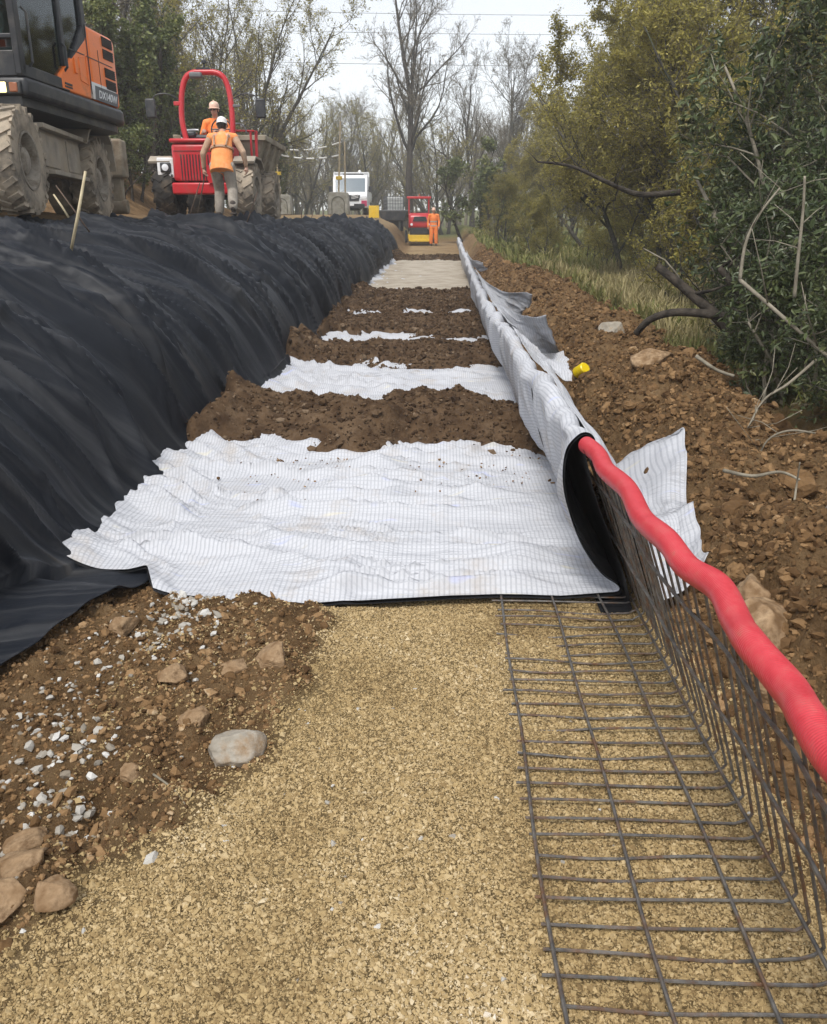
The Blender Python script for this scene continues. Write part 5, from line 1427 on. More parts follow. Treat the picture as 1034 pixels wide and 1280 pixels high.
def head(root, c, fwd, up_=(0, 0, 1), helmet=M_HELM, glasses=False, body_mb=None):
    """adds head shapes to the body and builds hair, eyes and helmet as children"""
    f = Vector(fwd).normalized(); u = (Vector(up_) - f * Vector(up_).dot(f)).normalized(); r = f.cross(u)
    c = Vector(c)
    Rm = Matrix((r, f, u)).transposed()
    def P(x, y, z): return c + r * x + f * y + u * z
    mb = body_mb
    # skull, jaw, nose, lips, brow, ears
    def el(p, rad):
        v = MB().ball((0, 0, 0), rad, 14, 10)
        mb.add([p + Rm @ Vector(q) for q in v.v], v.f)
    el(P(0, -.005, .025), (.076, .095, .095)); el(P(0, .015, -.045), (.060, .078, .072)); el(P(0, .055, -.082), (.034, .032, .030))
    el(P(0, .098, -.018), (.013, .022, .024)); el(P(0, .088, .012), (.045, .016, .012)); el(P(0, .088, -.058), (.026, .012, .010))
    for s in (-1, 1): el(P(s * .078, -.012, -.005), (.012, .024, .034))
    def child_(mb2, nm, mat, sm=True):
        return mb2.build(nm, mat, root, smooth=sm)
    e = MB()
    for s in (-1, 1):
        v = MB().ball((0, 0, 0), (.013, .008, .008), 10, 6); e = MB().add([P(s * .031, .088, .002) + Rm @ Vector(q) for q in v.v], v.f)
        child_(e, 'eye', M_EYE)
    h = MB(); v = MB().ball((0, 0, 0), (.086, .094, .090), 18, 12)
    hv = [Vector(q) for q in v.v]
    hv = [q if not (q.y > .035 and q.z < .03) else Vector((q.x * .8, q.y * .6, q.z)) for q in hv]
    h.add([P(0, -.014, .012) + Rm @ q for q in hv], v.f); child_(h, 'hair', M_HAIR)
    # hard hat: shell, brim, peak, ridge, rear harness
    hm = MB(); n = 28
    prof = [(.098, -.004), (.100, .02), (.096, .055), (.080, .088), (.050, .108), (.012, .114)]
    vs, fs = [], []
    for (rr, z) in prof:
        for k in range(n):
            a = 2 * math.pi * k / n
            vs.append(P(rr * math.cos(a) * .95, rr * math.sin(a) * 1.18 - .005, z + .040))
    for i in range(len(prof) - 1):
        for k in range(n): fs.append((i * n + k, i * n + (k + 1) % n, (i + 1) * n + (k + 1) % n, (i + 1) * n + k))
    fs.append(tuple(range((len(prof) - 1) * n, len(prof) * n)))
    hm.add(vs, fs)
    vs = []
    for rr_ in (0, 1):
        for k in range(n):
            a = 2 * math.pi * k / n
            ex = .012 + (.040 * max(0, math.sin(a)) ** 2 if math.sin(a) > 0 else 0.004)
            q = .097 + ex * rr_
            vs.append(P(q * math.cos(a) * .95, q * math.sin(a) * 1.18 - .005, .037 - .012 * rr_))
    vs += [v_ - u * .006 for v_ in vs]
    fs = []
    for k in range(n):
        j = (k + 1) % n
        fs += [(k, j, n + j, n + k), (2 * n + k, 3 * n + k, 3 * n + j, 2 * n + j), (n + k, n + j, 3 * n + j, 3 * n + k), (k, 2 * n + k, 2 * n + j, j)]
    hm.add(vs, fs)
    hm.tube([P(0, .105, .075), P(0, .07, .135), P(0, 0, .158), P(0, -.07, .135), P(0, -.105, .075)], .013, 8)
    child_(hm, 'hard_hat', helmet)
    if glasses:
        g = MB()
        for s in (-1, 1): g.tube([P(s * .075, .01, .006), P(s * .060, .085, .006), P(s * .012, .108, .002)], .006, 6)
        for s in (-1, 1): g.box(P(s * .033, .104, -.002), (.046, .008, .030), Rm)
        child_(g, 'safety_glasses', M_EYE)

def person(loc, rz, J, label, group=None, helmet=M_HELM, vest=M_HIVIS, sleeve=None, legs=None, boots=M_BOOT, belt_r=(.165, .115), glasses=False, leg_band=False, bands='cross', hem=None, face=(0, 1, 0), curlL=.8, curlR=.8, back_straps=False, size=1.0, flare=0.0, chest_r=.185):
    """J: joints in metres in the person's own frame (x right, y ahead, z up)"""
    root = empty('person', loc, rz, label, 'person', group, scale=size)
    V = {k: Vector(v) for k, v in J.items()}
    legs = legs or vest
    b = MB()
    # bare body: everything continuous, slim under the clothes
    seg(b, V['pelvis'], V['chest'], .105, .125); seg(b, V['chest'], V['neck'], .10, .055); seg(b, V['neck'], V['head'] - Vector((0, 0, .05)), .055, .052)
    for s in 'LR':
        seg(b, V['chest'] + (V['sh' + s] - V['chest']) * .5 + Vector((0, 0, .06)), V['sh' + s], .07, .052)
        seg(b, V['sh' + s], V['el' + s], .048, .038); seg(b, V['el' + s], V['wr' + s], .040, .027)
        seg(b, V['pelvis'], V['hp' + s], .09, .085); seg(b, V['hp' + s], V['kn' + s], .078, .052); seg(b, V['kn' + s], V['an' + s], .052, .038, bulge=.008); seg(b, V['an' + s], V['to' + s], .035, .03)
        d = V['wr' + s] - V['el' + s]
        hand(b, V['wr' + s], J.get('hd' + s, d), J.get('pn' + s, (0, 1, 0)), curl=curlL if s == 'L' else curlR, mirror=(1 if s == 'L' else -1))
    head(root, V['head'], face, body_mb=b, glasses=glasses, helmet=helmet)
    fuse('body', b, .0075, M_SKIN, root, 2)
    # jacket or vest with sleeves
    t = MB()
    up_ = (V['chest'] - V['pelvis']).normalized()
    side = (V['shR'] - V['shL']); side = (side - up_ * side.dot(up_)).normalized(); fw = up_.cross(side) * -1
    if fw.dot(Vector(J.get('front', (0, 1, 0)))) < 0: fw = -fw
    def ring(c, rx, ry, n=20): return [c + side * rx * math.cos(2 * math.pi * k / n) + fw * ry * math.sin(2 * math.pi * k / n) for k in range(n)]
    hemd = hem if hem is not None else .10
    st = [(V['pelvis'] - up_ * hemd, belt_r[0] + .025 + flare, belt_r[1] + .03 + flare), (V['pelvis'] + up_ * .03, belt_r[0] + .012, belt_r[1] + .018), (V['pelvis'] + (V['chest'] - V['pelvis']) * .5, belt_r[0], belt_r[1] + .008), (V['chest'], chest_r, .130),
          (V['chest'] + (V['neck'] - V['chest']) * .5, chest_r - .01, .115), (V['chest'] + (V['neck'] - V['chest']) * .85, .105, .085), (V['neck'] + (V['neck'] - V['chest']).normalized() * .02, .066, .066)]
    n = 20; vs = []; fs = []
    for c, rx, ry in st: vs += ring(c, rx, ry, n)
    for i in range(len(st) - 1):
        for k in range(n): fs.append((i * n + k, i * n + (k + 1) % n, (i + 1) * n + (k + 1) % n, (i + 1) * n + k))
    fs += [tuple(range(n - 1, -1, -1)), tuple(range((len(st) - 1) * n, len(st) * n))]
    t.add(vs, fs)
    for s in 'LR':
        c0 = V['chest'] + (V['sh' + s] - V['chest']) * .55 + up_ * .06
        seg(t, c0, V['sh' + s], .085, .074)
        if sleeve is None:
            seg(t, V['sh' + s], V['el' + s], .072, .058); seg(t, V['el' + s], V['el' + s] + (V['wr' + s] - V['el' + s]) * .90, .058, .044)
    jk = fuse('vest' if sleeve is not None else 'jacket', t, .010, vest, root, 3)
    if sleeve is not None:
        for s in 'LR':
            q = MB(); seg(q, V['sh' + s] + (V['el' + s] - V['sh' + s]) * .12, V['el' + s], .068, .055); seg(q, V['el' + s], V['el' + s] + (V['wr' + s] - V['el' + s]) * .88, .055, .040)
            fuse('sleeve', q, .010, sleeve, root, 2)
    # trousers
    t = MB()
    seg(t, V['hpL'], V['hpR'], .112, .112); seg(t, V['pelvis'] - up_ * .02, V['pelvis'] + up_ * .08, .135, .130)
    for s in 'LR':
        seg(t, V['hp' + s], V['kn' + s], .118, .094); seg(t, V['kn' + s], V['kn' + s] + (V['an' + s] - V['kn' + s]) * .94, .092, .080, bulge=.006)
    fuse('trousers', t, .010, legs, root, 3)
    for s in 'LR':
        q = MB(); a, to = V['an' + s], V['to' + s]
        seg(q, a + Vector((0, 0, .06)), a, .058, .050); seg(q, a - (to - a) * .18 + Vector((0, 0, -.035)), to, .046, .042); q.box((a + to) / 2 - Vector((0, 0, .055)), (.085, (to - a).length + .10, .03), Matrix.Rotation(math.atan2(-(to - a).x, (to - a).y), 3, 'Z'))
        fuse('boot', q, .009, boots, root, 2)
    # reflective bands that hug the cloth
    def band(c, rx, ry, h, nm='reflective_band', mat=M_BAND, off=.009):
        m_ = MB(); n = 32; vs = []
        for dz in (-h / 2, h / 2): vs += ring(c + up_ * dz, rx + off, ry + off, n)
        for dz in (-h / 2, h / 2): vs += ring(c + up_ * dz, rx - .01, ry - .01, n)
        fs = []
        for k in range(n):
            j = (k + 1) % n
            fs += [(k, j, n + j, n + k), (2 * n + k, 3 * n + k, 3 * n + j, 2 * n + j), (n + k, n + j, 3 * n + j, 3 * n + k), (k, 2 * n + k, 2 * n + j, j)]
        return m_.add(vs, fs).build(nm, mat, jk, smooth=True)
    mid = V['pelvis'] + (V['chest'] - V['pelvis']) * .55
    bm_ = M_BANDB if back_straps else M_BAND
    if back_straps:
        band(mid + up_ * .06, belt_r[0] + .012, belt_r[1] + .016, .038, mat=bm_)
        for s in (-1, 1):
            q = MB(); bk = -fw
            pts = [mid + up_ * .06 + side * s * .10 + bk * (belt_r[1] + .022), V['chest'] + side * s * .115 + bk * .128, V['chest'] + (V['neck'] - V['chest']) * .55 + side * s * .125 + bk * .095, V['chest'] + (V['neck'] - V['chest']) * .75 + side * s * .125 + bk * .02]
            pts = catmull(pts, 4); q.tube(pts, .017, 6); q.build('back_strap', bm_, jk, smooth=True)
    else:
        band(mid, belt_r[0] + .004, belt_r[1] + .010, .05, mat=bm_)
        band(V['pelvis'] + up_ * .0, belt_r[0] + .016, belt_r[1] + .022, .05, mat=bm_)
    if leg_band:
        for s in 'LR':
            k, a = V['kn' + s], V['an' + s]
            for f in (.35, .62):
                c = k + (a - k) * f
                MB().lathe([(.066, -.028), (.086, -.028), (.084, .028), (.066, .028)], c, 'z', 20).build('leg_band', M_BAND, root, smooth=True)
    return root

# the worker walking away along the crest, probing with a stick
wx_, wy_ = X_at(284, 14.55), 14.55
wz_ = float(at_y(283, 272, 14.55).z)
JW = dict(pelvis=(0, 0, .90), chest=(.0, .14, 1.24), neck=(0, .25, 1.43), head=(-.015, .33, 1.56),
          shL=(-.215, .22, 1.36), elL=(-.36, .18, 1.09), wrL=(-.385, .26, .84), shR=(.215, .22, 1.36), elR=(.37, .12, 1.11), wrR=(.40, .20, .87),
          hpL=(-.10, 0, .86), knL=(-.085, .20, .48), anL=(-.06, .10, .10), toL=(-.06, .26, .05),
          hpR=(.10, 0, .86), knR=(.115, .06, .47), anR=(.13, -.20, .17), toR=(.13, -.10, .06), hdL=(.05, .25, -1), hdR=(0, .2, -1), pnL=(1, .3, 0), pnR=(-1, .3, 0))
JW['hpL'] = (-.115, 0, .86); JW['hpR'] = (.115, 0, .86); JW['knL'] = (-.12, .22, .48); JW['anL'] = (-.13, .14, .10); JW['toL'] = (-.14, .30, .05); JW['knR'] = (.15, .06, .47); JW['anR'] = (.19, -.22, .17); JW['toR'] = (.19, -.12, .06)
person((wx_, wy_, wz_), math.radians(3), JW, 'person in faded orange vest and grey trousers walking away with a thin stick', vest=M_HIVIS_F, sleeve=M_SLEEVE, legs=M_TROU, hem=.15, belt_r=(.190, .140), size=.94, face=(-.05, .95, -.25), curlL=1.1, back_straps=True)
hx, hy, hz_ = wx_ - .37, wy_ + .25, wz_ + .70
sk_ = MB().tube([(hx + .03, hy - .05, hz_ + .12), (hx, hy, hz_), (hx - .12, hy + .03, hz_ - .38), (hx - .24, hy + .0, hz_ - .82)], [.012, .012, .010, .008], 8).mesh('walking_stick', True)
tag(link('walking_stick', sk_, mat_noise("dark_stick", (.05, .04, .03), (.10, .08, .06), scale=20, rough=.8)), 'thin dark stick held by the walking worker, its tip on the black sheet', 'stick')

# the dumper's driver, facing the camera
dz_ = float(plateau_z(-4.4, 17.15))
JD = dict(pelvis=(0, 0, .10), chest=(0, .08, .44), neck=(0, .10, .63), head=(0, .13, .79),
          shL=(-.20, .09, .56), elL=(-.28, .16, .30), wrL=(-.15, .42, .36), shR=(.20, .09, .56), elR=(.28, .16, .30), wrR=(.15, .42, .36),
          hpL=(-.10, .02, .06), knL=(-.15, .40, .08), anL=(-.14, .46, -.24), toL=(-.14, .58, -.27),
          hpR=(.10, .02, .06), knR=(.15, .40, .08), anR=(.14, .46, -.24), toR=(.14, .58, -.27), pnL=(.4, 0, -1), pnR=(-.4, 0, -1))
person((-4.47 - .05, 17.15 + .36, dz_ + 1.24), math.radians(180 - 4), JD, 'person in orange jacket and pale orange hard hat driving the red dumper', vest=M_HIVIS, legs=M_HIVIS, helmet=M_HELMO, glasses=True, face=(0, 1, -.08), curlL=1.2, curlR=1.2, hem=.02)

# the far worker standing by the roller
fy = 42.0; fx_ = X_at(542, fy)
JF = dict(pelvis=(0, 0, .93), chest=(0, .02, 1.28), neck=(0, .02, 1.48), head=(0, .045, 1.62),
          shL=(-.20, .02, 1.41), elL=(-.27, .0, 1.13), wrL=(-.26, .10, .88), shR=(.20, .02, 1.41), elR=(.28, .0, 1.13), wrR=(.27, .08, .87),
          hpL=(-.10, 0, .88), knL=(-.12, .03, .48), anL=(-.13, -.01, .10), toL=(-.15, .13, .05),
          hpR=(.10, 0, .88), knR=(.11, .03, .48), anR=(.12, -.01, .10), toR=(.15, .13, .05), pnL=(1, .2, 0), pnR=(-1, .2, 0))
person((fx_, fy, float(floor_z(fy)) + .02), math.radians(180), JF, 'person in full orange workwear and pale orange hard hat standing beside the red roller', vest=M_HIVIS, legs=M_HIVIS, helmet=M_HELMO, leg_band=True, curlL=.5, curlR=.5)

# ================================================================== SMALL THINGS
def gz(x, y): return float(ground(np.array([x]), np.array([y]), False)[0])
# concrete bases of the overhead line warning gate, with their poles
M_POLE = mat_noise("weathered_wood_pole", (.34, .27, .17), (.46, .38, .26), scale=10, rough=.85)
M_WSLV = mat_plain("white_sleeve", (.80, .80, .78), .6)
def pole_base(u, y, w, h, rz, poles, label, arch):
    x = X_at(u, y); z = gz(x, y)
    root = empty('concrete_block', (x, y, z), rz, label, 'concrete block', 'weighted bases of the warning gate')
    pr = [(-w / 2, 0), (w / 2, 0), (w * .46, h * .92), (w * .40, h), (-w * .40, h), (-w * .46, h * .92)]
    MB().prism(pr, 'y', -.35, .35).build('block', M_CONC, root, bevel=.03)
    a = MB(); r = w * .30
    pts = [(-r, -.352, .04), (-r, -.352, h * .50)] + [(r * math.cos(math.pi - math.pi * k / 10), -.352, h * .50 + r * math.sin(math.pi * k / 10)) for k in range(1, 10)] + [(r, -.352, h * .50), (r, -.352, .04)]
    a.tube(pts, .022, 6); a.build('arched_recess_edge', mat_conc_dark, root, smooth=True)
    for (dx, dy, ln, lx, col) in poles:
        p = MB().tube([(dx, dy, h - .05), (dx + lx * ln, dy, h + ln)], [.042, .036], 10).build('pole', M_POLE, root, smooth=True)
        if col: MB().lathe([(.05, -.07), (.15, -.07), (.15, .07), (.05, .07)], (dx + lx * col, dy, h + col), 'z', 16).build('yellow_collar', M_YEL, p, smooth=True)
    return x, z
mat_conc_dark = mat_noise("concrete_groove", (.10, .095, .075), (.17, .16, .13), scale=8, rough=.9)
yb_ = 41.0
x2, z2 = pole_base(355, yb_, .92, .90, .06, [(-.05, 0, 2.6, -.085, .95)], 'rounded concrete block with a leaning pole, nearer the dumper', False)
x1_, z1_ = pole_base(425, yb_ - 1, .98, .98, 0, [(-.0, 0, 3.0, .055, .62), (.30, .1, 2.2, .012, 0)], 'concrete block with an arched recess in front of the white truck', True)
def bunting(a, b, sag, label):
    a, b = Vector(a), Vector(b)
    P = [a + (b - a) * k / 24 + Vector((0, 0, -sag * 4 * (k / 24) * (1 - k / 24))) for k in range(25)]
    root = tag(link('warning_line', MB().tube(P, .010, 5).mesh('warning_line', True), M_GREYP), label, 'warning line', 'lines of the warning gate')
    for k0 in (0, 5, 10, 15, 20):
        MB().tube([P[k] for k in range(k0, min(k0 + 4, 25))], .034, 7).build('white_sleeve', M_WSLV, root, smooth=True)
pl_ = at_y(352, 194, yb_); pr_ = at_y(428, 193, yb_ - 1); pu = at_y(346, 185, yb_ + 1.2); pru = at_y(430, 176, yb_ - .9)
bunting(pl_, pr_, .16, 'lower sagging line with white sleeves between the warning gate poles')
bunting(pu, pru, .22, 'upper line with white sleeves rising to the taller warning gate pole')
tag(link('short_pole', MB().tube([at_y(346, 186, yb_ + 1.2), Vector((float(pu.x), yb_ + 1.2, gz(float(pu.x), yb_ + 1.2)))], .035, 8).mesh('short_pole', True), M_POLE), 'second pole standing behind the leaning one at the dumper side', 'pole')

# yellow board on a post
y = 37.0; x = X_at(468, y); z = gz(x, y)
yr_ = empty('yellow_board', (x, y, z), 0, 'yellow ribbed plastic board on a wooden post at the track edge', 'board')
zt = float(at_y(468, 257, y).z) - z
b_ = MB().box((0, 0, zt - .25), (.44, .03, .50)); 
for k in range(4): b_.box((-.15 + .1 * k, -.02, zt - .25), (.03, .02, .46))
b_.build('board', M_YEL, yr_, bevel=.008)
MB().tube([(0.02, .03, -.1), (.02, .03, zt - .2)], .03, 8).build('post', M_POLE, yr_, smooth=True)

# dark steel tray and the white caged tank on it
y = 46.0; x = X_at(494, y); zb = float(at_y(494, 276, y).z)
tr_ = empty('steel_tray', (x, y, zb), math.radians(-8), 'dark shallow steel skip tray parked at the head of the slope', 'tray')
MB().prism([(-.62, 0), (.62, 0), (.78, .48), (-.78, .48), (-.74, .48), (-.58, .04), (.58, .04), (.74, .48)][:4], 'y', -.6, .6).build('tray_body', M_BLK, tr_, bevel=.02)
MB().box((0, -.6, .50), (1.64, .07, .07)).box((0, .6, .50), (1.64, .07, .07)).box((.79, 0, .497), (.07, 1.13, .07)).box((-.79, 0, .497), (.07, 1.13, .07)).build('tray_rim', M_GREYP, tr_)
MB().box((0, 0, -.45), (.5, .6, .9)).build('tray_stand', M_BLK, tr_)
ib = empty('caged_tank', (x - .14, y + 1.4, zb + .30), math.radians(14), 'white plastic tank in a wire cage behind the dark tray', 'tank')
MB().box((0, 0, .52), (.90, .9, .84)).build('tank', mat_noise("milky_plastic", (.52, .53, .51), (.62, .63, .60), scale=4, rough=.5), ib, bevel=.06)
cg = MB()
for k in range(7):
    t = -.45 + .15 * k
    for s in (-1, 1): cg.box((t, s * .475, .52), (.022, .022, .94)).box((s * .475, t, .52), (.022, .022, .94))
for k in range(6):
    zz = .07 + k * .18
    for s in (-1, 1): cg.box((0, s * .487, zz), (1.0, .02, .022)).box((s * .487, 0, zz), (.02, 1.0, .022))
cg.build('cage', M_GREYP, ib)
MB().box((0, 0, -.0), (1.0, 1.0, .06)).box((0, 0, -.42), (.9, .9, .78)).build('pallet', M_BLK, ib)

# stakes and pins along the crest
M_CANE = mat_noise("cane", (.40, .33, .20), (.55, .47, .31), scale=14, rough=.7)
M_PIN = mat_noise("rusty_pin", (.05, .035, .025), (.12, .075, .05), scale=14, rough=.8)
def stake(u0, v0, u1, v1, y, r, mat, label, name='marker_stake', group='pins along the crest of the slope', dy=0.0):
    a, b = at_y(u0, v0, y), at_y(u1, v1, y + dy)
    tag(link(name, MB().tube([a, a + (b - a) * .5 + Vector((.004, 0, 0)), b], [r, r, r * .8], 8).mesh(name, True), mat), label, 'stake', group)
stake(88, 318, 107, 214, 6.6, .013, M_CANE, 'pale wooden stake leaning on the black sheet below the excavator', group=None)
stake(112, 290, 70, 232, 8.0, .008, M_PIN, 'thin brown pin leaning under the excavator between its wheels')
stake(86, 272, 67, 243, 8.3, .011, M_CANE, 'short bent grey stick under the excavator belly')
stake(232, 285, 250, 228, 12.6, .010, M_PIN, 'dark pin pushed into the slope left of the walking worker', dy=.1)
stake(306, 285, 322, 240, 14.4, .010, M_PIN, 'dark pin in the slope by the dumper wheel', dy=.1)
for i, (u, v0, v1, y, du, lb) in enumerate(((350, 292, 276, 17, 4, 'short pin at the crest just past the dumper'), (376, 292, 266, 20, 1, 'upright thin pin below the leaning pole block'), (384, 290, 264, 22, 8, 'leaning thin pin, second past the leaning pole block'),
                                           (398, 291, 266, 23, 7, 'leaning thin pin midway along the sandy track edge'), (409, 290, 268, 25, 5, 'leaning thin pin before the arched concrete block'), (420, 289, 270, 26, 2, 'thin pin below the arched concrete block'), (431, 288, 271, 27, 1, 'thin pin just right of the arched concrete block'))):
    stake(u, v0, u + du, v1, y, .011, M_PIN, lb)

# yellow cap on the bank
p = at_z(724, 437, .55); g_ = gz(p.x, p.y)
yc = MB().lathe([(.0, 0), (.062, 0), (.066, .01), (.060, .115), (.050, .125), (.0, .125)], (0, 0, 0), 'z', 20)
o = yc.build('yellow_plug', mat_plain("yellow_plastic", (.82, .60, .01), .35), None, smooth=True)
o.location = (p.x, p.y, g_ + .10); o.rotation_euler = (.9, .35, .4)
tag(o, 'bright yellow plastic cap lying on the spoil bank', 'cap')
p = at_z(652, 360, .9)
o = MB().tube([(0, 0, 0), (.35, .05, .03), (.62, .03, 0)], [.10, .12, .10], 10).build('pale_log', mat_noise("pale_cut_wood", (.42, .38, .28), (.55, .50, .38), scale=8, rough=.8), None, smooth=True)
o.location = (p.x - .3, p.y, gz(p.x, p.y) + .12); o.rotation_euler = (0, 0, .3)
tag(o, 'pale short log lying on the spoil bank by the far grass', 'log')
# overhead lines
M_WIRE = mat_plain("overhead_wire", (.10, .10, .105), .6)
for (v0, v1, lb) in ((1, 9, 'highest overhead power line across the sky'), (25, 34, 'middle overhead power line across the sky'), (64, 74, 'lowest overhead power line across the sky')):
    a, b = at_y(-200, v0 - 6, 128), at_y(1250, v1 + 6, 128)
    P = [a + (b - a) * k / 30 + Vector((0, 0, -1.2 * 4 * (k / 30) * (1 - k / 30))) for k in range(31)]
    tag(link('power_line', MB().tube(P, .032, 5).mesh('power_line', True), M_WIRE), lb, 'power line', 'overhead power lines')
# ================================================================== TREES, SHRUBS, GRASS
def tubes_mesh(groups):
    """groups: list of (pts (n,m,3), rad (n,m), sides) -> verts, quads"""
    VV, FF, b = [], [], 0
    for P, R, k in groups:
        n, m = P.shape[:2]
        T = np.gradient(P, axis=1); T /= np.maximum(np.linalg.norm(T, axis=2, keepdims=True), 1e-9)
        ref = np.where(np.abs(T[..., 2:3]) > .9, np.array([1.0, 0, 0]), np.array([0, 0, 1.0]))
        A = np.cross(T, ref); A /= np.maximum(np.linalg.norm(A, axis=2, keepdims=True), 1e-9)
        B = np.cross(T, A)
        ang = np.arange(k) * 2 * np.pi / k
        V = P[:, :, None] + R[:, :, None, None] * (A[:, :, None] * np.cos(ang)[None, None, :, None] + B[:, :, None] * np.sin(ang)[None, None, :, None])
        i = np.arange(n)[:, None, None] * m * k; j = np.arange(m - 1)[None, :, None] * k; c = np.arange(k)[None, None]
        c2 = (c + 1) % k
        F = np.stack([i + j + c, i + j + c2, i + j + k + c2, i + j + k + c], -1).reshape(-1, 4) + b
        VV.append(V.reshape(-1, 3)); FF.append(F); b += n * m * k
    return np.concatenate(VV), np.concatenate(FF)

def grow_level(rng, base, dirs, length, r0, m, wig, trop, taper=.35):
    """one level of branches at once. base (n,3), dirs (n,3), length (n,), r0 (n,) -> pts (n,m,3), rad"""
    n = len(base)
    P = np.zeros((n, m, 3)); P[:, 0] = base
    d = dirs / np.maximum(np.linalg.norm(dirs, axis=1, keepdims=True), 1e-9)
    for i in range(1, m):
        d = d + rng.normal(0, wig, (n, 3)) + np.array([0, 0, trop])
        d /= np.maximum(np.linalg.norm(d, axis=1, keepdims=True), 1e-9)
        P[:, i] = P[:, i - 1] + d * (length / (m - 1))[:, None]
    t = np.linspace(0, 1, m)[None]
    R = r0[:, None] * (1 - (1 - taper) * t)
    return P, R

def spawn(rng, P, R, L, k, t0, t1, ang, ang_sd, ratio, rr, rmin, bias_up=0.0, lshape=.5):
    """k children on every branch of P"""
    n, m = P.shape[:2]
    t = rng.uniform(t0, t1, (n, k)) if k > 2 else np.sort(rng.uniform(t0, t1, (n, k)), 1)
    f = t * (m - 1); i = np.clip(f.astype(int), 0, m - 2); fr = (f - i)[..., None]
    idx = np.arange(n)[:, None]
    base = P[idx, i] * (1 - fr) + P[idx, i + 1] * fr
    T = P[idx, i + 1] - P[idx, i]; T /= np.maximum(np.linalg.norm(T, axis=2, keepdims=True), 1e-9)
    q = rng.normal(0, 1, (n, k, 3)); q -= T * (q * T).sum(-1, keepdims=True); q /= np.maximum(np.linalg.norm(q, axis=2, keepdims=True), 1e-9)
    q[..., 2] += bias_up
    a = np.clip(rng.normal(ang, ang_sd, (n, k)), .15, 1.9)[..., None]
    d = T * np.cos(a) + q * np.sin(a)
    ln = L[:, None] * ratio * (1 - lshape * t) * rng.uniform(.65, 1.25, (n, k))
    r = np.maximum((R[idx, i] * (1 - fr[..., 0]) + R[idx, i + 1] * fr[..., 0]) * rr, rmin)
    return base.reshape(-1, 3), d.reshape(-1, 3), ln.ravel(), r.ravel()

def leaves_mesh(rng, name, C, size, tint, shape='diamond', droop=0.0, aspect=.45, up=0.3):
    n = len(C)
    d = rng.normal(0, 1, (n, 3)); d[:, 2] = d[:, 2] * .7 - droop; d /= np.linalg.norm(d, axis=1, keepdims=True)
    u = rng.normal(0, 1, (n, 3)); u[:, 2] += up * 3; s = np.cross(d, u); s /= np.maximum(np.linalg.norm(s, axis=1, keepdims=True), 1e-9)
    nn = np.cross(s, d)
    L = size[:, None]; W = L * aspect * .5
    if shape == 'diamond':
        V = np.stack([C, C + d * L * .45 + s * W + nn * L * .06, C + d * L, C + d * L * .45 - s * W + nn * L * .06], 1)
        F = np.array([[0, 1, 2, 3]])
    else:   # a folded, curling blade: six points and two halves
        tip = C + d * L - nn * L * .15
        V = np.stack([C, C + d * L * .30 + s * W * .9 + nn * W * .35, C + d * L * .68 + s * W * .8 + nn * W * .1, tip,
                      C + d * L * .68 - s * W * .8 + nn * W * .1, C + d * L * .30 - s * W * .9 + nn * W * .35], 1)
        F = np.array([[0, 1, 2, 3], [0, 3, 4, 5]])
    k = V.shape[1]
    FF = (F[None] + (np.arange(n) * k)[:, None, None]).reshape(-1, 4)
    return np_mesh(name, V.reshape(-1, 3), FF, smooth=False, tint=np.repeat(tint, k))

def along(rng, P, n):
    """n random points on the branches P"""
    b = rng.integers(0, P.shape[0], n); f = rng.random(n) * (P.shape[1] - 1); i = f.astype(int); fr = (f - i)[:, None]
    return P[b, i] * (1 - fr) + P[b, i + 1] * fr, b

M_BARK_G = mat_noise("grey_bark", (.050, .045, .038), (.115, .105, .088), scale=14, rough=.9, bump=.01, bscale=40, spec=.15, dirt=(.06, .075, .035), dirt_amt=.4, dirt_scale=2)
M_BARK_D = mat_noise("dark_bark", (.028, .024, .020), (.070, .058, .046), scale=14, rough=.9, bump=.01, bscale=40, spec=.15)
M_BARK_P = mat_noise("pale_bark", (.16, .14, .105), (.29, .26, .20), scale=12, rough=.85, bump=.004, bscale=40, spec=.2)
M_TWIG_B = mat_noise("brown_twig", (.115, .098, .070), (.20, .172, .125), scale=5, rough=.9, spec=.1)
M_LEAF_Y = mat_tint("olive_yellow_leaf", [(0, (.10, .094, .026)), (.35, (.235, .21, .052)), (.7, (.38, .33, .082)), (1, (.50, .43, .14))], rough=.65, spec=.25, trans=.35)
M_LEAF_G = mat_tint("ivy_leaf", [(0, (.036, .052, .018)), (.4, (.095, .122, .036)), (.75, (.19, .21, .062)), (1, (.31, .30, .11))], rough=.5, spec=.4, trans=.2)
M_LEAF_D = mat_tint("glossy_dark_leaf", [(0, (.030, .044, .018)), (.45, (.072, .098, .036)), (.75, (.135, .155, .060)), (.87, (.22, .22, .09)), (.94, (.30, .25, .10)), (1, (.42, .43, .30))], rough=.42, spec=.5, trans=.18)
M_LEAF_P = mat_tint("pale_dry_leaf", [(0, (.09, .075, .045)), (.5, (.17, .14, .085)), (1, (.28, .24, .16))], rough=.7, spec=.2, trans=.3)

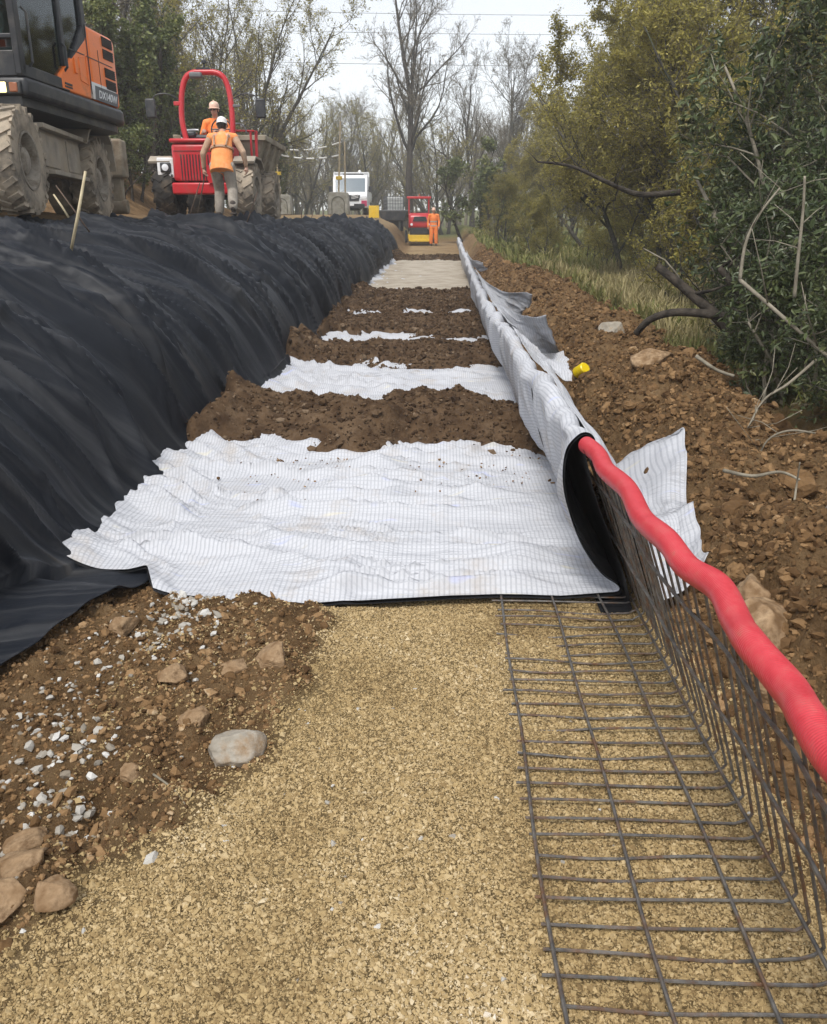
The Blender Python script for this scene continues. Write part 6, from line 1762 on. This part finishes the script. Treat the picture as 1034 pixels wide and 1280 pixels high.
def make_tree(name, seed, h, r, bark, twig_mat, leaf=None, stems=1, kids=(14, 9, 7), angs=(.75, .8, .85), ratios=(.55, .5, .45), t0=.22, trop=(.04, .06, .03), wig=(.06, .13, .18),
              nleaf=0, lsize=.08, lsd=.3, lean=.08, mins=.006, droop=0.0, shape='diamond', crown_low=.25, aspect=.45, leaf_levels=(2, 3), base_spread=.3, tshift=.0, fine=3, env=None):
    def inside(p): return np.ones(len(p), bool) if env is None else (p[:, 0] ** 2 + p[:, 1] ** 2) / env[0] ** 2 + ((p[:, 2] - env[1]) / env[2]) ** 2 * np.where(p[:, 2] < env[1], .8, 1) < 1 + .25 * vnoise(p[:, 0] * .9, p[:, 1] * .9, p[:, 2] * .9, seed=seed)
    rng = np.random.default_rng(seed)
    root = empty(name)
    b0 = np.stack([rng.normal(0, base_spread if stems > 1 else .0, stems), rng.normal(0, base_spread if stems > 1 else 0., stems), np.full(stems, -.25)], -1)
    d0 = np.stack([rng.normal(0, lean, stems), rng.normal(0, lean, stems), np.ones(stems)], -1)
    if stems > 1: d0[:, :2] += b0[:, :2] * .5
    L0 = h * rng.uniform(.8, 1.0, stems); L0[0] = h
    P0, R0 = grow_level(rng, b0, d0, L0, np.full(stems, r) * rng.uniform(.7, 1, stems), 12, wig[0], trop[0], .10)
    R0[:, 0] *= 1.35
    def clip(P, R):
        dead = np.zeros(len(P), bool)
        for i in range(1, P.shape[1]):
            dead |= ~inside(P[:, i]) & (P[:, i, 2] > env[1] * .55)
            P[dead, i] = P[dead, i - 1] + np.array([.002, .001, .004]); R[dead, i] = np.minimum(R[dead, i - 1] * .35, .006); R[dead, i - 1] = np.minimum(R[dead, i - 1], .010)
        return P, R
    if env is not None: P0, R0 = clip(P0, R0)
    levels = [(P0, R0, L0)]
    for lv in range(len(kids)):
        P, R, L = levels[-1]
        bb, dd, ll, rr = spawn(rng, P, R, L, kids[lv], t0 if lv == 0 else .2, 1.0, angs[lv], .25, ratios[lv], .62 if lv else .55, mins, bias_up=.15, lshape=.55 if lv == 0 else .35)
        ok = inside(bb + dd * (ll * .6)[:, None]); bb, dd, ll, rr = bb[ok], dd[ok], ll[ok], rr[ok]
        P, R = grow_level(rng, bb, dd, ll, rr, (9, 6, 4, 4)[lv], wig[min(lv + 1, len(wig) - 1)], trop[min(lv + 1, len(trop) - 1)], .25)
        if env is not None and lv == 0: P, R = clip(P, R)
        levels.append((P, R, ll))
    V, F = tubes_mesh([(levels[0][0], levels[0][1], 9), (levels[1][0], levels[1][1], 6)])
    tr = link('trunk', np_mesh('trunk', V, F), bark, root)
    g = [(P, R, fine) for P, R, L in levels[2:]]
    cv, cf = tubes_mesh(g)
    crown = link('crown', np_mesh('crown', cv, cf), twig_mat, root)
    if nleaf:
        pts = []
        for lv in leaf_levels:
            if lv < len(levels):
                C, b = along(rng, levels[lv][0], nleaf // len(leaf_levels)); pts.append(C)
        C = np.concatenate(pts) + rng.normal(0, lsize * .6, (sum(len(q) for q in pts), 3))
        C = C[inside(C)]
        clump = .5 + .5 * fbm(C[:, 0] * .9 + seed, C[:, 1] * .9, C[:, 2] * .9, octs=3, seed=seed)
        keep = rng.random(len(C)) < np.clip(.35 + clump, 0, 1)
        C, clump = C[keep], clump[keep]
        tn = np.clip(.55 * rng.random(len(C)) + .45 * clump + tshift, 0, 1)
        lm = leaves_mesh(rng, 'leaves', C, np.clip(rng.lognormal(math.log(lsize), lsd, len(C)), lsize * .35, lsize * 1.6), tn, shape, droop, aspect)
        lf = link('foliage', lm, leaf, root)
    return root

_used = set()
def plant(proto, x, y, scale, rz, label, cat='tree', group=None, sz=None, dz=0.0):
    o = proto if proto.name not in _used else copy_tree(proto)
    _used.add(proto.name)
    o.location = (x, y, float(ground(np.array([x]), np.array([y]), False)[0]) + dz); o.rotation_euler = (0, 0, rz)
    o.scale = (scale, scale, scale * (sz or 1))
    return tag(o, label, cat, group)

# --- bare tall trees
bare1 = make_tree('bare_tree', 11, 15, .26, M_BARK_D, M_TWIG_B, M_LEAF_P, kids=(20, 10, 8, 5), angs=(.62, .62, .65, .7), ratios=(.50, .46, .42, .5), t0=.28, trop=(.03, .10, .08, .05), nleaf=1500, lsize=.10, mins=.009, leaf_levels=(4,))
bare2 = make_tree('bare_tree', 12, 12, .22, M_BARK_G, M_TWIG_B, M_LEAF_P, stems=2, kids=(18, 10, 8, 4), angs=(.7, .7, .7, .8), ratios=(.50, .48, .42, .5), t0=.25, trop=(.03, .07, .05, .04), nleaf=1200, lsize=.09, mins=.008, leaf_levels=(4,), base_spread=.35, lean=.15)
bare3 = make_tree('bare_tree', 13, 9, .15, M_BARK_G, M_TWIG_B, M_LEAF_Y, stems=4, kids=(16, 9, 8), angs=(.7, .75, .8), ratios=(.46, .5, .5), t0=.12, trop=(.02, .05, .03), nleaf=16000, lsize=.085, mins=.006, leaf_levels=(2, 3), base_spread=.5, lean=.22)
# --- olive yellow willows
wil1 = make_tree('willow_tree', 21, 7.6, .10, M_BARK_G, M_TWIG_B, M_LEAF_Y, stems=7, kids=(26, 13, 10), angs=(.95, .85, .8), ratios=(.46, .46, .5), t0=.09, trop=(.0, .05, .02), nleaf=190000, lsize=.072, mins=.005, base_spread=.55, lean=.13, aspect=.42, droop=.25, tshift=.06, env=(3.7, 4.7, 3.7))
wil2 = make_tree('willow_tree', 22, 4.6, .05, M_BARK_G, M_TWIG_B, M_LEAF_Y, stems=7, kids=(12, 9, 7), angs=(.75, .8, .85), ratios=(.5, .5, .5), t0=.08, trop=(-.01, .03, -.01), nleaf=46000, lsize=.065, mins=.004, base_spread=.6, lean=.18, aspect=.42, wig=(.12, .16, .2), droop=.25, env=(2.2, 2.3, 2.6))
# --- ivy clad / dark green
ivy1 = make_tree('ivy_clad_tree', 31, 7.0, .20, M_BARK_D, M_TWIG_B, M_LEAF_G, stems=3, kids=(22, 9, 7), angs=(.9, .85, .9), ratios=(.30, .5, .55), t0=.05, trop=(.02, .03, -.01), nleaf=52000, lsize=.085, mins=.006, base_spread=.6, lean=.1, aspect=.75, leaf_levels=(1, 2, 3), env=(2.3, 3.3, 4.2))
ivy2 = make_tree('evergreen_shrub', 32, 3.2, .06, M_BARK_D, M_TWIG_B, M_LEAF_G, stems=7, kids=(12, 8, 6), angs=(.8, .85, .9), ratios=(.5, .5, .5), t0=.05, trop=(.0, .02, 0), nleaf=20000, lsize=.085, mins=.004, base_spread=.5, lean=.3, aspect=.6, env=(1.15, 1.5, 1.9))

G_BARE, G_WIL, G_IVY = 'bare trees around the site', 'olive willows on the open side', 'ivy clad trees behind the machines'
plant(bare1, X_at(508, 56), 56, 1.06, .4, 'tall bare tree standing alone against the sky in the middle of the view', group=G_BARE)
plant(bare1, X_at(590, 66), 66, .74, 2.2, 'bare tree right of the tallest middle tree, its crown lower', group=G_BARE)
plant(bare2, X_at(635, 60), 60, .92, 1.2, 'twin stemmed bare tree just left of the olive willows, far back', group=G_BARE)
plant(bare2, X_at(430, 84), 84, .9, .3, 'pale distant bare tree left of the tallest middle tree, over the truck', group=G_BARE)
plant(bare2, X_at(225, 36), 36, .76, 2.9, 'bare grey tree rising behind the red roll bar', group=G_BARE)
plant(bare3, X_at(312, 44), 44, 1.25, .9, 'spreading grey tree standing against the sky beside the dumper mirror', group=G_BARE)
plant(bare1, X_at(165, 27), 27, .72, 1.9, 'dark bare tree directly behind the orange engine cover', group=G_BARE)
plant(bare2, X_at(30, 26), 26, .8, 4.0, 'bare tree behind the excavator cab', group=G_BARE)
plant(bare3, X_at(225, 30), 30, 1.0, .5, 'bushy many stemmed tree behind the dumper, pale leaves left on it', group=G_BARE)
plant(bare3, X_at(335, 56), 56, .95, 2.5, 'grey many stemmed tree past the dumper skip', group=G_BARE)
plant(bare3, X_at(375, 66), 66, .9, 4.1, 'low grey tree behind the first warning pole', group=G_BARE)
plant(bare3, X_at(560, 60), 60, .95, 1.4, 'scrubby grey tree behind the orange clad far worker', group=G_BARE)
plant(bare3, X_at(470, 72), 72, 1.0, 3.3, 'scrubby grey tree behind the white truck roof', group=G_BARE)
plant(wil1, X_at(842, 20), 20, .92, .2, 'large olive yellow willow reaching the top of the picture beyond the grass', group=G_WIL)
plant(wil1, X_at(775, 31), 31, .98, 2.4, 'second olive willow behind the large one, further up the grass', group=G_WIL)
plant(wil1, X_at(965, 18), 18, 1.0, 4.0, 'olive willow hidden partly behind the dark glossy shrub', group=G_WIL)
plant(wil1, X_at(705, 43), 43, .86, 5.2, 'far olive willow at the left end of the willow row', group=G_WIL)
plant(wil2, X_at(690, 27), 27, .50, .9, 'low olive willow bush at the back of the grass, left of the large willow', cat='shrub', group=G_WIL)
plant(wil2, X_at(745, 25), 25, .62, 4.4, 'olive willow bush under the large willow, at the back of the grass', cat='shrub', group=G_WIL)
plant(wil2, X_at(845, 22), 22, .70, 2.2, 'olive willow bush under the large willow, on its right', cat='shrub', group=G_WIL)
plant(wil2, X_at(640, 36), 36, .70, 5.7, 'olive willow bush where the grass meets the end of the spoil bank', cat='shrub', group=G_WIL)
plant(wil2, X_at(900, 15), 15, .74, 3.0, 'arching olive bush over the dry grass in front of the large willow', cat='shrub', group=G_WIL)
plant(wil2, X_at(1010, 13), 13, 1.0, 1.8, 'olive bush between the arching bush and the dark glossy shrub', cat='shrub', group=G_WIL)
plant(ivy1, X_at(188, 25), 25, .82, 1.1, 'ivy clad tree between the excavator tail and the red roll bar', group=G_IVY)
plant(ivy1, X_at(255, 31), 31, .86, 3.9, 'ivy clad tree framed by the red roll bar', group=G_IVY)
plant(ivy1, X_at(120, 22), 22, .8, 5.2, 'ivy clad tree hidden mostly by the orange excavator', group=G_IVY)
plant(bare3, X_at(200, 33), 33, 1.15, 1.5, 'leafy grey green tree between the excavator tail and the dumper, behind the ivy', group=G_BARE)
plant(bare3, X_at(270, 37), 37, 1.0, 5.0, 'leafy grey green tree right of the red roll bar', group=G_BARE)
plant(ivy1, X_at(318, 42), 42, .8, 2.0, 'dull green ivy clad tree above the dumper skip', group=G_IVY)
plant(ivy2, X_at(592, 46), 46, 1.75, .6, 'upright dark green shrub beyond the end of the white wall', cat='shrub', group='dark green shrubs')
plant(ivy2, X_at(640, 40), 40, .9, 2.6, 'low dark green shrub at the far end of the grass', cat='shrub', group='dark green shrubs')
plant(ivy2, X_at(170, 20), 20, .7, 4.6, 'low dark green shrub on the earth bank behind the excavator', cat='shrub', group='dark green shrubs')

# --- far wood as one mass
def far_wood():
    rng = np.random.default_rng(77)
    cv, cf, off = [], [], 0
    n = 150
    for i in range(n):
        if i < 110: u = rng.uniform(330, 800); y = rng.uniform(78, 118)
        else: u = rng.uniform(-200, 330); y = rng.uniform(60, 100)
        x = X_at(u, y); h = rng.uniform(7.5, 12.5) * (1.0 if not 350 < u < 470 else .85)
        b0 = np.array([[x, y, float(ground(np.array([x]), np.array([y]), False)[0]) - .2]])
        P0, R0 = grow_level(rng, b0, np.array([[rng.normal(0, .06), rng.normal(0, .06), 1]]), np.array([h]), np.array([.17]), 8, .05, .02, .15)
        bb, dd, ll, rr = spawn(rng, P0, R0, np.array([h]), 24, .15, 1, .65, .2, .38, .5, .02, .1)
        P1, R1 = grow_level(rng, bb, dd, ll, rr, 5, .12, .06, .3)
        bb, dd, ll, rr = spawn(rng, P1, R1, ll, 12, .15, 1, .7, .25, .5, .55, .012, .1)
        P2, R2 = grow_level(rng, bb, dd, ll, rr, 3, .15, .05, .3)
        V, F = tubes_mesh([(P0, R0, 5), (P1, R1, 3), (P2, R2, 3)])
        cv.append(V); cf.append(F + off); off += len(V)
    o = link('far_wood', np_mesh('far_wood', np.concatenate(cv), np.concatenate(cf)), M_TWIG_B)
    tag(o, 'bare grey wood closing the view at the end of the site', 'wood', kind='stuff')
far_wood()

# --- the near dark shrub at the right frame edge
shr = make_tree('glossy_shrub', 47, 4.4, .045, M_BARK_P, M_BARK_G, M_LEAF_D, stems=8, wig=(.13, .17, .2), kids=(15, 9, 7), angs=(.75, .8, .85), ratios=(.45, .5, .5), t0=.06, trop=(.02, .02, -.01), nleaf=30000, lsize=.062, lsd=.42, mins=.0028, base_spread=.45, lean=.18, aspect=.40, shape='blade', droop=.35, fine=4, env=(1.9, 2.3, 2.5))
shr2 = make_tree('glossy_shrub', 42, 2.6, .028, M_BARK_P, M_BARK_G, M_LEAF_D, stems=9, wig=(.15, .18, .2), kids=(12, 8, 6), angs=(.8, .85, .9), ratios=(.5, .5, .5), t0=.04, trop=(-.03, .0, -.02), nleaf=18000, lsize=.06, lsd=.42, mins=.0025, base_spread=.4, lean=.28, aspect=.40, shape='blade', droop=.4, fine=4, env=(1.3, 1.0, 1.6))
G_SH = 'dark glossy shrubs at the right'
plant(shr, 4.0, 8.0, .98, .3, 'tall dark glossy leaved shrub filling the right frame edge', cat='shrub', group=G_SH)
plant(shr, 5.2, 10.6, 1.08, 2.5, 'dark glossy shrub behind the tall one, reaching the top of the picture', cat='shrub', group=G_SH)
plant(shr, 4.9, 6.4, 1.0, 4.5, 'dark glossy shrub outside the tall one at the frame edge', cat='shrub', group=G_SH)
plant(shr2, 3.15, 6.3, .85, 1.0, 'low dark glossy shrub hanging over the brown bank', cat='shrub', group=G_SH)
plant(shr2, 2.85, 4.7, .62, 3.6, 'nearest dark glossy shrub, low above the loose earth at right', cat='shrub', group=G_SH)
plant(shr2, 3.6, 8.0, .8, 5.0, 'low dark glossy shrub behind the leaning dead log', cat='shrub', group=G_SH)

# dead logs and bare stems
def limb(name, pts, r0, r1, mat, label, cat, group=None, twigs=0, seed=0):
    P = catmull([Vector(p) for p in pts], 6); n = len(P)
    mb = MB().tube(P, [r0 + (r1 - r0) * i / (n - 1) for i in range(n)], 9)
    if twigs:
        rg = random.Random(seed)
        for _ in range(twigs):
            p = P[rg.randrange(n // 3, n)]
            d = Vector((rg.uniform(-1, 1), rg.uniform(-1, 1), rg.uniform(.1, 1))).normalized(); l = rg.uniform(.15, .5)
            mb.tube([p, p + d * l * .5 + Vector((0, 0, .02)), p + d * l + Vector((rg.uniform(-.06, .06), 0, rg.uniform(-.02, .1)))], [r1 * .6, r1 * .4, .002], 5)
    return tag(link(name, mb.mesh(name, True), mat), label, cat, group)
def AY(u, v, y): return at_y(u, v, y)
limb('dead_log', [AY(960, 470, 7.0), AY(905, 405, 7.3), AY(865, 368, 7.5), AY(822, 333, 7.7)], .06, .035, M_BARK_D, 'dark dead log leaning up out of the shrub, its broken end free', 'dead log', twigs=3, seed=1)
limb('fallen_branch', [AY(795, 417, 7.6), AY(812, 400, 7.5), AY(840, 391, 7.4), AY(880, 392, 7.2), AY(930, 400, 7.0)], .030, .04, M_BARK_D, 'curved dark branch lying at the foot of the leaning dead log', 'branch')
limb('dead_log', [AY(1000, 440, 6.6), AY(940, 385, 6.9), AY(900, 335, 7.1)], .045, .025, M_BARK_D, 'thinner brown dead log among the leaves right of the leaning one', 'dead log', twigs=4, seed=2)
G_ST = 'pale bare stems in the dark shrub'
limb('dry_branch', [AY(925, 350, 5.6), AY(932, 305, 5.6), AY(948, 270, 5.6), AY(975, 235, 5.6)], .012, .006, M_BARK_P, 'pale bent bare stem rising in the dark shrub, nearest the logs', 'stem', G_ST, twigs=4, seed=3)
limb('dry_branch', [AY(993, 372, 5.4), AY(998, 320, 5.4), AY(1004, 262, 5.4), AY(1006, 220, 5.4)], .012, .007, M_BARK_P, 'straight pale upright stem right of the bent one', 'stem', G_ST, twigs=3, seed=4)
limb('dry_branch', [AY(925, 350, 5.6), AY(960, 380, 5.3), AY(1000, 415, 5.1), AY(1040, 450, 5.0)], .013, .010, M_BARK_P, 'long grey stem sloping down to the right below the bent one', 'stem', G_ST, twigs=5, seed=5)
limb('dry_branch', [AY(1020, 450, 4.9), AY(985, 480, 4.8), AY(955, 500, 4.8), AY(935, 535, 4.7)], .010, .005, M_BARK_P, 'drooping bare stem over the loose earth below the long sloping one', 'stem', G_ST, twigs=6, seed=6)
limb('dry_branch', [AY(870, 445, 6.2), AY(895, 462, 6.1), AY(918, 470, 6.0)], .016, .010, M_BARK_P, 'short fat stem stub at the foot of the shrub', 'stem', G_ST)
limb('dry_branch', [AY(1034, 545, 4.5), AY(990, 538, 4.5), AY(960, 550, 4.5), AY(945, 580, 4.5)], .007, .004, M_BARK_P, 'lowest bare twig reaching over the loose earth at right', 'stem', G_ST, twigs=4, seed=7)
limb('willow_limb', [AY(850, 240, 13), AY(800, 243, 13), AY(760, 228, 13), AY(715, 208, 13), AY(672, 202, 13)], .05, .015, M_BARK_D, 'dark crooked willow limb reaching left across the olive leaves', 'branch', twigs=14, seed=8)
G_RT = 'roots in the loose earth at right'
limb('root', [at_z(905, 588, .46), at_z(940, 595, .48), at_z(975, 590, .50), at_z(1000, 600, .47)], .010, .006, M_BARK_P, 'pale root lying across the loose earth at right', 'root', G_RT)
limb('root', [at_z(993, 628, .42), at_z(996, 605, .50), at_z(1000, 578, .62)], .006, .003, M_BARK_P, 'thin pale root standing upright from the loose earth', 'root', G_RT)
limb('root', [at_z(192, 968, .02), at_z(215, 985, .03), at_z(232, 1006, .02)], .004, .002, M_BARK_P, 'thin root beside the dark hollow in the earth at left', 'root')

# --- grass and dry undergrowth on the open side
def grass_blades(n, xf, yf, hmean, name, mat, label, seed, wid=.012):
    rg = np.random.default_rng(seed)
    y = yf(rg, n); x = xf(rg, y)
    dens = .5 + .5 * fbm(x * .9, y * .9, octs=3, seed=seed); k = rg.random(n) < np.clip(dens * 1.3, .1, 1)
    x, y = x[k], y[k]; n = len(x)
    z = ground(x, y) - .02
    h = hmean * rg.uniform(.4, 1.4, n) * (.6 + .6 * dens[k])
    a = rg.uniform(0, 2 * np.pi, n); ln = rg.uniform(.1, .8, n)
    w = wid * (1 + .05 * y) * rg.uniform(.5, 1.2, n)
    dx, dy = np.cos(a), np.sin(a)
    B = np.stack([x, y, z], -1); D = np.stack([dx * ln, dy * ln, np.sqrt(1 - np.minimum(ln, .95) ** 2)], -1)
    Sv = np.stack([-dy, dx, 0 * dx], -1) * w[:, None]
    mid = B + D * h[:, None] * .5 + np.array([0, 0, 1]) * (h * .12)[:, None]
    tip = B + D * h[:, None] * np.array([1.15, 1.15, .85])
    V = np.stack([B - Sv, B + Sv, mid + Sv * .7, mid - Sv * .7, tip], 1)
    F4 = np.array([[0, 1, 2, 3], [3, 2, 4, 4]])
    F = np.concatenate([np.array([[0, 1, 2], [0, 2, 3], [3, 2, 4]])[None] + (np.arange(n) * 5)[:, None, None]]).reshape(-1, 3)
    tn = np.clip(rg.beta(2, 2, n) * .7 + .3 * dens[k], 0, 1)
    o = link(name, np_mesh(name, V.reshape(-1, 3), F, smooth=False, tint=np.repeat(tn, 5)), mat)
    return tag(o, label, 'grass', kind='stuff')
M_GR = mat_tint("meadow_grass", [(0, (.075, .095, .026)), (.4, (.16, .18, .050)), (.7, (.27, .25, .095)), (1, (.44, .37, .19))], rough=.7, spec=.2, trans=.3)
M_ST = mat_tint("straw_grass", [(0, (.15, .13, .055)), (.4, (.31, .265, .12)), (.75, (.47, .40, .22)), (1, (.58, .51, .32))], rough=.7, spec=.2, trans=.3)
grass_blades(42000, lambda r, y: bank_edge(y) - .1 + r.random(len(y)) ** 1.3 * 8, lambda r, n: 11 + 35 * r.random(n) ** 1.2, .34, 'meadow_grass', M_GR, 'green and yellow rough grass on the open side of the bank', 301)
grass_blades(24000, lambda r, y: bank_edge(y) + .05 + r.random(len(y)) ** 1.2 * 3, lambda r, n: 9 + 12 * r.random(n), .40, 'straw_grass', M_ST, 'dry straw coloured grass below the olive bushes', 302, wid=.007)
grass_blades(9000, lambda r, y: 2.5 + r.random(len(y)) ** 1.2 * 3.0, lambda r, n: 4.5 + 5 * r.random(n), .22, 'shade_grass', M_GR, 'short green weeds under the dark glossy shrubs', 303, wid=.006)
# leaf litter and twigs under the shrub
rg = np.random.default_rng(9)
n = 7000; y = rg.uniform(3.6, 10, n); x = 2.15 + .05 * y + rg.random(n) ** 1.1 * 3
C = np.stack([x, y, ground(x, y) + .012], -1)
tag(link('leaf_litter', leaves_mesh(rg, 'leaf_litter', C, rg.uniform(.03, .075, n), rg.random(n), 'diamond', 0, .45, 1.5), M_LEAF_P), 'fallen brown leaves under the shrubs', 'leaf litter', kind='stuff')
# ================================================================== AIR
hz = MB().box((0, 100, 20.5), (420, 460, 49)).build('haze', None)
m = bpy.data.materials.new("haze"); m.use_nodes = True
nt = m.node_tree; nt.nodes.clear()
o_ = nt.nodes.new("ShaderNodeOutputMaterial"); v_ = nt.nodes.new("ShaderNodeVolumePrincipled")
v_.inputs['Color'].default_value = (.95, .965, .985, 1); v_.inputs['Density'].default_value = .0021; v_.inputs['Anisotropy'].default_value = .2
nt.links.new(v_.outputs[0], o_.inputs['Volume'])
hz.data.materials.append(m); tag(hz, kind='stuff')
hz['label'] = 'thin pale mist in the air over the whole site'; hz['category'] = 'haze'
